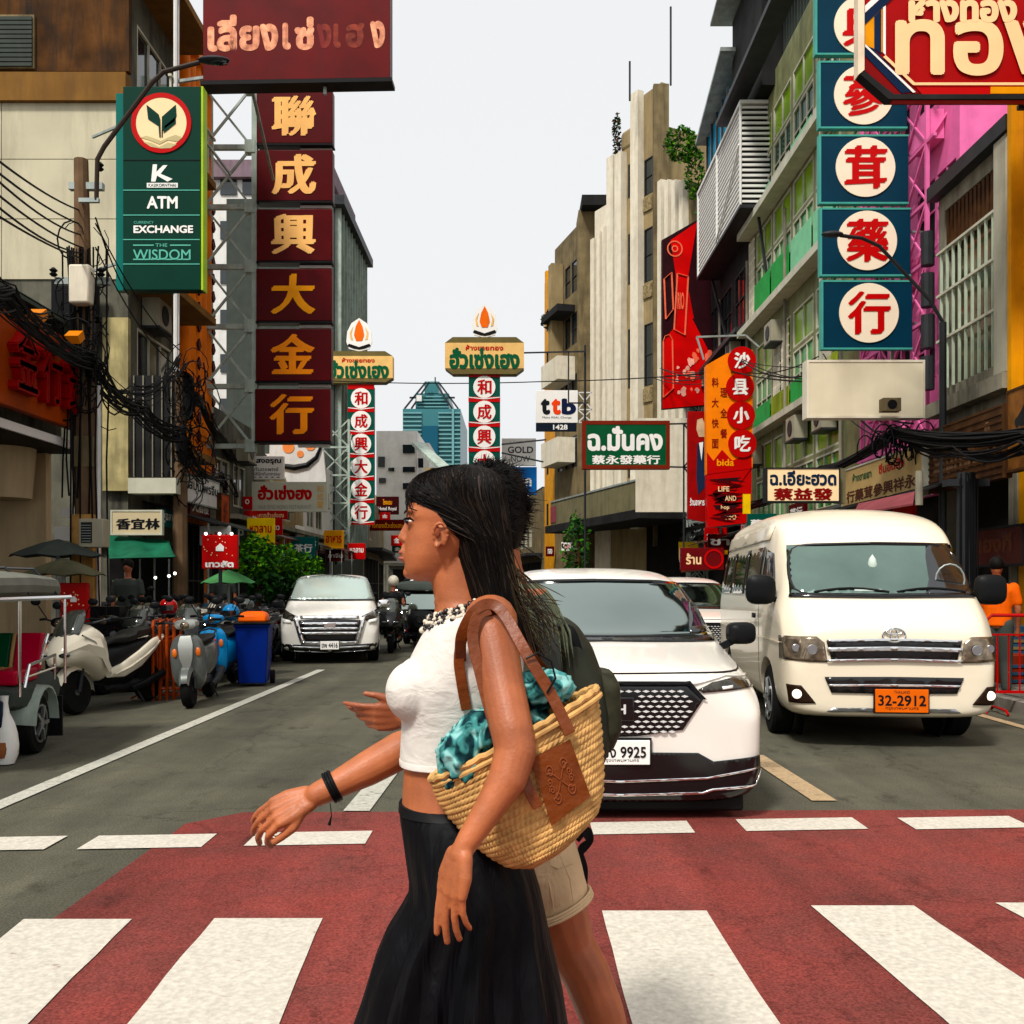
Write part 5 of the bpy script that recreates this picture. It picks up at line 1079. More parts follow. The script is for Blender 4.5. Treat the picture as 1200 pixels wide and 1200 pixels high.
b0 = ground(262,794); t = T('barrel','dark blue plastic barrel wedged behind the wheelie bin','barrel',(b0.x+.35,b0.y+.5,0)); MB().lathe((0,0,0),[(.01,0),(.25,0),(.28,.3),(.27,.6),(.25,.85),(.2,.88),(.01,.88)]).build('shell', m_bin, t, smooth=True)
# barriers
def barrier(label, x, y, rz, mt, L=1.3, h=1.05, group=None):
    t = T('crowd_barrier',label,'barrier',(x,y,0),rz,group); r_=.06
    MB().tube([(-L/2,0,.0),(-L/2,0,h-r_),(-L/2+r_,0,h),(L/2-r_,0,h),(L/2,0,h-r_),(L/2,0,0)],.02,8).build('frame', mt, t, smooth=True)
    MB().bar((-L/2,0,.25),(L/2,0,.25),.03).build('lower_rail', mt, t); MB().bar((-L/2,0,h-.22),(L/2,0,h-.22),.02).build('upper_rail', mt, t)
    vm = MB().cyl((0,0,.25),(0,0,h-.22),.009,n=6).me('upright', mt); n = int(L/.11)
    for i in range(1,n): link('upright', vm, t, (-L/2+i*L/n,0,0))
    for s_ in (-1,1): MB().tube([(s_*L*.38,-.28,.02),(s_*L*.38,-.2,.06),(s_*L*.38,.2,.06),(s_*L*.38,.28,.02)],.015,6).build('foot', mt, t)
    return t
m_bred2 = M('barrier_red',(.52,.02,.025),.4,var=.15)
barrier('glossy red crowd barrier right of the minibus',5.95,11.1,R(-8),m_bred2,1.2,1.12)
barrier('red crowd barrier behind the glossy one, partly out of frame',6.9,11.9,R(15),m_bred2,1.2,1.1)
m_bo = M('barrier_orange_red',(.36,.07,.03),.5,var=.4,scale=8)
for i in range(4): barrier('faded orange-red barrier stacked between the two scooters, %s from the left' % ORD[i],-4.72+i*.075,12.9+i*.04,R(104),m_bo,1.0,1.0,'stacked barriers between the two front scooters')
# traffic cone / goods, clutter on the right shop
random.seed(31)
t = T('shop_shelf','dim shelf of bottles glowing green inside the dark shop on the right','shelf',(7.15,13.6,0),-PI/2)
MB().box(0,1.6,.0,.4,.1,1.95).build('cabinet', m_dwall, t); 
for r_ in range(4): MB().box(.05,1.55,-.12,0-.002,.5+r_*.38,.52+r_*.38).build('shelf_board', m_dgrey, t)
bo = MB().lathe((0,0,0),[(.03,0),(.035,.13),(.012,.19),(.012,.23)],n=8)
cl = [bo.me('bottle', M('bottle_%d'%i,c_,.3)) for i,c_ in enumerate(((.05,.18,.10),(.20,.03,.02),(.25,.22,.12),(.03,.06,.04)))]
for r_ in range(4):
    for k in range(16): link('bottle', random.choice(cl), t, (.1+k*.095,-.06,.522+r_*.38))
MB().box(.1,1.5,-.14,-.10,2.0,2.04).build('tube_light', M('dim_tube_light',(.75,1,.85),.5,var=0,emit=.7), t)
random.seed(77)
crm = [M('crate_%d'%i,c_,.6) for i,c_ in enumerate(((.30,.05,.03),(.05,.12,.20),(.25,.2,.1),(.06,.06,.06)))]
for i in range(7):
    t = T('goods_crate','%s goods crate behind the red barriers, %s one counting from the near end' % (('red','blue','tan','black')[i%4], ORD[i]),'crate',(6.9+random.uniform(-.2,.2),10.9+i*.62,.13),random.uniform(-.2,.2),'goods crates along the right pavement')
    h = random.uniform(.3,.85); MB().box(-.22,.22,-.25,.25,0,h).build('crate', crm[i%4], t, bevel=.01)
    for k in range(int(h/.1)): MB().box(-.225,.225,-.262,-.252,.03+k*.1,.07+k*.1).build('slat', crm[(i+1)%4], t)
# left pavement clutter: black counter, stall
random.seed(78)
tag(boxat(None,'stall_counter',97,711,140,742,13.6,.5,m_black),'black stall counter behind the white scooter','counter')
for i in range(7):
    px = 215+i*14; Y = 19+i*1.5; t = T('stall_table','small stall with covered goods behind the motorbikes, %s from the near end' % ORD[i],'stall',at(px,700,Y).to_2d().to_3d(),0,'pavement stalls on the left'); t.location.z=.13
    MB().box(-.35,.35,-.2,.2,.7,.76).build('top', m_wood, t)
    for sx in (-.3,.3): MB().box(sx-.02,sx+.02,-.18,.18,0,.7).build('leg', m_dsteel, t)
    for k in range(4): MB().box(-.3+k*.16,-.18+k*.16,-.12,.1,.762,.85+random.random()*.12).build('goods', crm[random.randrange(4)], t)
for i in range(9):
    Y = 21+i*2.3; t = T('shop_awning','dark canvas awning over a low left shop, %s from the near end of the row' % ORD[i],'awning',(-8.0,Y,2.9),PI/2,'canvas awnings along the left shops')
    MB().add([(0,0,.35),(2,0,.35),(2,-1.4,-.1),(0,-1.4,-.1),(0,0,.38),(2,0,.38),(2,-1.4,-.07),(0,-1.4,-.07)],[(0,1,2,3),(4,5,6,7),(0,1,5,4),(1,2,6,5),(2,3,7,6),(3,0,4,7)]).build('canvas', (m_dwall,m_dgrey,MATS['olive_canvas'],m_maroon)[i%4], t)
    MB().bar((.1,-1.38,-.1),(.1,-1.38,-2.7),.03).build('prop', m_steel, t)
for i in range(8):
    a0 = at(0,0,1); Y = 17.8+i*2.6; t = T('shop_awning','dark canvas awning over a right-hand shop front, %s from the minibus end' % ORD[i],'awning',(7.6,Y,3.05),-PI/2,'canvas awnings along the right shops')
    MB().add([(0,0,.3),(2.3,0,.3),(2.3,-1.3,-.15),(0,-1.3,-.15),(0,0,.33),(2.3,0,.33),(2.3,-1.3,-.12),(0,-1.3,-.12)],[(0,1,2,3),(4,5,6,7),(0,1,5,4),(1,2,6,5),(2,3,7,6),(3,0,4,7)]).build('canvas', (m_dwall,m_dark,m_dgrey,m_wood)[i%4], t)
# extra small hanging signs far down the street
random.seed(91); cols = [m_lred,m_lwhite,m_bank,m_maroon,m_gold,M('sign_blue',(.01,.16,.50))]
for i in range(12):
    L_ = i%2==0; Y = 46+i*3.2; px = random.uniform(448,500) if L_ else random.uniform(622,668); py = random.uniform(596,650)
    sg('%s sign far down the %s side, %s from the near end'%(('small red','small white','small green','small maroon','small gold','small blue')[i%6],'left' if L_ else 'right',ORD[i//2]),px-random.uniform(4,9),py-random.uniform(4,9),px+5,py+4,Y,cols[i%6],m_steel,[('ทอง' if i%2 else '金',0,0,.5,.5,m_lwhite if i%6 not in (1,4) else m_lred,.03)],d=.1,group='small hanging signs far down the street')
# air-conditioning units and pipes on the facades
acm = MB(); acm.box(-.4,.4,-.35,0,0,.6); ac_c = acm.me('case', MATS['ac_beige']); fan = MB().lathe((0,0,0),[(.22,-.36),(.2,-.37),(.05,-.365),(.01,-.365)],'y',16).me('fan_grille', m_dsteel)
def acunit(label, x, y, z, rz):
    t = T('air_conditioner',label,'air conditioner',(x,y,z),rz,'air conditioners on the facades'); link('case',ac_c,t); link('fan_grille',fan,t,(0,0,.3)); MB().box(-.42,.42,-.38,0,-.05,0-.002).build('bracket',m_dsteel,t)
for i,(y,z) in enumerate(((23.6,5.2),(25.9,5.3),(28.2,8.4),(30.6,5.2),(33.5,9.2),(35.8,6.0),(38.5,9.2),(40.6,6.1))): acunit('air-conditioning unit on the right facades, %s from the blue signs'%ORD[i],7.57 if y<32 else 7.57,y,z,-PI/2)
for i,(y,z) in enumerate(((21.3,7.0),(22.5,3.5),(28.3,5.0),(33.2,4.0),(39.5,4.6))): acunit('air-conditioning unit on the left facades, %s from the stained building'%ORD[i],-7.97,y,z,PI/2)
dp = MB().cyl((0,0,0),(0,0,9),.045,n=8).me('drain_pipe', m_conc, True)
for i,y in enumerate((22.7,27.4,31.9,36.2,40.2)): tag(link('drain_pipe',dp,None,(7.5,y,3.0)),'vertical drain pipe on the right facades, %s from the blue signs'%ORD[i],'pipe','drain pipes on the right facades')
# ================================================================== vehicles
m_pearl = M('pearl_white_paint',(.78,.745,.68),.28,var=0,coat=.7,spec=.5); m_cwhite = M('cream_white_paint',(.79,.71,.57),.30,var=0,coat=.6,spec=.5); m_vwhite = M('van_white_paint',(.78,.755,.69),.28,var=0,coat=.6,spec=.5)
m_film = M('reflective_windscreen',(.31,.37,.335),.06,1,var=.12,scale=.9); m_film2 = M('green_windscreen',(.20,.28,.235),.06,1,var=.30,scale=1.1); m_pane = M('black_side_glass',(.02,.022,.024),.04,var=0,spec=1)
m_gloss = M('gloss_black_trim',(.010,.010,.011),.15,var=0,spec=.5); m_lens = M('lamp_lens',(.26,.20,.14),.10,.8,var=.5,scale=14); m_dlens = M('dark_lamp_lens',(.05,.045,.035),.08,.4,var=.5,scale=14,spec=.8)
m_rim = M('alloy_rim',(.35,.36,.37),.3,.9,var=0); m_lamp = M('lit_fog_lamp',(1,.88,.70),.4,var=0,emit=.62)
def ring(y, z, w_, h, n=16, e=2.6, x=0):
    out_ = []
    for k in range(n):
        a = 2*PI*k/n; c_, s_ = math.cos(a), math.sin(a); out_.append(Vector((x+w_*abs(c_)**(2/e)*(1 if c_>=0 else -1), y, z+h*abs(s_)**(2/e)*(1 if s_>=0 else -1))))
    return out_
class Body:
    def __init__(s, t, st, mt, wheels, wr, name='body', hwid=None):
        b = MB(); rows = []
        for (y, wl, wb, wt, zb, ze, zt, cr) in st:
            h = [(0,zb),(wl*.8,zb),(wl,zb+.05),(wl+(wb-wl)*.6,(zb+ze)/2),(wb,ze-.03),(wb-.012,ze+.03),(wt,zt-.08),(wt-.09,zt),(wt*.5,zt+cr*.8)]
            ring = [Vector((x,y,z)) for x,z in h]+[Vector((0,y,zt+cr))]+[Vector((-x,y,z)) for x,z in h[:0:-1]]
            rows.append(ring)
        b.grid(rows); o = b.build(name, mt, t, smooth=True); md = o.modifiers.new('s','SUBSURF'); md.levels = md.render_levels = 2
        cut = []
        for (x, y) in wheels:
            k = MB(); k.cyl((x-.28,y,wr+.02),(x+.28,y,wr+.02),wr*1.16,n=28); c = k.build('cutter', mt); c.parent = t; cut.append(c)
            m2 = o.modifiers.new('b','BOOLEAN'); m2.operation = 'DIFFERENCE'; m2.object = c; m2.solver = 'EXACT'
        bpy.context.view_layer.update(); me = evalmesh(o); o.modifiers.clear(); o.data = me
        me.polygons.foreach_set('use_smooth',[True]*len(me.polygons)); me.set_sharp_from_angle(angle=R(50))
        for c in cut: bpy.data.objects.remove(c)
        for (x, y) in wheels: MB().box(x-.30*(1 if x>0 else -1) if x>0 else x+.02, (x-.02) if x>0 else x+.30, y-wr*1.2, y+wr*1.2, .22, wr*2+.1) if 0 else None
        s.o = o; s.t = t; s.mw = t.matrix_world.copy(); s.inv = s.mw.inverted()
        s.bvh = BVHTree.FromPolygons([v.co.copy() for v in me.vertices],[tuple(p.vertices) for p in me.polygons])
    def hit(s, px, py):
        o = s.inv @ Vector((0,0,CH)); d = (s.inv.to_3x3() @ Vector(((px-CXP)/FP,1,-(py-CYP)/FP))).normalized()
        h = s.bvh.ray_cast(o, d)[0]
        if h is None:
            best = None
            for k in range(200):
                p = o+d*(2+k*.12); n = s.bvh.find_nearest(p)
                if best is None or n[3] < best[1]: best = (n[0], n[3])
            h = best[0]
        return h
    def panel(s, pts, axis, name, mt, off=.006, step=.06, side=1, th=.006, smooth=True, seal=0):
        "2-D outline laid onto the body along the axis"
        bm = bmesh.new(); vs = [bm.verts.new((p[0],p[1],0)) for p in pts]; bm.faces.new(vs)
        bmesh.ops.triangulate(bm, faces=bm.faces)
        for _ in range(6):
            e = [e for e in bm.edges if e.calc_length() > step]
            if not e: break
            bmesh.ops.subdivide_edges(bm, edges=e, cuts=1); bmesh.ops.triangulate(bm, faces=bm.faces)
        bm.verts.index_update(); V = []
        for v in bm.verts:
            a, c = v.co.x, v.co.y
            if axis == 'y': o, d = Vector((a,-3,c)), Vector((0,1,0))
            else: o, d = Vector((3*side,a,c)), Vector((-side,0,0))
            h = s.bvh.ray_cast(o, d)
            if h[0] is None: h = s.bvh.find_nearest(Vector((a,.3,c)) if axis=='y' else Vector((side*.9,a,c)))
            n = h[1]; n = n if n.dot(d) < 0 else -n
            V.append(h[0]+n*off)
        F_ = [tuple(v.index for v in f.verts) for f in bm.faces]; bm.free()
        me = bpy.data.meshes.new(name); me.from_pydata(V,[],F_); me.materials.append(mt)
        me.polygons.foreach_set('use_smooth',[smooth]*len(me.polygons))
        o = link(name, me, s.t); md = o.modifiers.new('s','SOLIDIFY'); md.thickness = th; md.offset = 1
        if seal:
            L = []; n = len(pts)
            for i in range(n):
                a, c = pts[i], pts[(i+1)%n]; m_ = max(1,int(math.hypot(c[0]-a[0],c[1]-a[1])/.08))
                for k in range(m_):
                    u = k/m_; a_, c_ = a[0]+(c[0]-a[0])*u, a[1]+(c[1]-a[1])*u
                    h = s.bvh.ray_cast(Vector((a_,-3,c_)),Vector((0,1,0))) if axis=='y' else s.bvh.ray_cast(Vector((3*side,a_,c_)),Vector((-side,0,0)))
                    if h[0] is None: h = s.bvh.find_nearest(Vector((a_,.3,c_)) if axis=='y' else Vector((side*.9,a_,c_)))
                    L.append(h[0])
            for _ in range(3): L = [(L[i-1]+L[i]*2+L[(i+1)%len(L)])/4 for i in range(len(L))]
            L = [p+Vector((0,-.012,.004)) if axis=='y' else p+Vector((side*.008,0,0)) for p in L]; L.append(L[0])
            MB().tube(L,seal,6,cap=False).build('rubber_seal', m_gloss, o, smooth=True)
        return o
    def front(s, pts, name, mt, mode='sym', **k):
        "pixel outline of one half; 'c' marks points on the centre line"
        P = []
        for p in pts:
            h = s.hit(p[0],p[1]); P.append((0 if len(p) > 2 else h.x, h.z))
        if mode == 'sym':
            Q = P+[(-x,z) for x,z in P[::-1] if abs(x) > 1e-6]; return s.panel(Q,'y',name,mt,**k)
        a = s.panel(P,'y',name,mt,**k)
        if mode == 'pair': s.panel([(-x,z) for x,z in P],'y',name,mt,**k)
        return a
def wheel(t, x, y, r, w_=.2, name='wheel', rim=None):
    s = 1 if x > 0 else -1
    o = MB().lathe((0,0,0),[(r*.62,-w_/2),(r*.93,-w_/2),(r,-w_*.38),(r,w_*.38),(r*.93,w_/2),(r*.62,w_/2)],'x',28).build(name, m_rubber, t, smooth=True, loc=(x-s*w_/2,y,r))
    b = MB(); b.lathe((0,0,0),[(r*.64,-.01),(r*.64,.02),(r*.58,.02),(r*.56,-.03),(.02,-.03)],'x',28)
    for k in range(5):
        a = 2*PI*k/5
        b.bar((.012,.05*math.cos(a),.05*math.sin(a)),(.012,r*.6*math.cos(a),r*.6*math.sin(a)),.05,.03)
    b.cyl((-.02,0,0),(.03,0,0),.05,n=12)
    for i,v in enumerate(b.v): b.v[i] = (v[0]*s+s*w_/2*.86, v[1], v[2])
    b.build('rim', rim or m_rim, o, smooth=True); return o
def plate(t, loc, w_, h, face, txt, mt, sub=None, sup=None, tw=.86):
    p = MB().box(-w_/2,w_/2,-.008,.008,-h/2,h/2).build('number_plate', face, t, loc=loc, bevel=.004)
    MB().box(-w_/2-.012,w_/2+.012,.0085,.02,-h/2-.012,h/2+.012).build('plate_frame', m_blackp, p)
    text(p, txt, 0, .02*h if sub else 0, w_*tw, h*.46 if sub else h*.6, -.0095, mt, .02)
    if sub: text(p, sub, 0, -h*.34, w_*.62, h*.15, -.0095, mt)
    if sup: text(p, sup, 0, h*.38, w_*.3, h*.13, -.0095, mt)
    return p
def mirror(t, x, y, z, mt, sc=1):
    s = 1 if x > 0 else -1; e_ = 3.4; rows = [[Vector((p.x*(1+.12*s*p.z/.1*0),p.y,p.z)) for p in ring(yy,0,.125*sc*k,(.095 if sc<1.1 else .125)*sc*k,18,e_)] for yy,k in ((-.07,.35),(-.062,.72),(-.04,.93),(.0,1),(.045,.98),(.05,.9))]
    o = MB().grid(rows).build('wing_mirror', mt, t, smooth=True, loc=(x,y,z))
    MB().bar((-s*.05,0,-.05),(-s*.2,.02,-.13),.05).build('stalk', m_blackp, o); MB().ell((0,.06*sc,0),(.11*sc,.02,.08*sc),12,8).build('mirror_glass', m_chrome, o)
# ---- white crossover (front of the queue)
car = T('car','pearl white crossover with a dotted black grille waiting behind the crossing','car',(.64,6.05,0))
bpy.context.view_layer.update()
st = [(0,.66,.70,.52,.15,.60,.80,.03),(.015,.80,.84,.68,.13,.62,.875,.03),(.10,.89,.91,.80,.12,.68,.915,.035),(.34,.91,.92,.85,.14,.78,.955,.04),(.7,.915,.925,.86,.18,.86,1.01,.045),(1.02,.915,.925,.84,.2,.92,1.06,.04),
      (1.38,.915,.925,.80,.2,.95,1.26,.04),(1.8,.915,.925,.74,.2,.97,1.48,.04),(2.15,.915,.925,.71,.2,.98,1.56,.035),(2.9,.915,.925,.69,.2,.99,1.60,.03),(3.5,.91,.92,.67,.2,1.0,1.57,.02),(3.95,.87,.88,.62,.22,1.0,1.40,.02),(4.2,.84,.86,.62,.28,.98,1.12,.02),(4.3,.7,.72,.55,.34,.8,.95,.0)]
B1 = Body(car, st, m_pearl, [(s*.8,y) for s in (-1,1) for y in (.86,3.47)], .34)
for s_ in (-1,1):
    wheel(car, s_*.885, .86, .34, .22); wheel(car, s_*.885, 3.47, .34, .22)
    MB().cyl((s_*.62,.86,.36),(s_*.645,.86,.36),.40,n=24).build('wheel_housing', m_black, car)
B1.front([(694,680.5,1),(793,681),(832,744),(706,747,1)],'windscreen',m_film,off=.008,step=.05,seal=.016)
B1.front([(806,703),(816,712),(829,741),(808,743)],'painted_dark_corner',m_pane,'one',off=.016,step=.06)  # opaque dark patch painted where the screen reflects no sky
B1.front([(706,746,1),(836,743),(842,748),(706,752,1)],'wiper_cowl',m_gloss,off=.012)
B1.front([(727,803,1),(806,803),(824,819),(800,855),(748,862),(727,863,1)],'grille',m_gloss,off=.012,step=.035)
B1.front([(727,799,1),(808,799),(826,818),(828,819.5),(824,819.5),(806,803),(727,803,1)],'grille_top_bar',m_blackp,off=.02,step=.05)
B1.front([(818,808),(834,800),(858,794.5),(881,790),(882,802),(872,807),(850,810),(824,812)],'headlight',m_dlens,'pair',off=.010,step=.04)
B1.front([(845,805.5),(857,804),(857,807.5),(846,808.5)],'lamp_strip',M('daytime_strip',(.9,.9,.85),.3),'pair',off=.02)
B1.front([(806,800.5),(850,790.5),(878,783),(880,785.5),(850,793),(812,803)],'headlight_brow',m_pearl,'pair',off=.014)
B1.front([(727,881,1),(818,882),(836,892),(888,884),(894,900),(891,938),(860,948),(727,955,1)],'lower_bumper',m_gloss,off=.014,step=.03)
B1.front([(727,914,1),(828,910),(886,897),(886,899),(828,912.5),(727,916.5,1)],'chrome_strip',m_chrome,off=.024,step=.05)
B1.front([(727,929.5,1),(822,927),(834,923),(882,917),(888,900),(890,901),(884,919),(836,925.5),(824,929.5),(727,932,1)],'chrome_strip',m_chrome,off=.024,step=.05)
B1.front([(727,788.7,1),(806,787.8),(866,775),(868,776),(806,789.5),(727,790.4,1)],'bonnet_seam',m_black,off=.003,step=.06)
chip = MB().prism([(-.022,0),(0,.008),(.022,0),(0,-.008)],-.006,.004).me('grille_chip', M('grille_silver',(.62,.62,.60),.4,var=0))
for r_ in range(9):
    for k in range(-9,10):
        x = k*.053+(.026 if r_%2 else 0); z = .56+r_*.031; lim = .46-.09*abs(z-.74)/.2*1.3
        if abs(x) > lim or abs(x) < .09 and .60 < z < .80: continue
        h = B1.bvh.ray_cast(Vector((x,-2,z)),Vector((0,1,0)))[0]
        if h: link('grille_chip', chip, car, (x,h.y-.016,z))
MB().box(-.085,.085,-.025,.0,-.075,.075).build('emblem_plate', m_gloss, car, loc=(0,-.005,.70), bevel=.01)
text(car,'H',0,.70,.065,.06,-.034,MATS['grille_silver'],.02,name='emblem'); text(car,'e:HEV',.30,.575,.09,.028,-.008,m_chrome,.01)
MB().box(-.78,.78,.07,.6,.05,.17).build('undertray', m_black, car, bevel=.02)
plate(car,(.0,-.03,.435),.36,.15,m_lwhite,'4ขง 9925',m_lblack,'กรุงเทพมหานคร')
mirror(car,1.01,1.15,1.11,m_blackp,.86); mirror(car,-1.01,1.15,1.11,m_blackp,.86)
for s_ in (-1,1): B1.panel([(1.35,1.0),(1.95,1.42),(3.6,1.42),(3.9,1.05)],'x','side_window',m_pane,side=s_,step=.15)
# ---- cream minibus
bus = T('minibus','cream white high-roof minibus with an orange number plate and lit fog lamps','minibus',(3.345,8.7,0),R(-5.3))
bpy.context.view_layer.update()
st = [(0,.66,.72,.66,.34,.66,1.00,.015),(.02,.80,.84,.76,.30,.70,1.06,.02),(.09,.89,.905,.83,.28,.80,1.14,.03),(.22,.925,.935,.85,.26,1.0,1.28,.03),(.36,.93,.94,.85,.25,1.18,1.38,.03),(.60,.93,.94,.835,.25,1.28,1.62,.04),(.86,.93,.94,.81,.25,1.30,1.87,.05),
      (1.02,.95,.96,.84,.25,1.3,2.02,.06),(1.3,.95,.96,.84,.25,1.3,2.14,.07),(1.8,.95,.96,.835,.25,1.3,2.22,.07),(2.6,.95,.96,.83,.25,1.3,2.24,.06),(4.7,.95,.96,.83,.25,1.3,2.24,.05),(5.15,.93,.94,.80,.27,1.3,2.16,.04),(5.33,.88,.9,.72,.3,1.2,1.95,.02),(5.38,.7,.75,.6,.36,1.0,1.6,0)]
B2 = Body(bus, st, m_cwhite, [(s*.82,y) for s in (-1,1) for y in (1.0,4.1)], .34)
for s_ in (-1,1):
    for y in (1.0,4.1): wheel(bus, s_*.925, y, .34, .2); MB().cyl((s_*.64,y,.36),(s_*.665,y,.36),.40,n=24).build('wheel_housing', m_black, bus)
B2.front([(1021,637.5,1),(922,640),(926,697),(1036,699.5,1)],'windscreen',m_film2,off=.010,step=.06,seal=.018)
B2.front([(1084,638),(1109,638),(1140,697),(1084,699),(1088,680),(1084,655)],'painted_dark_corner',m_pane,'one',off=.018,step=.08)  # opaque black patch standing in for the unreflecting driver's side of the screen
h = B2.hit(1112,680); b = MB(); b.tube([h+Vector((.13*math.cos(a*PI/8),-.03+.0*a,.15*math.sin(a*PI/8)+.0)) for a in range(-1,10)],.008,6); b.build('steering_wheel', m_steel, bus)
B2.front([(1036,697.5,1),(926,696),(925,700.5),(1036,702,1)],'cowl_strip',m_gloss,off=.014,step=.1)
for xs_ in ((-.62,.05),(.12,.74)):
    L = []
    for k in range(7):
        x = xs_[0]+(xs_[1]-xs_[0])*k/6; z = 1.40+.035*math.sin(PI*k/6)+.0; hh = B2.bvh.ray_cast(Vector((x,-2,z)),Vector((0,1,0)))[0]; L.append(hh+Vector((0,-.03,0)))
    MB().tube(L,.012,6).build('wiper', m_blackp, bus)
B2.front([(1044,749,1),(968,751),(974,773.5),(1044,774,1)],'grille',m_gloss,off=.012,step=.08)
for ya,yb in ((748.2,751),(757.5,762.5),(771.5,774.5)): B2.front([(1044,ya,1),(968,ya+1),(969,yb+.8),(1044,yb,1)],'grille_bar',m_chrome,off=.022,step=.06)
B2.front([(913,744),(957,746),(966,753),(969.5,776),(948,775.5),(914,770.5)],'headlight',m_lens,'pair',off=.010,step=.04)
for s_ in (-1,1):
    for px,py,r_ in ((951,761,.045),(932,759,.035)):
        h = B2.hit(px,py); x = h.x if s_ < 0 else -h.x
        o = MB().lathe((0,0,0),[(r_,-.01),(r_*.9,-.012),(r_*.5,.005),(.01,.005)],'y',20).build('reflector', m_rim, bus, smooth=True, loc=(x,h.y-.02,h.z))
B2.front([(1047,793,1),(966,793),(974,811.5),(1047,813,1)],'bumper_intake',m_gloss,off=.010,step=.08)
B2.front([(1047,801.5,1),(970,801.5),(971,804),(1047,804,1)],'intake_bar',m_chrome,off=.022,step=.06)
B2.front([(1048,829.5,1),(976,829),(968,833.5),(1048,834.5,1)],'lower_strip',m_rim,off=.012,step=.06)
B2.front([(922,801),(939,803),(956,824),(940,824),(925,822)],'fog_recess',M('fog_recess_black',(.04,.02,.012),.4),'pair',off=.010,step=.04)
MB().lathe((0,0,0),[(.001,.10),(.03,.06),(.045,0),(.03,-.05),(.001,-.12)],'z',14).build('hanging_charm', M('charm_white',(.55,.62,.56),.4), bus, smooth=True, loc=(B2.hit(1022,662)+Vector((0,-.008,0))))
B2.front([(1001,692),(1033,692),(1033,694),(1001,694)],'permit_sticker',M('sticker',(.5,.56,.52),.5),'one',off=.018)
h = B2.hit(933.5,813)
for s_ in (-1,1): MB().lathe((0,0,0),[(.043,0),(.041,-.016),(.025,-.025),(.005,-.027)],'y',20).build('fog_lamp', m_lamp, bus, smooth=True, loc=(s_*abs(h.x),h.y-.012,h.z))
def eltube(cx_,cz_,a,b_,y,r): 
    k = MB(); L = [Vector((cx_+a*math.cos(t_*PI/14),y,cz_+b_*math.sin(t_*PI/14))) for t_ in range(29)]; k.tube(L,r,6); return k
hy = B2.bvh.ray_cast(Vector((0,-2,1.02)),Vector((0,1,0)))[0].y-.02
em = eltube(0,1.02,.098,.062,hy,.010).build('emblem', m_chrome, bus, smooth=True); eltube(0,1.02,.03,.058,hy,.008).build('emblem_oval', m_chrome, em, smooth=True); eltube(0,1.048,.07,.022,hy,.008).build('emblem_oval', m_chrome, em, smooth=True)
plate(bus,(.06,-.035,.44),.455,.205,M('plate_orange',(.75,.17,.02),.5),'32-2912',m_lblack,'กรุงเทพมหานคร','THAILAND',.9)
for s_ in (-1,1):
    mirror(bus,s_*1.06,.62,1.42,m_blackp,1.15)
    B2.panel([(.72,1.36),(1.05,1.78),(1.42,1.84),(1.42,1.36)],'x','door_window',m_pane,side=s_,step=.15)
    for a_,c_ in ((1.52,2.55),(2.62,3.7),(3.77,4.95)): B2.panel([(a_,1.36),(a_,1.86),(c_,1.86),(c_,1.36)],'x','side_window',m_pane,side=s_,step=.15)
    B2.panel([(1.35,1.93),(1.35,2.08),(4.9,2.08),(4.9,1.93)],'x','roof_side_panel',m_cwhite,side=s_,step=.25,off=.01)
    B2.panel([(1.44,.45),(1.44,1.34),(1.455,1.34),(1.455,.45)],'x','door_seam',m_black,side=s_,off=.002,th=.001)
    B2.panel([(1.5,1.12),(1.5,1.17),(1.66,1.17),(1.66,1.12)],'x','door_handle',m_blackp,side=s_,off=.02,th=.02)
    B2.panel([(.3,.93),(.3,.94),(5,.94),(5,.93)],'x','body_crease',m_cwhite,side=s_,off=.006)
# ---- white minivan
van = T('minivan','white minivan with a big chrome-barred grille in the left lane','minivan',(-3.46,18.2,0),R(9)); van.scale = (.94,.94,.90)
bpy.context.view_layer.update()
st = [(0,.66,.74,.60,.32,.62,.90,.02),(.03,.84,.88,.74,.26,.64,.97,.02),(.13,.94,.955,.84,.25,.70,1.03,.03),(.45,.97,.985,.87,.25,.90,1.12,.04),(.9,.97,.985,.86,.25,1.02,1.20,.04),(1.3,.97,.985,.82,.25,1.05,1.50,.04),(1.72,.97,.985,.79,.25,1.08,1.76,.04),
      (2.1,.97,.985,.78,.25,1.08,1.83,.04),(3,.97,.985,.78,.25,1.08,1.86,.03),(4.7,.97,.985,.78,.25,1.08,1.84,.03),(5.15,.96,.97,.76,.27,1.05,1.7,.02),(5.3,.8,.85,.6,.34,.9,1.3,0)]
B3 = Body(van, st, m_vwhite, [(s*.86,y) for s in (-1,1) for y in (.95,4.1)], .35)
for s_ in (-1,1):
    for y in (.95,4.1): wheel(van, s_*.97, y, .35, .22); MB().cyl((s_*.68,y,.36),(s_*.70,y,.36),.40,n=24).build('wheel_housing', m_black, van)
B3.front([(386,674,1),(345,674.5),(336,702),(386,703.5,1)],'windscreen',M('pale_windscreen',(.50,.60,.54),.2,.55,var=.12,scale=.9),off=.010,step=.08,seal=.022)
B3.front([(345,674.5),(348,674.5),(341,702.5),(336,702)],'dark_pillar_edge',m_pane,'one',off=.02,step=.12)
B3.front([(386,702.8,1),(336,701.5),(336,703),(386,704.5,1)],'cowl_strip',m_gloss,off=.014)
B3.front([(386,725,1),(350,727),(355,751.5),(386,752.5,1)],'grille',m_gloss,off=.014,step=.12)
for ya in (729.2,735,740.5): B3.front([(386,ya,1),(352,ya+.5),(353,ya+3),(386,ya+2.8,1)],'grille_bar',m_chrome,off=.03,step=.12)
B3.front([(343,722),(348,723),(358,753.5),(352,754)],'grille_frame',m_chrome,'pair',off=.03,step=.1)
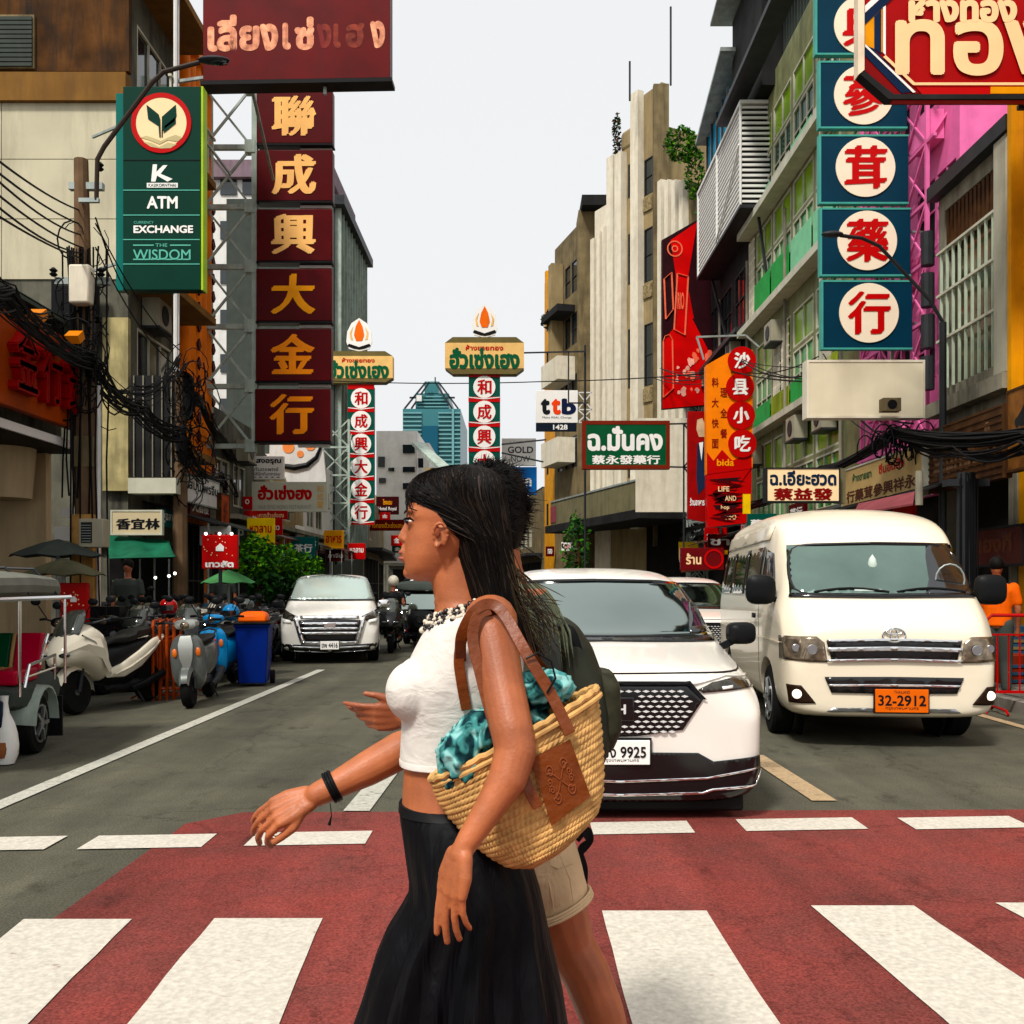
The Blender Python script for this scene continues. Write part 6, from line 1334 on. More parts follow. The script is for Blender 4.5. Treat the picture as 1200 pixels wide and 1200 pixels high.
B3.front([(386,752,1),(353,752),(353,754.8),(386,755.5,1)],'grille_frame_bar',m_chrome,off=.03,step=.1)
B3.front([(331,712),(349,723),(345,728),(331,727)],'headlight',m_dlens,'pair',off=.014,step=.1)
B3.front([(331.5,725),(341,727.5),(342,730.5),(332,730)],'lamp_strip',M('daytime_strip',(.9,.9,.85),.3),'pair',off=.03,step=.1)
B3.front([(386,757,1),(331,754),(333,764),(386,764.5,1)],'bumper_intake',m_gloss,off=.012,step=.12)
B3.front([(386,758.5,1),(340,757),(340,758.6),(386,760,1)],'intake_bar',m_chrome,off=.03,step=.12)
B3.front([(386,765.5,1),(329.5,765),(330,768.5),(386,769,1)],'chrome_lip',m_chrome,off=.02,step=.12)
B3.front([(386,722,1),(352,722.5),(352,725),(386,725,1)],'bonnet_chrome',m_chrome,off=.02,step=.12)
MB().box(-.12,.12,-.02,.01,-.05,.06).build('emblem', m_chrome, van, loc=(0,-.02,.80), bevel=.02)
plate(van,(0,-.05,.26+.13),.36,.17,m_lwhite,'ฮพ 4416',m_lblack)
for s_ in (-1,1):
    mirror(van,s_*1.08,1.1,1.22,m_blackp if s_<0 else m_chrome,1)
    for a_,c_ in ((1.3,2.1),(2.2,3.4),(3.5,4.7)): B3.panel([(a_,1.15),(a_+.1,1.72),(c_,1.72),(c_,1.15)],'x','side_window',m_pane,side=s_,step=.2)
# ---- copies: queue of parked and moving cars further back
copy_tree(car,(3.0,15.6,0),0,'white crossover farther back, seen between the front white car and the minibus')
copy_tree(car,(-5.75,26,0),0,'white car parked behind the white minivan at the left kerb')
copy_tree(car,(-1.2,40,0),0,'far white car in the middle lane beyond the dark three-wheeler')
copy_tree(van,(1.3,34,0),0,'far white minivan hidden behind the couple')
# ---- box truck
t = T('truck','white box truck far behind beside the woman\'s chin','truck',(-3.9,44,0))
MB().box(-1,1,1.7,6,.8,3.0).build('cargo_box', m_vwhite, t, bevel=.04)
MB().grid([[Vector((sx*w_,y,z)) for sx,z in ((-1,za),(1,za),(1,zb_),(-1,zb_))] for y,w_,za,zb_ in ((0,.9,.4,1.2),(.25,.95,.4,1.3),(.7,.9,.4,2.2),(1.6,.95,.4,2.3))]).build('cab', m_vwhite, t, bevel=.06)
MB().add([(-.8,.18,1.32),(.8,.18,1.32),(.72,.6,2.1),(-.72,.6,2.1)],[(0,1,2,3)]).build('windscreen', m_pane, t)
for x in (-.9,.9):
    for y in (.7,4.6): wheel(t,x,y,.38,.22)
# ---- three-wheelers
def ring(y, z, w_, h, n=16, e=2.6, x=0):
    out_ = []
    for k in range(n):
        a = 2*PI*k/n; c_, s_ = math.cos(a), math.sin(a); out_.append(Vector((x+w_*abs(c_)**(2/e)*(1 if c_>=0 else -1), y, z+h*abs(s_)**(2/e)*(1 if s_>=0 else -1))))
    return out_
def loft(secs, n=16, e=2.6): return MB().grid([ring(*s_,n=n,e=e) for s_ in secs])
def tuktuk(label, loc, rz, mroof, mbody, stripes=True, group=None):
    t = T('tuk_tuk',label,'tuk-tuk',loc,rz,group)
    r = loft([(-1.5,1.38,.50,.03),(-1.45,1.42,.62,.08),(-.9,1.46,.70,.12),(-.2,1.465,.71,.13),(.55,1.45,.70,.12),(.75,1.40,.64,.08),(.8,1.37,.6,.03)],20,3.2)
    r.build('canvas_roof', mroof, t, smooth=True)
    for y in (-.95,-.25,.45): MB().tube([(-.70,y,1.38),(-.5,y,1.61),(0,y,1.625),(.5,y,1.61),(.70,y,1.38)],.012,6).build('roof_rib', m_dsteel, t)
    MB().tube([(-.74,-1.4,1.35),(-.74,.7,1.35),(.74,.7,1.35),(.74,-1.4,1.35),(-.74,-1.4,1.35)],.02,6).build('roof_rail', m_chrome, t)
    pm = MB().cyl((0,0,.55),(0,0,1.36),.013,n=8).me('post', m_chrome, True)
    for x in (-.72,.72):
        for y in (-.55,.62): link('post', pm, t, (x,y,0))
    # rear body tub
    loft([(-.5,.52,.66,.10),(-.1,.50,.70,.14),(.55,.52,.70,.16),(.72,.55,.62,.14)],20,4).build('tub', mbody, t, smooth=True)
    MB().box(-.60,.60,-.62,-.46,.30,.52).build('step_box', M('dark_navy_panel',(.01,.02,.05),.4), t, bevel=.02)
    sm = [M('seat_green',(.01,.10,.04),.35),m_blackp,M('seat_deep_green',(.005,.05,.03),.3),M('seat_tan',(.45,.28,.14),.4),M('seat_crimson',(.55,.01,.06),.35)]
    xs_ = [-.60,-.36,-.12,.08,.36,.40,.62]; mm_ = [4,2,1,0,3,4] if stripes else [1]*6
    for i in range(6):
        g = MB().grid([[Vector((x,y+dy,z)) for x in (xs_[i]+.004,xs_[i+1]-.004) for dy in ((0,.10) if x==xs_[i]+.004 else (.10,0))] for y,z in ((.20,.70),(.24,.85),(.30,1.0),(.32,1.03))]); g.build('backrest_stripe', sm[mm_[i]], t, bevel=.012)
        MB().box(xs_[i]+.004,xs_[i+1]-.004,-.35,.2,.62,.74).build('seat_stripe', sm[(4,4,4,3,3,4)[i]] if stripes else m_blackp, t, bevel=.02)
    for s_ in (-1,1):
        fm = MB(); rows = []
        for k in range(9):
            a = PI*(k/8)*.95+.1; rows.append([Vector((s_*x,.30*-math.cos(a)+.02,.26+.33*math.sin(a)+dz)) for x,dz in ((.50,0),(.76,-.02),(.76,.0),(.50,.02))])
        fm.grid(rows).build('fender', m_gsteel if stripes else m_blackp, t, smooth=True)
        wheel(t, s_*.70, 0, .26, .13, rim=m_rim)
        MB().box(min(s_*.50,s_*.78),max(s_*.50,s_*.78),.33,.36,.10,.46).build('mud_flap', m_black, t)
        MB().tube([(s_*.74,-.5,.62),(s_*.76,-.45,.80),(s_*.76,.2,.84),(s_*.74,.25,.62)],.014,6).build('side_rail', m_chrome, t)
        MB().tube([(s_*.74,-.5,.70),(s_*.76,.2,.73)],.01,6).build('side_rail', m_chrome, t)
        MB().tube([(s_*.66,.12,.76),(s_*.70,.14,.95),(s_*.69,.24,1.02),(s_*.64,.26,.9)],.012,6).build('grab_loop', m_chrome, t)
    # front
    loft([(-1.72,.62,.16,.14),(-1.6,.66,.30,.22),(-1.3,.60,.42,.24),(-1.05,.5,.45,.16)],16,3).build('nose', mbody, t, smooth=True)
    MB().add([(-.5,-1.42,.9),(.5,-1.42,.9),(.55,-1.3,1.34),(-.55,-1.3,1.34)],[(0,1,2,3)]).build('windscreen', m_film, t)
    for x in (-.55,.55): MB().bar((x,-1.44,.85),(x*1.1,-1.3,1.35),.03).build('screen_pillar', m_chrome, t)
    MB().cyl((0,-1.74,.68),(0,-1.66,.68),.09,n=16).build('headlight', m_chrome, t)
    MB().tube([(-.3,-1.1,.95),(0,-1.15,.92),(.3,-1.1,.95)],.014,6).build('handlebar', m_blackp, t)
    MB().box(-.35,.35,-.95,-.65,.5,.68).build('driver_seat', m_blackp, t, bevel=.03)
    wheel(t,.065,-1.55,.25,.13,'front_wheel'); MB().box(-.45,.45,-1.3,-.45,.26,.31).build('floor', m_dsteel, t)
    for s_ in (-1,1): MB().bar((s_*.4,-.2,.28),(s_*.4,-1.4,.4),.05).build('chassis_bar', M('chassis_red',(.35,.02,.02),.5), t)
    return t
m_gcan = M('grey_canvas',(.22,.225,.19),.7,var=.2,scale=3)
tk = tuktuk('tuk-tuk with grey canvas roof and red, green and tan striped seats at the left edge',(-4.84,8.45,0),R(8),m_gcan,m_dgrey)
tuktuk('dark tuk-tuk with a black body in the middle lane left of the woman',(-2.1,24.5,0),R(-4),m_dgrey,m_blackp,False)
g0 = ground(5,896); t = T('plastic_bag','knotted white plastic bag standing on the road at the left edge','bag',(g0.x,g0.y,0))
rnd = random.Random(4); rows = []
for k,(r_,z) in enumerate(((.03,0),(.09,.01),(.115,.08),(.12,.16),(.10,.26),(.075,.34),(.04,.42),(.03,.50),(.035,.56))):
    rows.append([Vector(((r_*(1+.18*noise.noise(Vector((math.cos(2*PI*j/20)*1.5,math.sin(2*PI*j/20)*1.5,z*6)))))*math.cos(2*PI*j/20),r_*.7*math.sin(2*PI*j/20),z)) for j in range(20)])
MB().grid(rows).build('bag', M('white_polythene',(.70,.68,.64),.4,spec=.5), t, smooth=True)
MB().grid([[p*.5+Vector((0,-.07,.06)) for p in r_] for r_ in rows[1:5]]).build('printed_panel', M('brown_print',(.30,.12,.06),.5), t)
# ================================================================== scooters and motorbikes
def scooter(label, loc, rz, style, body, panel, seatm, wheelm=None, group=None, shieldm=None, lean=0):
    t = T('scooter' if style != 'bike' else 'motorbike', label, 'scooter' if style != 'bike' else 'motorbike', loc, rz, group)
    maxi = style == 'maxi'; r = .25 if maxi else .225; yf, yr = (-.70,.66) if maxi else (-.62,.60)
    for y, nm in ((yf,'front_wheel'),(yr,'rear_wheel')):
        o = MB().lathe((0,0,0),[(r*.6,-.045),(r*.88,-.06),(r*.98,-.03),(r,0),(r*.98,.03),(r*.88,.06),(r*.6,.045)],'x',26).build(nm, m_rubber, t, smooth=True, loc=(0,y,r))
        b = MB(); b.lathe((0,0,0),[(r*.62,-.04),(r*.55,-.03),(r*.55,.03),(r*.62,.04)],'x',26)
        for k in range(5): a = 2*PI*k/5; b.bar((0,0,0),(0,r*.57*math.cos(a),r*.57*math.sin(a)),.03,.025)
        b.cyl((-.05,0,0),(.05,0,0),.035,n=10); b.build('rim', wheelm or m_rim, o)
    # front fender and fork
    rows = []
    for k in range(8):
        a = R(25+k*22) if maxi else R(20+k*20); w_ = .085*(1-.35*abs(k-3.5)/3.5); q = r+.035
        rows.append([Vector((x,yf+q*math.cos(a)*-1+.0,r+q*math.sin(a)+dz)) for x,dz in ((-w_,-.03),(-w_*.6,.02),(w_*.6,.02),(w_,-.03),(w_*.6,-.0),(-w_*.6,-.0))])
    MB().grid(rows).build('front_fender', panel if maxi else body, t, smooth=True)
    for s_ in (-1,1): MB().tube([(s_*.075,yf,r),(s_*.065,yf+.14,.62)],.02,8).build('fork_leg', m_dsteel, t)
    # main body: apron / nose
    if maxi:
        MB().grid([ring(y,z,w_,h,18,2.5) for y,z,w_,h in ((-1.0,.62,.03,.03),(-.97,.64,.10,.08),(-.86,.70,.19,.15),(-.70,.76,.25,.22),(-.52,.74,.27,.28),(-.36,.66,.24,.30),(-.28,.55,.18,.22))]).build('nose_fairing', body, t, smooth=True)
        for s_ in (-1,1):
            MB().grid([[Vector((s_*(x+dx),y,z)) for x,y,z,dx in ((w_,yy,za,0),(w_+.02,yy,(za+zb_)/2,.015),(w_,yy,zb_,0),(w_-.04,yy,(za+zb_)/2,0))] for yy,w_,za,zb_ in ((-.93,.13,.66,.76),(-.72,.235,.70,.86),(-.5,.26,.60,.84),(-.38,.25,.42,.55))]).build('nose_wing', panel, t, smooth=True)
            MB().ell((s_*.12,-.955,.675),(.085,.03,.028),12,8).build('headlight', m_pane, t, smooth=True)
            MB().tube([(s_*.24,-.78,.88),(s_*.27,-.62,.80),(s_*.265,-.46,.62)],.012,6).build('chrome_line', m_chrome, t)
            MB().grid([ring(y,z,.045,h,12,2.4,x=s_*x) for y,z,h,x in ((-.34,.42,.05,.20),(-.1,.44,.085,.22),(.25,.55,.10,.21),(.60,.70,.08,.17),(.9,.80,.03,.10))]).build('side_panel', panel, t, smooth=True)
            MB().tube([(s_*.26,-.30,.40),(s_*.27,.0,.47),(s_*.24,.40,.60),(s_*.16,.85,.79)],.014,6).build('side_strip', body, t)
        MB().grid([ring(y,z,w_,h,18,2.8) for y,z,w_,h in ((-.32,.45,.16,.14),(-.15,.50,.17,.22),(.15,.52,.19,.26),(.5,.62,.17,.18),(.82,.72,.10,.09),(.95,.80,.04,.03))]).build('centre_tunnel', m_blackp, t, smooth=True)
        MB().grid([ring(y,z,w_,h,18,2.8) for y,z,w_,h in ((-.18,.76,.08,.03),(-.08,.80,.14,.05),(.15,.80,.17,.055),(.3,.82,.17,.06),(.36,.86,.16,.07),(.7,.89,.13,.06),(.86,.89,.06,.03))]).build('seat', seatm, t, smooth=True)
        V = [Vector((x,y,z)) for z,y,w_ in ((.84,-.78,.17),(.98,-.70,.19),(1.10,-.60,.17),(1.18,-.52,.10)) for x in (-w_,-w_*.5,0,w_*.5,w_)]
        for i,v in enumerate(V): v.y -= .06*(1-((i%5-2)/2)**2)
        o = MB().add(V,[(j*5+i,j*5+i+1,(j+1)*5+i+1,(j+1)*5+i) for j in range(3) for i in range(4)]).build('windshield', M('smoked_screen',(.05,.055,.045),.05,.3,var=0,spec=1), t, smooth=True); o.modifiers.new('s','SOLIDIFY').thickness=.006
        hz, hy = 1.04, -.42
    else:
        MB().grid([ring(y,z,w_,h,18,3) for y,z,w_,h in ((-.60,.60,.10,.14),(-.585,.60,.17,.24),(-.53,.56,.205,.32),(-.46,.52,.20,.33),(-.42,.50,.16,.28))]).build('leg_shield', shieldm or body, t, smooth=True)
        MB().grid([[Vector((x,y-.012,z)) for x in (-w_,-w_*.4,w_*.4,w_)]+[Vector((x,y+.01,z)) for x in (w_,-w_)] for z,y,w_ in ((.46,-.62,.035),(.60,-.645,.075),(.76,-.625,.085),(.86,-.585,.06))]).build('front_panel', panel, t, smooth=True)
        for s_ in (-1,1): MB().ell((s_*.135,-.60,.66),(.03,.02,.055),10,8).build('indicator', M('amber_lens',(.80,.20,.03),.2,spec=.6), t, smooth=True)
        MB().grid([ring(y,z,w_,h,18,2.6) for y,z,w_,h in ((-.44,.30,.15,.05),(-.2,.28,.16,.05),(.05,.30,.15,.06))]).build('floorboard', m_blackp, t, smooth=True)
        MB().grid([ring(y,z,w_,h,18,2.6) for y,z,w_,h in ((.0,.45,.08,.17),(.08,.50,.15,.22),(.3,.54,.19,.20),(.55,.60,.18,.15),(.8,.67,.10,.08),(.88,.70,.04,.03))]).build('rear_body', body, t, smooth=True)
        MB().grid([ring(y,z,w_,h,18,2.8) for y,z,w_,h in ((.02,.74,.09,.03),(.1,.76,.14,.04),(.4,.775,.15,.045),(.7,.79,.12,.04),(.82,.79,.06,.02))]).build('seat', seatm, t, smooth=True)
        MB().ell((0,-.60,.98),(.055,.04,.05),16,10).build('headlight', m_lens, t, smooth=True)
        MB().grid([ring(y,z,w_,h,18,2.4) for y,z,w_,h in ((-.60,.985,.05,.05),(-.56,.99,.12,.065),(-.48,1.0,.15,.06),(-.40,1.0,.10,.05))]).build('headlight_cowl', panel if not shieldm else body, t, smooth=True)
        hz, hy = 1.02, -.46
    MB().tube([(-.34,hy+.16,hz),(-.28,hy+.10,hz+.01),(-.12,hy,hz-.02),(.12,hy,hz-.02),(.28,hy+.10,hz+.01),(.34,hy+.16,hz)],.013,8).build('handlebar', m_dsteel, t)
    for s_ in (-1,1):
        MB().cyl((s_*.28,hy+.10,hz+.01),(s_*.37,hy+.18,hz),.018,n=10).build('grip', m_blackp, t)
        MB().tube([(s_*.24,hy+.07,hz+.02),(s_*.30,hy+.02,hz+.14),(s_*.34,hy+.02,hz+.20)],.007,6).build('mirror_stem', m_blackp, t)
        MB().ell((s_*.36,hy+.02,hz+.23),(.065,.02,.045),14,8).build('mirror', m_blackp, t, smooth=True)
    MB().grid([ring(y,z,w_,h,12,2.2) for y,z,w_,h in ((-.1,.27,.05,.05),(.3,.25,.07,.07),(yr,.25,.06,.06))]).build('engine_case', m_dsteel, t, smooth=True)
    MB().tube([(.13,.15,.2),(.15,.4,.24),(.15,.8,.34)],[.03,.05,.05],12).build('exhaust', m_dsteel if not maxi else m_blackp, t, smooth=True)
    MB().ell((0,.90,.72 if not maxi else .80),(.09,.03,.03),12,8).build('tail_light', m_lred, t, smooth=True)
    MB().tube([(.08,.30,.22),(.16,.34,.02)],.012,6).build('kick_stand', m_dsteel, t)
    MB().tube([(-.1,.55,.78),(-.12,.75,.86),(0,.92,.88),(.12,.75,.86),(.1,.55,.78)],.012,6).build('grab_rail', m_dsteel, t)
    t.rotation_euler.x = 0; t.rotation_euler.y = lean; return t
m_swh = M('scooter_white',(.66,.61,.50),.25,coat=.5,var=0); m_sgr = M('scooter_grey',(.12,.13,.12),.35,.3,var=0,coat=.3); m_sil = M('scooter_silver',(.45,.46,.42),.3,.6,var=0); m_sblue = M('scooter_blue',(.01,.28,.60),.25,var=.1,coat=.5); m_sred = M('scooter_red',(.5,.02,.03),.25,var=0,coat=.5); m_sbl = M('scooter_black',(.015,.015,.017),.2,var=0,coat=.5)
m_seat = M('black_seat_vinyl',(.03,.03,.027),.4,var=.1)
scooter('white maxi-scooter with a smoked windshield parked beside the tuk-tuk',(-4.80,11.75,0),R(-14),'maxi',m_swh,m_swh,m_seat,lean=R(-6))
scooter('dark grey scooter with pale front panel and orange indicator by the barriers',(-3.96,12.3,0),R(7),'classic',m_sgr,m_sil,m_seat,M('dark_rim',(.05,.05,.05),.5),lean=R(-4))
protos = [scooter('blue scooter parked just behind the dark grey one',(-4.25,14.2,0),R(2),'classic',m_sblue,m_sblue,m_seat,group='motorbikes packed along the left kerb'),
 scooter('black scooter in the packed row on the left pavement edge',(-4.55,15.3,0),R(-4),'classic',m_sbl,m_sbl,m_seat,group='motorbikes packed along the left kerb'),
 scooter('red and white scooter half hidden in the packed row',(-4.95,15.9,0),R(-8),'classic',m_sred,m_swh,m_seat,group='motorbikes packed along the left kerb'),
 scooter('black maxi-scooter in the packed row',(-5.15,14.2,0),R(-10),'maxi',m_sbl,m_sbl,m_seat,group='motorbikes packed along the left kerb'),
 scooter('silver scooter in the packed row',(-4.75,16.9,0),R(-4),'classic',m_sil,m_sbl,m_seat,group='motorbikes packed along the left kerb')]
random.seed(55)
kids = {}
for c in COL.objects:
    if c.parent: kids.setdefault(c.parent.name, []).append(c)
names_ = ['blue','black','red and white','black maxi','silver']; ordn = ['second','third','fourth','fifth','sixth','seventh','eighth','ninth','tenth']; cnt = [0]*5
pts_ = [(-5.35,13.7),(-5.0,15.2),(-5.4,16.0),(-4.9,17.6),(-5.5,17.4),(-4.7,18.4),(-5.4,18.8),(-4.9,19.6),(-5.6,20.3),(-5.2,21.2),(-5.7,22.1),(-5.3,23.2),(-6.9,17.0),(-7.0,18.4),(-5.95,15.0),(-5.9,16.4),(-6.0,19.3),(-5.75,12.9)]
for i,(x,y) in enumerate(pts_):
    k = (1,3,1,4,2,1,3,1,1,4,1,2,1,3,1,3,4,1)[i]
    o = copy_tree(protos[k],(x,y,.13 if x<-6.3 else 0),R(random.uniform(-20,14)),'%s %s scooter, %s'%(ordn[min(cnt[k],8)],names_[k],('beside the kerb near the front of the packed row','in the middle of the packed row','towards the far end of the packed row')[0 if y<16.5 else 1 if y<19 else 2]),kids=kids); cnt[k]+=1
o = copy_tree(protos[3],(-2.75,21.8,0),R(4),'black scooter squeezed between the minivan and the dark tuk-tuk',kids=kids); del o['group']
o = copy_tree(protos[4],(-2.6,26,0),R(-3),'silver scooter riding behind the black one between the lanes',kids=kids); del o['group']
# helmets hung on the packed bikes
hm = MB(); hm.ell((0,0,0),(.13,.15,.13),16,10)
for i,(x,y,z,mt,nm) in enumerate(((-5.0,14.1,1.20,m_sred,'red'),(-4.55,15.2,1.12,m_sbl,'glossy black'),(-4.9,16.0,1.12,m_swh,'white'),(-4.75,17.3,1.15,m_sgr,'grey'),(-4.35,14.95,1.1,m_sblue,'blue'))):
    t = T('helmet','%s crash helmet resting on a parked scooter'%nm,'helmet',(x,y,z-.05)); k = MB(); k.ell((0,0,0),(.13,.15,.13),16,10); k.build('shell', mt, t, smooth=True); MB().grid([[Vector((.135*math.cos(a),-.155*math.sin(a)*1.0,zz)) for a in [PI*.2+PI*.6*j/8 for j in range(9)]] for zz in (-.05,.03)],closed=False).build('visor', m_pane, t)
# ================================================================== people
def roundcone(b, p0, r0, p1, r1, n=14, fl=1.0):
    p0, p1 = Vector(p0), Vector(p1); d = p1-p0; L = d.length; d.normalize(); pts = []; rs = []
    for k in range(4): a = PI/2*(1-k/4)-.0; pts.append(p0-d*r0*math.sin(a)); rs.append(max(r0*math.cos(a),r0*.08))
    pts.append(p0); rs.append(r0); pts.append(p1); rs.append(r1)
    for k in range(1,5): a = PI/2*k/4; pts.append(p1+d*r1*math.sin(a)); rs.append(max(r1*math.cos(a),r1*.08))
    b.tube(pts, rs, n, flat=fl)
def chain(b, pts, rs, n=14):
    for i in range(len(pts)-1): roundcone(b, pts[i], rs[i], pts[i+1], rs[i+1], n)
def slices(b, rows, Yc, S_, n=36, sq=2.2, mid=None):
    "rows: (py, front px, back px, half width m) -> closed loft, profile in the picture plane"
    G_ = []
    for row in rows:
        py, fx, bx, hw = row[:4]; yc = Yc+(row[4] if len(row) > 4 else 0)
        z = CH-(py-CYP)/S_; x0 = (fx-CXP)/S_; x1 = (bx-CXP)/S_; cx, a = (x0+x1)/2, (x1-x0)/2
        G_.append([Vector((cx+a*abs(math.cos(t))**(2/sq)*(1 if math.cos(t)>=0 else -1), yc+hw*abs(math.sin(t))**(2/sq)*(1 if math.sin(t)>=0 else -1), z)) for t in [2*PI*k/n for k in range(n)]])
    b.grid(G_)
def fuse(b, mats, parent, name, voxel=.0045, smooth=4, fac=.5, **k):
    o = b.build('tmp', mats, None); m_ = o.modifiers.new('r','REMESH'); m_.mode = 'VOXEL'; m_.voxel_size = voxel
    s_ = o.modifiers.new('s','SMOOTH'); s_.iterations = smooth; s_.factor = fac
    bpy.context.view_layer.update(); me = evalmesh(o); bpy.data.objects.remove(o)
    me.name = name; me.polygons.foreach_set('use_smooth',[True]*len(me.polygons))
    if not me.materials: me.materials.append(mats)
    return link(name, me, parent, **k)
def hand(b, wrist, dirv, across, palm_n, sc=1.0, curl=(.5,.6,.65,.7), thumb=.5, spread=.10, side=1, bend=.6):
    "palm + five fingers; dirv to the finger tips, across towards the thumb side, palm_n out of the palm"
    w = Vector(wrist); d = Vector(dirv).normalized(); a = Vector(across); a = (a-d*a.dot(d)).normalized(); n = d.cross(a)
    if n.dot(Vector(palm_n)) < 0: n = -n
    L = .082*sc
    for u in (-.032,-.012,.010,.030): chain(b,[w+a*u*.55*sc, w+d*L*.5+a*u*.9*sc, w+d*L*(1 if abs(u)<.02 else .94)+a*u*sc],[.0165*sc,.0155*sc,.0105*sc])
    roundcone(b, w+d*.02*sc+a*.016*sc, .018*sc, w+d*.055*sc+a*.026*sc+n*.006, .013*sc)
    lens = (.040,.044,.041,.032); tot = (.030,.028,.072-.045,.022)
    for i,u in enumerate((.030,.010,-.012,-.032)):
        p = w+d*L*(1 if abs(u)<.02 else .94)+a*u*sc; dd = (d+a*(u*spread*12)).normalized(); ln = (.045,.050,.046,.037)[i]*sc; r_ = (.0083,.0085,.0081,.0072)[i]*sc
        ang = curl[i]; P = [p]; 
        for j,f_ in enumerate((1,.66,.52)):
            ang_ = ang*(1,1.9,2.6)[j]; v = dd*math.cos(ang_)+n*math.sin(ang_); P.append(P[-1]+v*ln*f_)
        chain(b, P, [r_*1.08,r_*1.0,r_*.95,r_*.86], 12)
    p = w+d*.022*sc+a*.024*sc; v1 = (d*.75+a*.8*(1-thumb*.4)+n*.35*thumb).normalized(); v2 = (d*.95+a*.3*(1-thumb)+n*.5*thumb).normalized()
    chain(b,[p,p+v1*.040*sc,p+v1*.040*sc+v2*.034*sc,p+v1*.040*sc+v2*.034*sc+(v2+d*.3).normalized()*.024*sc],[.0135*sc,.0115*sc,.0098*sc,.0082*sc],12)
def skin(name, col, col2):
    m = M(name, col, .47, var=.24, scale=13, spec=.38, streak=.55, dark=(col[0]*.60,col[1]*.50,col[2]*.45)); b_ = m.node_tree.nodes['Principled BSDF']
    b_.inputs['Subsurface Weight'].default_value = .12; b_.inputs['Subsurface Radius'].default_value = (.02,.008,.004); b_.inputs['Subsurface Scale'].default_value = .5
    n = m.node_tree.nodes; L = m.node_tree.links; q = n.new('ShaderNodeTexNoise'); q.inputs['Scale'].default_value = 190; q.inputs['Detail'].default_value = 3
    g = n.new('ShaderNodeNewGeometry'); L.new(g.outputs['Position'], q.inputs['Vector']); bp = n.new('ShaderNodeBump'); bp.inputs['Strength'].default_value = .4; bp.inputs['Distance'].default_value = .0016
    L.new(q.outputs['Fac'], bp.inputs['Height']); L.new(bp.outputs[0], b_.inputs['Normal']); return m
m_skin = skin('tanned_skin',(.40,.120,.042),None); m_skin2 = skin('brown_skin',(.36,.105,.040),None)
m_hair = M('black_hair',(.009,.007,.006),.68,var=.35,scale=25,spec=.12); m_hair2 = M('brown_hair_strands',(.05,.032,.022),.6,var=.35,scale=25,spec=.2); m_hairo = M('pale_brown_hair_ends',(.10,.075,.045),.45,var=.3)  # near-black, brown and a paler brown for the loose ends
YW = 1.98; SW = 585.0
def wp(px, py, Y=YW): return at(px, py, Y)
# scale of the torso plane
SW = FP/YW
wo = T('person','woman in a white sleeveless crop top and long black skirt striding left across the crossing','person',(wp(560,0).x,YW,0)); OFF = Vector((wo.location.x, wo.location.y, 0))
def rel(b):
    for i,v in enumerate(b.v): b.v[i] = (v[0]-OFF.x, v[1]-OFF.y, v[2]-OFF.z)
    return b
sb = MB()
# head and face profile
slices(sb,[(557,516,548,.02),(561,502,562,.040),(569,490,574,.058),(580,482,583,.069),(591,478.5,587,.0745),(600,476.5,588,.075),(607,475.8,588,.0745),(613,478.2,587,.073),(620,477.5,585,.071),(628,476.5,581,.069),(636,475.5,574,.066),(644,474.5,562,.0625),(652,474,552,.059),(660,474.5,543,.054),(667,475,534,.048),(673,477,526,.040),(678,481,517,.028),(681,488,508,.012)],YW,SW,40,2.25)
def E_(px,py,dy,rx,ry,rz): sb.ell(wp(px,py)+Vector((0,dy,0)),(rx,ry,rz),16,12)
roundcone(sb, wp(479,611), .0062, wp(471.8,630), .0098); roundcone(sb, wp(483,610),.010,wp(480,630),.013)
for s_ in (-1,1):
    E_(477.5,633,s_*.0095,.0085,.006,.0058)           # nostril wings
    E_(489,600,s_*.034,.018,.022,.007)   # cheek, brow
    E_(485,613,s_*.033,.0135,.014,.0105)           # eye lid
E_(474.5,641,0,.008,.012,.006); E_(474.4,646.6,0,.0120,.022,.0065); E_(474.9,655.4,0,.0115,.020,.0070); E_(477,650.5,0,.012,.024,.013); E_(480,671,0,.0135,.018,.013); E_(479,664,0,.009,.02,.008)
# ears
for s_ in (-1,1):
    for k in range(12):
        a = R(-60+k*26); 
        sb.ell(wp(519.5+9*math.cos(a)*.9,628.5-12.5*math.sin(a)*1.0)+Vector((0,s_*(.078+.006*math.sin(a)),0)),(.0045,.0042,.0045),8,6)
    sb.ell(wp(520.5,630)+Vector((0,s_*.0735,0)),(.0155,.004,.020),12,8); sb.ell(wp(515.5,641.5)+Vector((0,s_*.0765,0)),(.006,.005,.006),10,8); sb.ell(wp(512.5,631)+Vector((0,s_*.0755,0)),(.004,.004,.007),8,6)
# neck
slices(sb,[(655,502,566,.050),(675,503,566,.051),(690,507,566,.052),(705,510,570,.055),(718,509,582,.066),(728,508,594,.085)],YW,SW,32,2.1)
for s_ in (-1,1): chain(sb,[wp(529,650)+Vector((0,s_*.048,0)),wp(514,706)+Vector((0,s_*.022,0))],[.010,.008])
# torso
slices(sb,[(712,525,585,.075),(722,514,594,.105),(735,508,604,.118),(755,497,607,.122),(775,484,609,.130),(795,473,611,.138),(815,472,607,.132),(835,474,602,.125),(860,475,594,.116),(885,475,587,.110),(905,474,584,.110),(925,472.5,586,.116),(942,472,592,.122),(965,480,592,.125),(1000,490,598,.125),(1040,496,602,.125),(1075,500,600,.12)],YW,SW,36,2.3)
for s_ in (-1,1): sb.ell(wp(491,808)+Vector((0,s_*.068,0)),(.050,.058,.056),18,14)
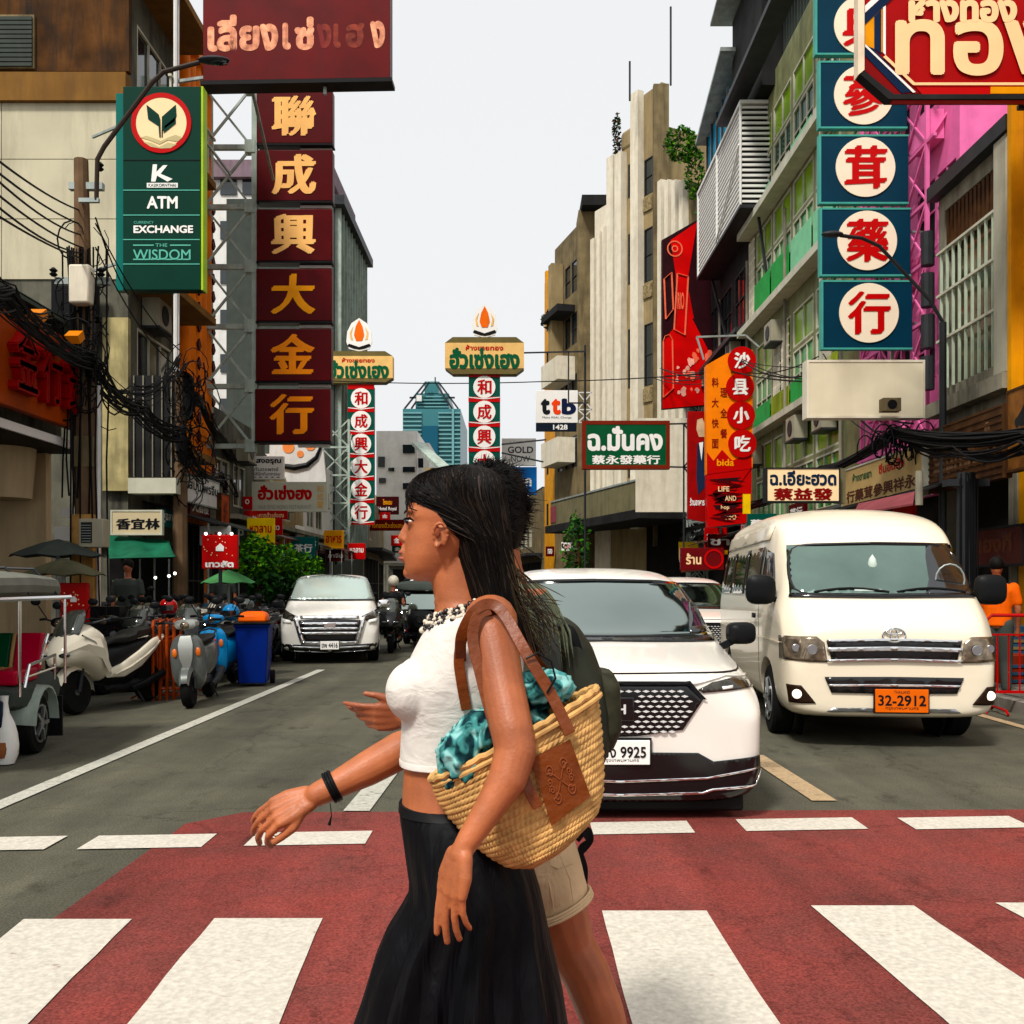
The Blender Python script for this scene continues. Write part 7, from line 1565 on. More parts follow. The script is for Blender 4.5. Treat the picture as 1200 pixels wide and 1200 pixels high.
# left (near) arm
Sx = [wp(577,728,1.862),wp(589,800,1.80),wp(603,872,1.74),wp(600,892,1.735)]
chain(sb,[wp(575,728,1.875),wp(577,745,1.835),wp(588,800,1.79),wp(600,855,1.745),wp(604,880,1.735),wp(595,912,1.72),wp(573,948,1.705),wp(549,984,1.69),wp(539,1002,1.685)],[.052,.047,.0405,.0385,.0375,.0345,.0270,.0210,.0185],18)
def knob(px,py,Y,r_): sb.ell(wp(px,py,Y),(r_,r_,r_),10,8)
# near hand hanging, back to the camera, fingers curled under
hand(sb, wp(538,1002,1.683), wp(526,1060,1.678)-wp(538,1002,1.683), Vector((-.75,.66,0)), Vector((.55,.8,.1)), .83, (.10,.17,.25,.34), .9, .035)
# right (far) arm reaching forward
chain(sb,[wp(565,735,2.10),wp(552,790,2.14),wp(528,855,2.15),wp(508,868,2.13),wp(470,879,2.10),wp(430,901,2.07),wp(392,921,2.05),wp(372,931,2.045)],[.056,.048,.040,.041,.041,.037,.0285,.0255],18)
hand(sb, wp(361,936,2.045), wp(317,956,2.03)-wp(361,936,2.045), Vector((-.1,-.55,-.75)), Vector((.45,.1,-.9)), .90, (.62,.54,.46,.38), .9, .03)
# legs inside the skirt
chain(sb,[wp(545,1050,1.90),wp(475,1235,1.9),wp(430,1430,1.92),],[.06,.05,.038]); chain(sb,[wp(555,1050,2.06),wp(600,1230,2.06),wp(660,1400,2.06)],[.085,.055,.038])
chain(sb,[wp(430,1430,1.92),wp(420,1500,1.92),wp(385,1522,1.92)],[.038,.036,.022]); chain(sb,[wp(660,1400,2.06),wp(690,1480,2.06),wp(655,1515,2.06)],[.038,.034,.022])
body = fuse(rel(sb), m_skin, wo, 'body', .0031, 3, .45)
# face details
fb = MB(); 
for s_ in (-1,1):
    MB_ = MB(); MB_.ell(wp(484.2,612.5)+Vector((.000,s_*.0355,0)),(.0105,.0115,.0048),14,10); rel(MB_).build('eye', M('eye_white',(.55,.48,.42),.2,var=0,spec=.6), wo, smooth=True)
    MB_ = MB(); MB_.ell(wp(480.4,612.6)+Vector((0,s_*.0385,0)),(.0062,.0075,.0056),12,8); rel(MB_).build('iris', m_gloss, wo, smooth=True)
    MB_ = MB(); MB_.tube([wp(488,612.2)+Vector((0,s_*.0478,0)),wp(483,609.2)+Vector((0,s_*.0455,.001)),wp(477.2,610)+Vector((0,s_*.039,.001)),wp(474.8,611.5)+Vector((0,s_*.034,.001))],[.0012,.0022,.0022,.0010],6); rel(MB_).build('lash_line', m_hair, wo)
    MB_ = MB(); MB_.tube([wp(495,602)+Vector((0,s_*.057,0)),wp(486,598.5)+Vector((0,s_*.0515,0)),wp(478,600.5)+Vector((0,s_*.035,0)),wp(475.4,602.5)+Vector((0,s_*.022,0))],[.001,.0028,.003,.0018],6,flat=.6); rel(MB_).build('eyebrow', m_hair, wo)
m_lip = M('lips_skin',(.36,.075,.045),.35,var=.05,spec=.5)
for py,rz in ((647.6,.0050),(654.6,.0056)):
    MB_ = MB(); MB_.ell(wp(473.6,py)+Vector((0,0,0)),(.0119,.0200,rz),16,10); rel(MB_).build('lip', m_lip, wo, smooth=True)
MB_ = MB(); MB_.ell(wp(516.5,627)+Vector((0,-.0815,0)),(.0055,.003,.0095),12,8); rel(MB_).build('ear_hollow_shade', M('ear_shade_skin',(.22,.05,.02),.6,var=0), wo, smooth=True)  # darker skin spot paints the shade inside the ear
# crop top
tb = MB(); g = .005*SW
slices(tb,[(712,528,584,.082),(719,515,592,.108),(729,504,600,.122),(742,496,607,.130),(757,488,612,.136),(775,479,614,.142),(790,471,613,.144),(800,466.5,612,.142),(808,464.5,610,.140),(818,465,609,.137),(830,468.5,606,.132),(845,471.5,602,.126),(865,470.5,597,.121),(884,469.5,593,.118),(891,469.5,592,.118)],YW,SW,48,2.35)
for s_ in (-1,1): tb.ell(wp(488.5,806)+Vector((0,s_*.068,0)),(.0545,.063,.060),22,16)
for s_ in (-1,1): chain(tb,[wp(548,722)+Vector((0,s_*.085,0)),wp(560,726)+Vector((0,s_*.105,0))],[.010,.012])
top = fuse(rel(tb), folds(M('white_rib_knit',(.66,.63,.58),.75,var=.05,scale=30,bump=.12),(14,14,26),.010,.55,(0,.5,0)), wo, 'crop_top', .0042, 5, .5)
wr = MB()
random.seed(6)
for (x0,y0,x1,y1) in ():
    a = wp(x0,y0); c_ = wp(x1,y1)
    L = []
    for k in range(7):
        u = k/6; p = a.lerp(c_,u); L.append(Vector((p.x,YW-.1285,p.z-.006*math.sin(PI*u))))
    wr.tube(L,[.0004,.0012,.0018,.002,.0018,.0012,.0004],8)
hb = MB(); slices(hb,[(886,469.3,593.5,.120),(887,468.8,594,.121),(892.5,468.8,594,.121),(893.5,469.4,593,.119)],YW,SW,48,2.35); rel(hb).build('hem', MATS['white_rib_knit'], wo, smooth=True)
# skirt with long folds
rows = []; n = 120
prof = [(938,470,592,.118,0),(946,468.5,596,.130,0),(955,469,602,.142,.001),(975,472,612,.158,.003),(1000,476,620,.170,.006),(1025,480,627,.178,.010),(1045,479,633,.18,.013),(1065,468,637,.185,.017),(1090,452,642,.19,.020),(1120,439,649,.20,.024),(1160,427,658,.21,.028),(1200,413,664,.22,.032),(1300,383,684,.24,.04),(1400,355,712,.25,.046),(1480,338,735,.26,.05)]
import bisect
def pint(py):
    k = max(1,min(len(prof)-1,bisect.bisect([p[0] for p in prof],py))); a,c_ = prof[k-1],prof[k]; u = (py-a[0])/(c_[0]-a[0]); return [a[i]+(c_[i]-a[i])*u for i in range(5)]
for k in range(70):
    py = 938+(1480-938)*(k/69)**1.15; _,fx,bx,hw,fd = pint(py); z = CH-(py-CYP)/SW; x0,x1 = (fx-CXP)/SW,(bx-CXP)/SW; cx,a = (x0+x1)/2,(x1-x0)/2; row = []
    for j in range(n):
        th = 2*PI*j/n; tw = th+.25*(py-938)/540
        f = 1.5*fd*(.55*math.sin(9*tw+.8)+.35*math.sin(17*tw+2+.003*py)+.25*math.sin(5*tw))*(1-.9*abs(math.cos(th))**6)
        row.append(Vector((cx+(a+f*.6)*math.cos(th),YW+(hw+f)*math.sin(th),z)))
    rows.append(row)
kb = MB(); kb.grid(rows); rel(kb)
skirt = kb.build('skirt', folds(M('black_crepe',(.006,.006,.008),.62,var=.35,scale=14,spec=.10),(22,22,3.5),.02,.7,(0,.2,0)), wo, smooth=True)
wbnd = MB(); slices(wbnd,[(937,469.6,593,.117),(938,468.2,595,.121),(947,467.6,597,.131),(948,468.6,596.5,.129)],YW,SW,48,2.2); rel(wbnd).build('waistband', M('black_waistband',(.014,.014,.015),.5), wo, smooth=True)
# hair: envelope cap + strands
env = [(545,534,552,.012),(548,519,566,.034),(552,503,577,.054),(557,491,583,.067),(563,483.5,587,.076),(573,478,590,.083),(584,476,592,.087),(594,481,593.5,.089),(603,495,595,.089),(612,503,596,.089),(622,507,597,.088),(630,527,598,.087),(642,531,599,.084),(655,533,600.5,.080),(670,538,603,.078),(685,543,605,.078),(700,547,608,.080),(715,553,612,.082),(730,562,617,.078),(745,575,624,.068),(760,592,630,.050),(775,610,634,.022)]
cap = MB(); slices(cap,env,YW+.003,SW,44,2.1); hair = fuse(rel(cap), m_hair, wo, 'hair', .005, 3, .5)
def envp(py, th, ro=1.0):
    k = max(1,min(len(env)-1,bisect.bisect([p[0] for p in env],py))); a,c_ = env[k-1],env[k]; u = max(0,min(1,(py-a[0])/(c_[0]-a[0])))
    q = [a[i]+(c_[i]-a[i])*u for i in range(4)]; z = CH-(py-CYP)/SW; x0,x1 = (q[1]-CXP)/SW,(q[2]-CXP)/SW; cx,A = (x0+x1)/2,(x1-x0)/2
    return Vector((cx+A*ro*math.cos(th),YW+.003+q[3]*ro*math.sin(th),z))
rnd = random.Random(17); st_ = MB(); st2 = MB(); st3 = MB()
clip = wp(556,566)
for i in range(1500):
    th = rnd.uniform(-PI,PI)
    if rnd.random() < .65: th = -abs(rnd.uniform(.05,PI-.05))
    front = math.cos(th) < -.1; y0 = rnd.uniform(548,600) if not front else rnd.uniform(548,592); L = []; rr = rnd.uniform(.985,1.035); yl = rnd.uniform(680,775) if not front else rnd.uniform(690,770)
    m_ = 13; wv = rnd.uniform(-.12,.12); ph = rnd.uniform(0,6)
    for k in range(m_):
        u = k/(m_-1); py = y0+(yl-y0)*u
        t0 = th if not front else th+(math.copysign(1,th)*-1)*min(1.4,abs(abs(th)-1.35))*min(1,u*3.2)
        L.append(envp(py,t0+wv*math.sin(u*5+ph)*.4,rr+.012*math.sin(u*7+ph))-OFF)
    (st_ if i%9 else st2).tube(L,[.0005]+[rnd.uniform(.0009,.0019)]*(m_-2)+[.0004],3,cap=False)
for i in range(420):      # hair behind the ear and down the neck
    th = -PI+rnd.uniform(-.1,1.5) if rnd.random()<.8 else PI-rnd.uniform(0,1.2); y0 = rnd.uniform(618,650); yl = rnd.uniform(690,745); L = []; rr = rnd.uniform(.99,1.03); dv = rnd.uniform(.0,.35)
    for k in range(10):
        u = k/9; L.append(envp(y0+(yl-y0)*u,th+math.copysign(dv*u,-th)*-1 if 0 else th+(dv*u if th<0 else -dv*u),rr)-OFF)
    (st_ if i%6 else st2).tube(L,[.0006]+[rnd.uniform(.0010,.0018)]*8+[.0005],3,cap=False)
for i in range(700):      # crown
    th = rnd.uniform(-PI,PI) if rnd.random()<.3 else -rnd.uniform(.0,PI); L = []; y1 = rnd.uniform(556,585); rr = rnd.uniform(1.0,1.02); y0 = rnd.uniform(545.2,550)
    for k in range(8):
        u = k/7; L.append(envp(y0+(y1-y0)*u*u,th+(.5*u*(1 if th<-PI/2 else 0)),rr)-OFF)
    (st_ if i%7 else st2).tube(L,[.0008]+[rnd.uniform(.0012,.0020)]*6+[.0008],3,cap=False)
# front hair swept back to the clip
for i in range(520):
    a0 = rnd.uniform(0,1); s0 = -1 if rnd.random() < .8 else 1
    p0 = envp(563+a0*32,PI-s0*-1*0+(-s0)*rnd.uniform(.0,.75)*-1 if 0 else (-PI+rnd.uniform(.02,.95) if s0<0 else PI-rnd.uniform(.02,.95)),1.0)
    end = wp(556+rnd.gauss(0,2),566+rnd.gauss(0,2)); end.y = YW-.062 if s0<0 else YW+.02; L = []
    for k in range(10):
        u = k/9; p = p0.lerp(end,u); c0 = wp(535,603); c0.y = YW; d = p-c0; rr = 1.0+.0*u
        # push out onto the skull
        q = Vector((d.x/.093,d.y/.089,d.z/.100)); l_ = q.length; p = c0+d/max(l_,.2)*(1.0+rnd.uniform(-.0,.02)) if l_ < 1.04 else p; L.append(p-OFF)
    (st_ if i%7 else st2).tube(L,[.0006]+[rnd.uniform(.0010,.0020)]*8+[.0006],3,cap=False)
# wispy fringe over the forehead and wind-blown ends
for i in range(46):
    p0 = wp(487+rnd.uniform(-4,8),576+rnd.uniform(-6,10)); p0.y = YW+rnd.uniform(-.055,.05); L = [p0-OFF+Vector((0,0,.004)),p0-OFF+Vector((-.010,0,-.012)),p0-OFF+Vector((-.011+rnd.uniform(-.004,.004),0,-.03)),p0-OFF+Vector((-.004+rnd.uniform(-.006,.006),0,-.045-rnd.uniform(0,.02)))]
    st_.tube(L,[.001,.0012,.001,.0004],3,cap=False)
for i in range(90):
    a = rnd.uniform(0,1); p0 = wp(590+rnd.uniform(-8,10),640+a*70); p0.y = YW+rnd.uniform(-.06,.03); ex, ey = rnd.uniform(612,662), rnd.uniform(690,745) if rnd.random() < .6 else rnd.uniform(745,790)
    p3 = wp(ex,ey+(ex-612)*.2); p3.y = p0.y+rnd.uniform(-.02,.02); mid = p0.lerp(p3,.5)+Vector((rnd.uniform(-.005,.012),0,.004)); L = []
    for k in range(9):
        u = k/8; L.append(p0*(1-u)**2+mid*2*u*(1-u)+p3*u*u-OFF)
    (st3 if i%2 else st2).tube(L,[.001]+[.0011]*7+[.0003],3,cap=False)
for i in range(150):
    py = rnd.uniform(548,700); th = rnd.uniform(-PI*.55,0) if py>600 else rnd.uniform(-PI,0); L = []; 
    for k in range(6): u = k/5; L.append(envp(py+u*rnd.uniform(18,30),th+.12*math.sin(u*4+i),1.01+.06*math.sin(PI*u)*rnd.random()+.05*u*(i%3==0))-OFF)
    st_.tube(L,[.0004,.0006,.0006,.0006,.0005,.0002],3,cap=False)
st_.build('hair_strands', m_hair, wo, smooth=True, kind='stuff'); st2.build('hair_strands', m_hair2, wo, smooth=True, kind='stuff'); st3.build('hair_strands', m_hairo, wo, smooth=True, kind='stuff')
o = MB(); o.ell(wp(556,565.5)+Vector((0,-.084*.78,0)),(.006,.004,.0045),12,8); rel(o).build('hair_clip', M('pearl_clip',(.85,.82,.78),.2,spec=.8,var=0), wo, smooth=True)
# bead necklace
nb, nw = MB(), MB(); rnd = random.Random(8)
for ring_ in range(5):
    for k in range(64):
        th = 2*PI*k/64; off = (ring_-2)
        fx, fy = 500-off*1.8, 736+off*3.4-6; bx, by = 584, 700+off*2.5
        cx_, cy_ = (fx+bx)/2, (fy+by)/2; px = cx_-(bx-fx)/2*math.cos(th); py = cy_+(fy-by)/2*math.cos(th)+3.5*math.sin(2*th)*0
        hw = .094+.006*off; p = wp(px+rnd.gauss(0,1.1),py+rnd.gauss(0,1.3)); p.y = YW-hw*math.sin(th)-.004*rnd.random(); r_ = rnd.uniform(.0036,.0056)
        (nw if rnd.random() < .33 else nb).ell(p-OFF,(r_,r_,r_*rnd.uniform(.8,1.2)),8,6)
nb.build('necklace', M('black_beads',(.02,.014,.012),.25,var=0,spec=.6), wo, smooth=True, kind='stuff'); nw.build('necklace', M('bone_beads',(.66,.58,.48),.35,var=.1), wo, smooth=True, kind='stuff')
# bracelet
d = (wp(372,931,2.045)-wp(430,901,2.07)).normalized(); c0 = wp(389,922,2.05)-OFF
def band(c, d, r_, tube_, mt, nm, par, n=28, h=1):
    u = d.cross(Vector((0,0,1))).normalized(); v = d.cross(u); L = [c+(u*math.cos(2*PI*k/n)+v*math.sin(2*PI*k/n))*r_ for k in range(n+1)]
    b = MB()
    for j in range(h): b.tube([p+d*(j-(h-1)/2)*tube_*1.6 for p in L],tube_,6)
    return b.build(nm, mt, par, smooth=True)
band(c0,d,.0315,.0038,m_blackp,'bracelet',wo,h=3)
MB().tube([c0+Vector((0,-.02,-.03)),c0+Vector((.003,-.02,-.055)),c0+Vector((-.002,-.02,-.075))],[.001,.001,.004],6).build('bracelet_tassel', m_blackp, wo)
# ---------------- straw bag
YB_ = 1.83; SB = FP/YB_
bag = T('straw_bag','woven straw basket bag with tan leather patch hanging on the woman\'s shoulder','bag',(at(600,0,YB_).x,YB_,0)); BO = Vector((bag.location.x,YB_,0))
Lp = [(506,912),(512,932),(524,952),(543,974),(565,996),(590,1012),(622,1019)]; Rp = [(698,807),(701,830),(704,860),(706,890),(706,925),(700,950),(672,985)]
def li(P,t_):
    t_ = t_*(len(P)-1); k = min(len(P)-2,int(t_)); u = t_-k; return (P[k][0]+(P[k+1][0]-P[k][0])*u, P[k][1]+(P[k+1][1]-P[k][1])*u)
NR, NU, RW = 230, 384, 23; rows = []
for k in range(NR):
    t_ = k/(NR-1); a, c_ = li(Lp,t_), li(Rp,t_); A, B = at(*a,YB_), at(*c_,YB_); m_ = (A+B)/2; ax = (B-A)/2; nrm = Vector((0,1,0)); dep = .082*(1-.25*t_)*(1 if t_ < .86 else max(.12,math.sqrt(max(0,1-((t_-.86)/.14)**2))))
    ro = t_*RW; fr = ro-int(ro); bul = math.sqrt(max(0,1-(2*fr-1)**2))*.0028; row = []
    sh = 1 if t_ < .9 else 1-(t_-.9)*1.6
    dn = ax.normalized().cross(nrm); 
    for j in range(NU):
        th = 2*PI*j/NU; br = .0019*math.sin(th*84+(int(ro)%2)*PI+ (fr-.5)*5)*math.sin(PI*fr)+.0008*math.sin(th*5+int(ro)*2.1)
        p = m_+ax*sh*math.cos(th)+nrm*dep*math.sin(th); o_ = (ax.normalized()*math.cos(th)+nrm*math.sin(th)).normalized()
        sag = dn*0; rows_p = p+o_*(bul+br); row.append(rows_p-BO)
    rows.append(row)
m_straw = M('woven_straw',(.56,.35,.165),.7,var=.30,scale=38,bump=.15)
bb = MB(); bb.grid(rows,caps=False); bb.f.append(tuple((NR-1)*NU+j for j in range(NU))); bb.mi.append(0)
basket = bb.build('basket', m_straw, bag, smooth=True); basket.data.set_sharp_from_angle(angle=R(75)); basket.modifiers.new('s','SOLIDIFY').thickness = .006
rim = MB(); A, B = at(*Lp[0],YB_), at(*Rp[0],YB_); ax = (B-A)/2; L = [((A+B)/2+ax*1.01*math.cos(2*PI*j/80)+Vector((0,.084*math.sin(2*PI*j/80),0)))-BO for j in range(81)]
rim.tube([p+Vector((0,0,.002*math.sin(j*2.2))) for j,p in enumerate(L)],.0068,8); rim.tube([p+Vector((.006,0,-.011)) for p in L],.0058,8); rim.build('rim', m_straw, bag, smooth=True)
bvh = BVHTree.FromPolygons([Vector(v) for v in bb.v],[f for f in bb.f if len(f)==4])
def onbag(px,py,off=.004):
    d = (at(px,py,1.83)-Vector((0,0,CH))).normalized(); h = bvh.ray_cast(Vector((0,0,CH))-BO,d); p = h[0] if h[0] else at(px,py,YB_-.08)-BO
    return p-d*off
m_lea = M('tan_leather',(.26,.068,.022),.45,var=.2,scale=12,bump=.25,spec=.4); m_lea2 = M('dark_leather_edge',(.12,.03,.012),.5,var=.1)
C4 = [(622,890),(668,866),(692,933),(646,968)]; n = 12; V = []
for dz in (.012,.004):
    for j in range(n+1):
        for i in range(n+1):
            u,v = i/n,j/n; px = (C4[0][0]*(1-u)+C4[1][0]*u)*(1-v)+(C4[3][0]*(1-u)+C4[2][0]*u)*v; py = (C4[0][1]*(1-u)+C4[1][1]*u)*(1-v)+(C4[3][1]*(1-u)+C4[2][1]*u)*v; V.append(onbag(px,py,dz))
N1 = (n+1)**2
# smooth the patch so it bridges the weave
for _ in range(8):
    W_ = [v.copy() for v in V]
    for l_ in (0,N1):
        for j in range(1,n):
            for i in range(1,n): k = l_+j*(n+1)+i; W_[k] = (V[k-1]+V[k+1]+V[k-n-1]+V[k+n+1])/4
    V = W_
Fq = [(j*(n+1)+i,j*(n+1)+i+1,(j+1)*(n+1)+i+1,(j+1)*(n+1)+i) for j in range(n) for i in range(n)]
ed = [j for j in range(n+1)]+[j*(n+1)+n for j in range(1,n+1)]+[n*(n+1)+j for j in range(n-1,-1,-1)]+[j*(n+1) for j in range(n-1,0,-1)]
pb = MB(); pb.add(V,Fq+[tuple(a+N1 for a in f) for f in Fq]+[(ed[k],ed[(k+1)%len(ed)],ed[(k+1)%len(ed)]+N1,ed[k]+N1) for k in range(len(ed))]); patch = pb.build('leather_patch', m_lea, bag, smooth=True)
def onp(u,v):
    i,j = min(n-1,int(u*n)),min(n-1,int(v*n)); a,c_ = u*n-i,v*n-j; k = j*(n+1)+i
    p = (V[k]*(1-a)+V[k+1]*a)*(1-c_)+(V[k+n+1]*(1-a)+V[k+n+2]*a)*c_; return p+Vector((0,-.0012,0))
eb = MB()
for qx in (-1,1):
    for qy in (-1,1):
        for (bx_,by_,tw,sc_) in ((.17,.20,1,.105),(.24,.06,-1,.07)):
            L = []
            for k in range(26):
                a = k*.36; r_ = sc_*(1-k/30); L.append(onp(.5+qx*(bx_+r_*math.cos(a)*.9),.5+qy*(by_+tw*r_*math.sin(a))))
            eb.tube(L,.0012,6)
        eb.tube([onp(.5+qx*(.02+.25*(k/8)),.5+qy*(.02+.05*math.sin(k/8*PI)+.17*(k/8))) for k in range(9)],.0012,6)
eb.build('embossed_emblem', M('embossed_leather_skin',(.24,.06,.018),.45,var=.1), bag, smooth=True)
def strap(label, pts, w_, mt, par, off0, th=.004, name='strap'):
    P = [at(*p)-off0 for p in pts]; Q = []
    for i in range(len(P)-1):
        p0,p1,p2,p3 = P[max(0,i-1)],P[i],P[i+1],P[min(len(P)-1,i+2)]
        for k in range(8):
            u = k/8; Q.append(.5*((2*p1)+(p2-p0)*u+(2*p0-5*p1+4*p2-p3)*u*u+(3*p1-p0-3*p2+p3)*u**3))
    Q.append(P[-1]); rows = []
    for i,p in enumerate(Q):
        d = (Q[min(i+1,len(Q)-1)]-Q[max(i-1,0)]).normalized(); nn = Vector((.12,-1,.1)); s_ = d.cross(nn).normalized(); nn = s_.cross(d).normalized()
        rows.append([p+s_*w_/2+nn*th/2,p-s_*w_/2+nn*th/2,p-s_*w_/2-nn*th/2,p+s_*w_/2-nn*th/2])
    b = MB(); b.grid(rows); return b.build(name, mt, par, bevel=.001)
strap('',[(540,775,1.83),(541,745,1.80),(556,716,1.79),(575,708,1.80),(592,722,1.79),(618,768,1.76),(645,812,1.755),(668,860,1.748)],.021,m_lea,bag,BO)
strap('',[(547,832,1.84),(541,800,1.83),(538,770,1.825),(545,738,1.815),(562,716,1.81)],.020,m_lea,bag,BO)
strap('',[(584,868,1.755),(573,828,1.765),(562,785,1.775),(554,748,1.785),(560,722,1.79),(574,714,1.80)],.021,m_lea,bag,BO)
strap('',[(574,714,1.81),(600,740,1.82),(628,775,1.84),(652,800,1.88)],.019,m_lea2,bag,BO)
strap('',[(612,905,1.74),(620,925,1.735),(631,946,1.735)],.021,m_lea,bag,BO)
lb_ = MB(); L = [at(616,772,1.75),at(630,765,1.75),at(646,775,1.752),(at(651,795,1.75)),at(641,812,1.75)]; lb_.tube([p-BO for p in L],.0022,6); lb_.build('cord_loop', m_blackp, bag, smooth=True)
# cloth inside the bag
def cloth(b, c, r, seed, n=56, m=36):
    rows = []
    for i in range(m):
        t_ = PI*(i+.5)/m; row = []
        for j in range(n):
            a = 2*PI*j/n; d = Vector((math.sin(t_)*math.cos(a),math.sin(t_)*math.sin(a),math.cos(t_))); q = d*2.1+Vector((seed,seed*2,0))
            f = 1+.30*(1-abs(noise.noise(q*1.6))*2.4)+.16*(1-abs(noise.noise(q*3.7))*2.4)-.25; row.append(Vector(c)+Vector((d.x*r[0],d.y*r[1],d.z*r[2]))*f)
        rows.append(row)
    b.grid(rows)
def tclothmat():
    m = M('teal_printed_cloth',(.10,.36,.34),.75,var=0); n_ = m.node_tree.nodes; L_ = m.node_tree.links
    g = n_.new('ShaderNodeNewGeometry'); q = n_.new('ShaderNodeTexNoise'); q.inputs['Scale'].default_value = 22; q.inputs['Detail'].default_value = 2; q.inputs['Distortion'].default_value = 1.2; L_.new(g.outputs['Position'], q.inputs['Vector'])
    c = n_.new('ShaderNodeValToRGB'); c.color_ramp.interpolation = 'EASE'; e = c.color_ramp.elements; e[0].position=.40; e[0].color=(.004,.035,.04,1); e[1].position=.49; e[1].color=(.045,.22,.21,1); k = e.new(.60); k.color=(.24,.50,.47,1); k = e.new(.34); k.color=(.003,.015,.025,1)
    L_.new(q.outputs['Fac'], c.inputs[0]); L_.new(c.outputs[0], n_['Principled BSDF'].inputs['Base Color']); return m
m_cl = tclothmat()
cb = MB(); cloth(cb, at(545,886,1.80)-BO, (.050,.05,.058), 3); cloth(cb, at(560,862,1.80)-BO, (.040,.05,.045), 5); cloth(cb, at(635,806,1.835)-BO, (.060,.05,.036), 8); cloth(cb, at(600,850,1.84)-BO, (.07,.05,.05), 9); cloth(cb, at(528,903,1.81)-BO, (.024,.035,.04), 11)
ct = T('beach_cloth','crumpled teal printed cloth stuffed into the straw bag','cloth',BO.copy()); fuse(cb, m_cl, ct, 'cloth', .005, 2, .4)
# ---------------- man behind
YM = 2.46; SM = FP/YM; mo = T('person','man behind the woman with spiky black hair, olive shirt and beige shorts','person',(at(600,0,YM).x,YM,0)); OFF = Vector((mo.location.x,YM,0))
mp = lambda px,py,Y=YM: at(px,py,Y)
sb = MB()
slices(sb,[(552,555,600,.03),(560,545,608,.055),(575,538,612,.074),(595,535,612,.077),(612,533,610,.076),(630,533,604,.073),(645,534,596,.066),(658,536,588,.056),(668,541,578,.04),(674,548,570,.02)],YM,SM,32,2.2)
slices(sb,[(640,560,608,.058),(665,562,612,.06),(690,560,622,.075)],YM,SM,28,2.1)
roundcone(sb, mp(536,612), .007, mp(529,632), .010)
for s_ in (-1,1): sb.ell(mp(572,618)+Vector((0,s_*.080,0)),(.018,.006,.03),12,8)
slices(sb,[(690,560,640,.14),(710,540,652,.19),(760,528,662,.19),(820,532,660,.17),(880,540,655,.155),(930,542,656,.16),(980,545,664,.165),(1010,550,668,.15)],YM,SM,32,2.4)
chain(sb,[mp(590,725,2.28),mp(600,800,2.25),mp(588,850,2.26),mp(540,850,2.28),mp(492,842,2.30),mp(478,840,2.30)],[.06,.05,.045,.044,.032,.029])
hand(sb, mp(476,838,2.30), Vector((-1,-.05,-.05)), Vector((.05,-.25,1)), Vector((-.05,.9,-.15)), .86, (.22,.42,.55,.66), .1, .05)
chain(sb,[mp(600,725,2.64),mp(630,800,2.66),mp(640,850,2.64),mp(610,900,2.6)],[.06,.05,.045,.035])
# trailing leg (near) and leading leg
chain(sb,[mp(625,1000,2.38),mp(650,1060,2.38),mp(668,1108,2.38),mp(686,1140,2.38),mp(704,1185,2.38),mp(722,1240,2.38),mp(745,1310,2.38)],[.095,.082,.062,.060,.057,.046,.038])
chain(sb,[mp(745,1310,2.38),mp(752,1335,2.38),mp(715,1352,2.38)],[.040,.038,.028])
chain(sb,[mp(600,1000,2.56),mp(550,1120,2.56),mp(500,1240,2.56),mp(470,1350,2.56),mp(430,1362,2.56)],[.095,.062,.055,.038,.028])
fuse(rel(sb), m_skin2, mo, 'body', .0048, 3, .5)
b = MB(); slices(b,[(684,558,632,.10),(692,548,642,.14),(705,535,652,.19),(730,525,660,.205),(780,522,668,.20),(840,526,668,.185),(900,530,665,.175),(960,535,668,.178),(990,537,670,.18)],YM,SM,40,2.4)
chain(b,[mp(592,722,2.27),mp(598,770,2.25),mp(601,800,2.245)],[.072,.066,.064]); chain(b,[mp(600,722,2.65),mp(618,775,2.67),mp(628,800,2.67)],[.072,.066,.064])
fuse(rel(b), folds(M('olive_shirt',(.17,.19,.125),.8,var=.25,scale=6,bump=.1),(12,12,16),.02,.8,(0,.7,0)), mo, 'shirt', .008, 6, .5)
wr = MB(); rnd = random.Random(3)
for i in range(14):
    x = 603+i*4; p0, p1 = mp(x-6,668+i*3), mp(x+12,760+rnd.uniform(-10,20)); yy = 2.24+.003*i; wr.tube([Vector((p0.x,yy,p0.z)),Vector(((p0.x+p1.x)/2+.01,yy-.006,(p0.z+p1.z)/2)),Vector((p1.x,yy,p1.z))],[.001,.006,.001],6,flat=.5)
rel(wr).build('shirt_fold', MATS['olive_shirt'], mo, smooth=True)
b = MB(); slices(b,[(975,540,668,.172),(990,540,672,.182),(1010,545,676,.186)],YM,SM,36,2.4)
chain(b,[mp(622,995,2.37),mp(636,1025,2.37),mp(646,1042,2.37)],[.112,.102,.090]); chain(b,[mp(600,995,2.56),mp(575,1050,2.56),mp(560,1085,2.56)],[.11,.10,.095])
m_sh = folds(M('beige_shorts',(.56,.43,.28),.8,var=.15,scale=7,bump=.12),(16,16,12),.014,.7,(0,.6,0)); fuse(rel(b), m_sh, mo, 'shorts', .008, 4, .5)
d = (mp(655,1068,2.37)-mp(640,1035,2.37)).normalized(); OFFc = OFF
band(mp(653,1062,2.37)-OFF,d,.090,.004,m_sh,'cuff',mo,h=3)
for pts in ([(632,1002),(642,1030),(650,1068)],[(655,1000),(668,1030),(672,1060)],[(640,1012),(655,1018),(672,1012)]):
    L = [mp(*p,2.272)-OFF for p in pts]; MB().tube(L,[.0008,.002,.0008],6).build('seam', m_sh, mo)
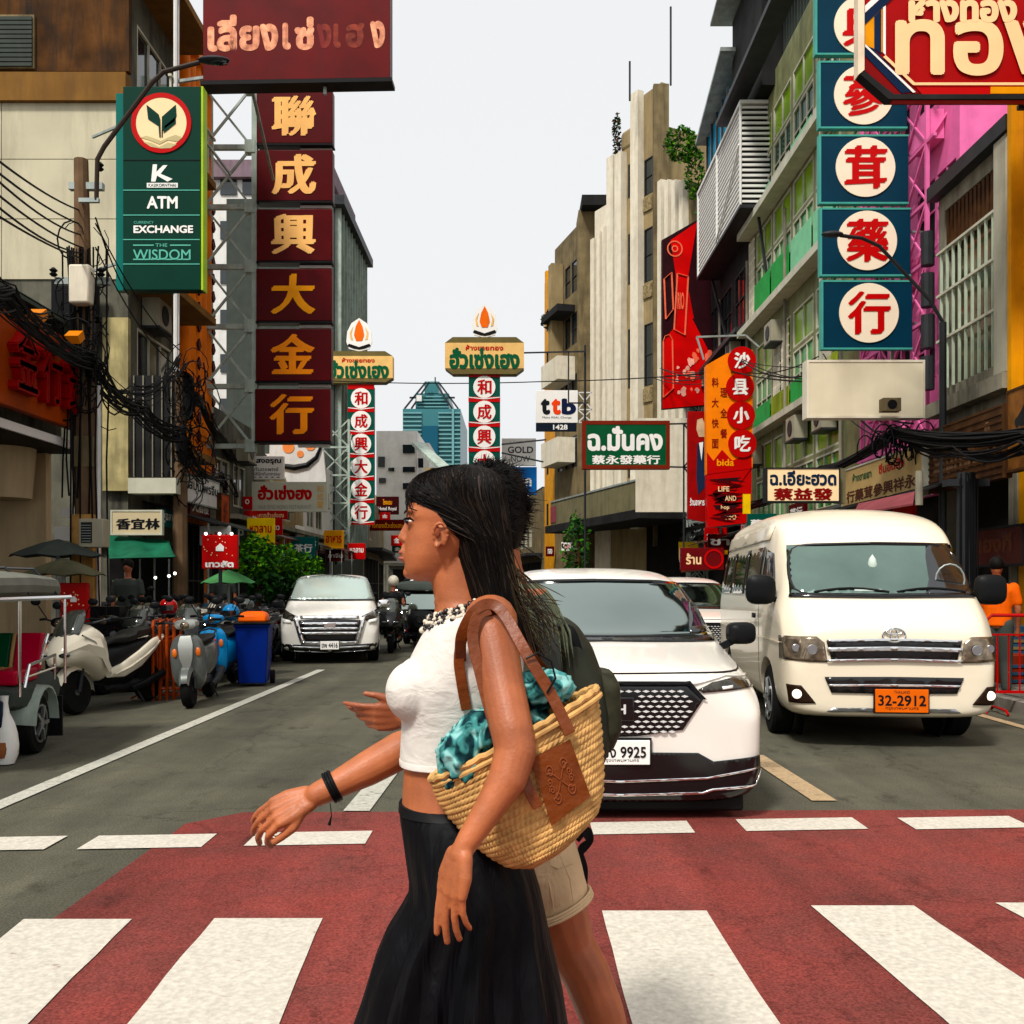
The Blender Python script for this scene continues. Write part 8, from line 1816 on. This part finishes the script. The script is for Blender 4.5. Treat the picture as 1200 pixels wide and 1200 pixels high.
# hair
b = MB(); slices(b,[(542,556,590,.03),(548,545,602,.055),(558,537,612,.075),(575,533,617,.084),(595,545,618,.085),(615,570,616,.084),(632,585,612,.078),(645,592,607,.06)],YM,SM,36,2.2); fuse(rel(b), m_hair, mo, 'hair', .008, 3, .5)
b = MB(); rnd = random.Random(5)
for i in range(3200):
    th = rnd.uniform(0,2*PI); u = rnd.uniform(0,1)**.6; c0 = mp(577,590); mx_ = 1.75+(.85 if math.cos(th)>.1 else 0); d = Vector((math.cos(th)*math.sin(u*mx_),math.sin(th)*math.sin(u*mx_),math.cos(u*mx_))); p = c0+Vector((d.x*.080,d.y*.086,d.z*(.092 if d.z>0 else .13)))
    if p.x < mp(545,0).x and p.z < mp(0,592).z: continue
    ln = rnd.uniform(.018,.042)*(1.1 if d.z > .6 else .8); tq = Vector((.6+.5*math.sin(d.y*9+d.z*5),.5*math.cos(d.x*8),.25+.3*math.sin(d.x*11))); dr = (d*.38+(tq-d*tq.dot(d))*1.0+Vector((rnd.gauss(0,.15),rnd.gauss(0,.15),rnd.gauss(0,.15)))).normalized(); sw = Vector((rnd.gauss(0,.01),rnd.gauss(0,.01),-.004)); L = [p-OFF,p-OFF+dr*ln*.5,p-OFF+dr*ln+sw]
    b.tube(L,[.0016,.0014,.0004],3,cap=False)
b.build('hair_strands', m_hair, mo, smooth=True, kind='stuff')
# backpack
bo = mp(682,800,2.45); bp_ = T('backpack','dark olive and black backpack on the man\'s back','backpack',(bo.x,bo.y,0)); 
m_bp = M('olive_black_nylon',(.05,.055,.04),.6,var=.4,scale=8,bump=.1); b = MB()
slices(b,[(722,640,662,.08),(732,636,676,.13),(755,636,692,.15),(790,638,705,.155),(830,640,714,.155),(865,642,715,.15),(890,644,706,.13),(900,650,690,.08)],2.45,SM,32,3)
for i,v in enumerate(b.v): b.v[i] = (v[0]-bo.x,v[1]-bo.y,v[2])
fuse(b, m_bp, bp_, 'pack', .008, 5, .5)
b = MB(); slices(b,[(785,690,716,.10),(800,695,724,.12),(850,697,726,.12),(875,693,716,.09)],2.45,SM,24,3)
for i,v in enumerate(b.v): b.v[i] = (v[0]-bo.x,v[1]-bo.y,v[2])
fuse(b, M('camouflage_pocket',(.07,.07,.045),.7,var=.6,scale=18), bp_, 'front_pocket', .008, 4, .5)
strap('',[(628,700,2.30),(640,730,2.27),(646,780,2.26),(648,830,2.27),(652,872,2.30)],.045,m_dgrey,bp_,bo*1-Vector((0,0,bo.z)),.008,'shoulder_strap')
strap('',[(650,742,2.33),(668,738,2.31),(680,770,2.31),(690,800,2.32)],.02,m_blackp,bp_,bo*1-Vector((0,0,bo.z)),.008,'shoulder_strap')
strap('',[(684,880,2.40),(688,930,2.38),(686,975,2.36),(690,985,2.36),(680,995,2.36),(686,1020,2.36),(683,1062,2.36)],.012,m_blackp,bp_,bo*1-Vector((0,0,bo.z)),.003,'loose_strap')
strap('',[(676,985,2.36),(688,972,2.36),(692,985,2.36),(680,1000,2.36)],.014,m_blackp,bp_,bo*1-Vector((0,0,bo.z)),.003,'strap_loop')
# ---------------- background people
def bystander(label, loc, rz, shirt, trousers, vox=.014, pose='stand', helmet=None):
    t = T('person',label,'person',loc,rz); b = MB(); sit = pose=='ride'; hz = .80 if sit else .92
    b.ell((0,0,hz+.72),(.072,.088,.112),14,10); b.ell((0,-.09,hz+.71),(.012,.016,.02),8,6); roundcone(b,(0,0,hz+.50),.055,(0,0,hz+.62),.05)
    b.grid([ring_z(z,w_,d_) for z,w_,d_ in ((hz-.05,.15,.10),(hz+.1,.15,.10),(hz+.3,.17,.11),(hz+.45,.20,.11),(hz+.52,.12,.08))])
    for s_ in (-1,1):
        if sit: chain(b,[(s_*.20,0,hz+.47),(s_*.24,-.08,hz+.22),(s_*.26,-.36,hz+.22)],[.05,.04,.03]); chain(b,[(s_*.10,0,hz),(s_*.16,-.36,hz-.02),(s_*.15,-.30,hz-.45),(s_*.15,-.42,hz-.48)],[.09,.065,.045,.035])
        else: chain(b,[(s_*.20,0,hz+.47),(s_*.24,.0,hz+.18),(s_*.23,-.08,hz-.05),(s_*.22,-.10,hz-.14)],[.05,.042,.03,.03]); chain(b,[(s_*.09,0,hz),(s_*.10,-.02,hz*.5),(s_*.11,.02,.06),(s_*.11,-.12,.03)],[.09,.06,.04,.035])
    fuse(b, m_skin2, t, 'body', vox, 2, .5)
    b = MB(); b.grid([ring_z(z,w_,d_) for z,w_,d_ in ((hz-.02,.175,.125),(hz+.2,.175,.125),(hz+.42,.215,.125),(hz+.5,.15,.10),(hz+.53,.08,.07))]); 
    for s_ in (-1,1): chain(b,[(s_*.19,0,hz+.46),(s_*.235,-.03 if sit else 0,hz+.28)],[.068,.058])
    fuse(b, shirt, t, 'shirt', vox, 2, .5)
    b = MB()
    for s_ in (-1,1): 
        if sit: chain(b,[(s_*.10,0,hz),(s_*.16,-.36,hz-.02),(s_*.15,-.31,hz-.38)],[.11,.082,.06])
        else: chain(b,[(s_*.09,0,hz),(s_*.10,-.02,hz*.5),(s_*.11,.02,.14)],[.11,.08,.06])
    fuse(b, trousers, t, 'trousers', vox, 2, .5)
    b = MB(); b.ell((0,.012,hz+.76),(.088,.10,.10) if not helmet else (.125,.14,.13),14,10); b.build('hair' if not helmet else 'helmet', helmet or m_hair, t, smooth=True)
    return t
def ring_z(z,w_,d_,n=18): return [Vector((w_*math.cos(2*PI*k/n),d_*math.sin(2*PI*k/n),z)) for k in range(n)]
m_osh = M('orange_vest',(.78,.16,.06),.7,var=.2,scale=8)
o = at(1168,690,12.3); bystander('worker in an orange shirt standing behind the red barrier',(o.x,12.3,.05),R(150),m_osh,m_dgrey)
bystander('rider in dark clothes on the black scooter between the lanes',(-2.75,21.95,0),R(4),m_blackp,m_dgrey,pose='ride',helmet=m_swh)
bystander('rider in a grey shirt on the silver scooter behind',(-2.6,26.1,0),R(-3),m_sgr,m_blackp,pose='ride',helmet=m_sbl)
random.seed(12)
for i,(px,Y,sh,lb) in enumerate(((150,16.4,m_dgrey,'shopkeeper in a dark shirt in front of the herb shop'),(262,21,m_dgrey,'passer-by in a dark grey shirt behind the red vendor sign'),(632,40,m_blackp,'distant figure in black on the right pavement'),(318,30,m_wood,'distant passer-by in brown near the left trees'),(655,34,m_osh,'distant person in orange beside the dark canopy'))):
    p = at(px,700,Y); bystander(lb,(p.x,Y,.13 if px<600 else 0),random.uniform(-1,1),sh,(m_dgrey,m_blackp,m_wood)[i%3],.02)
# drivers' things: cargo heap on three-wheeler etc. are too dark to see in the photograph
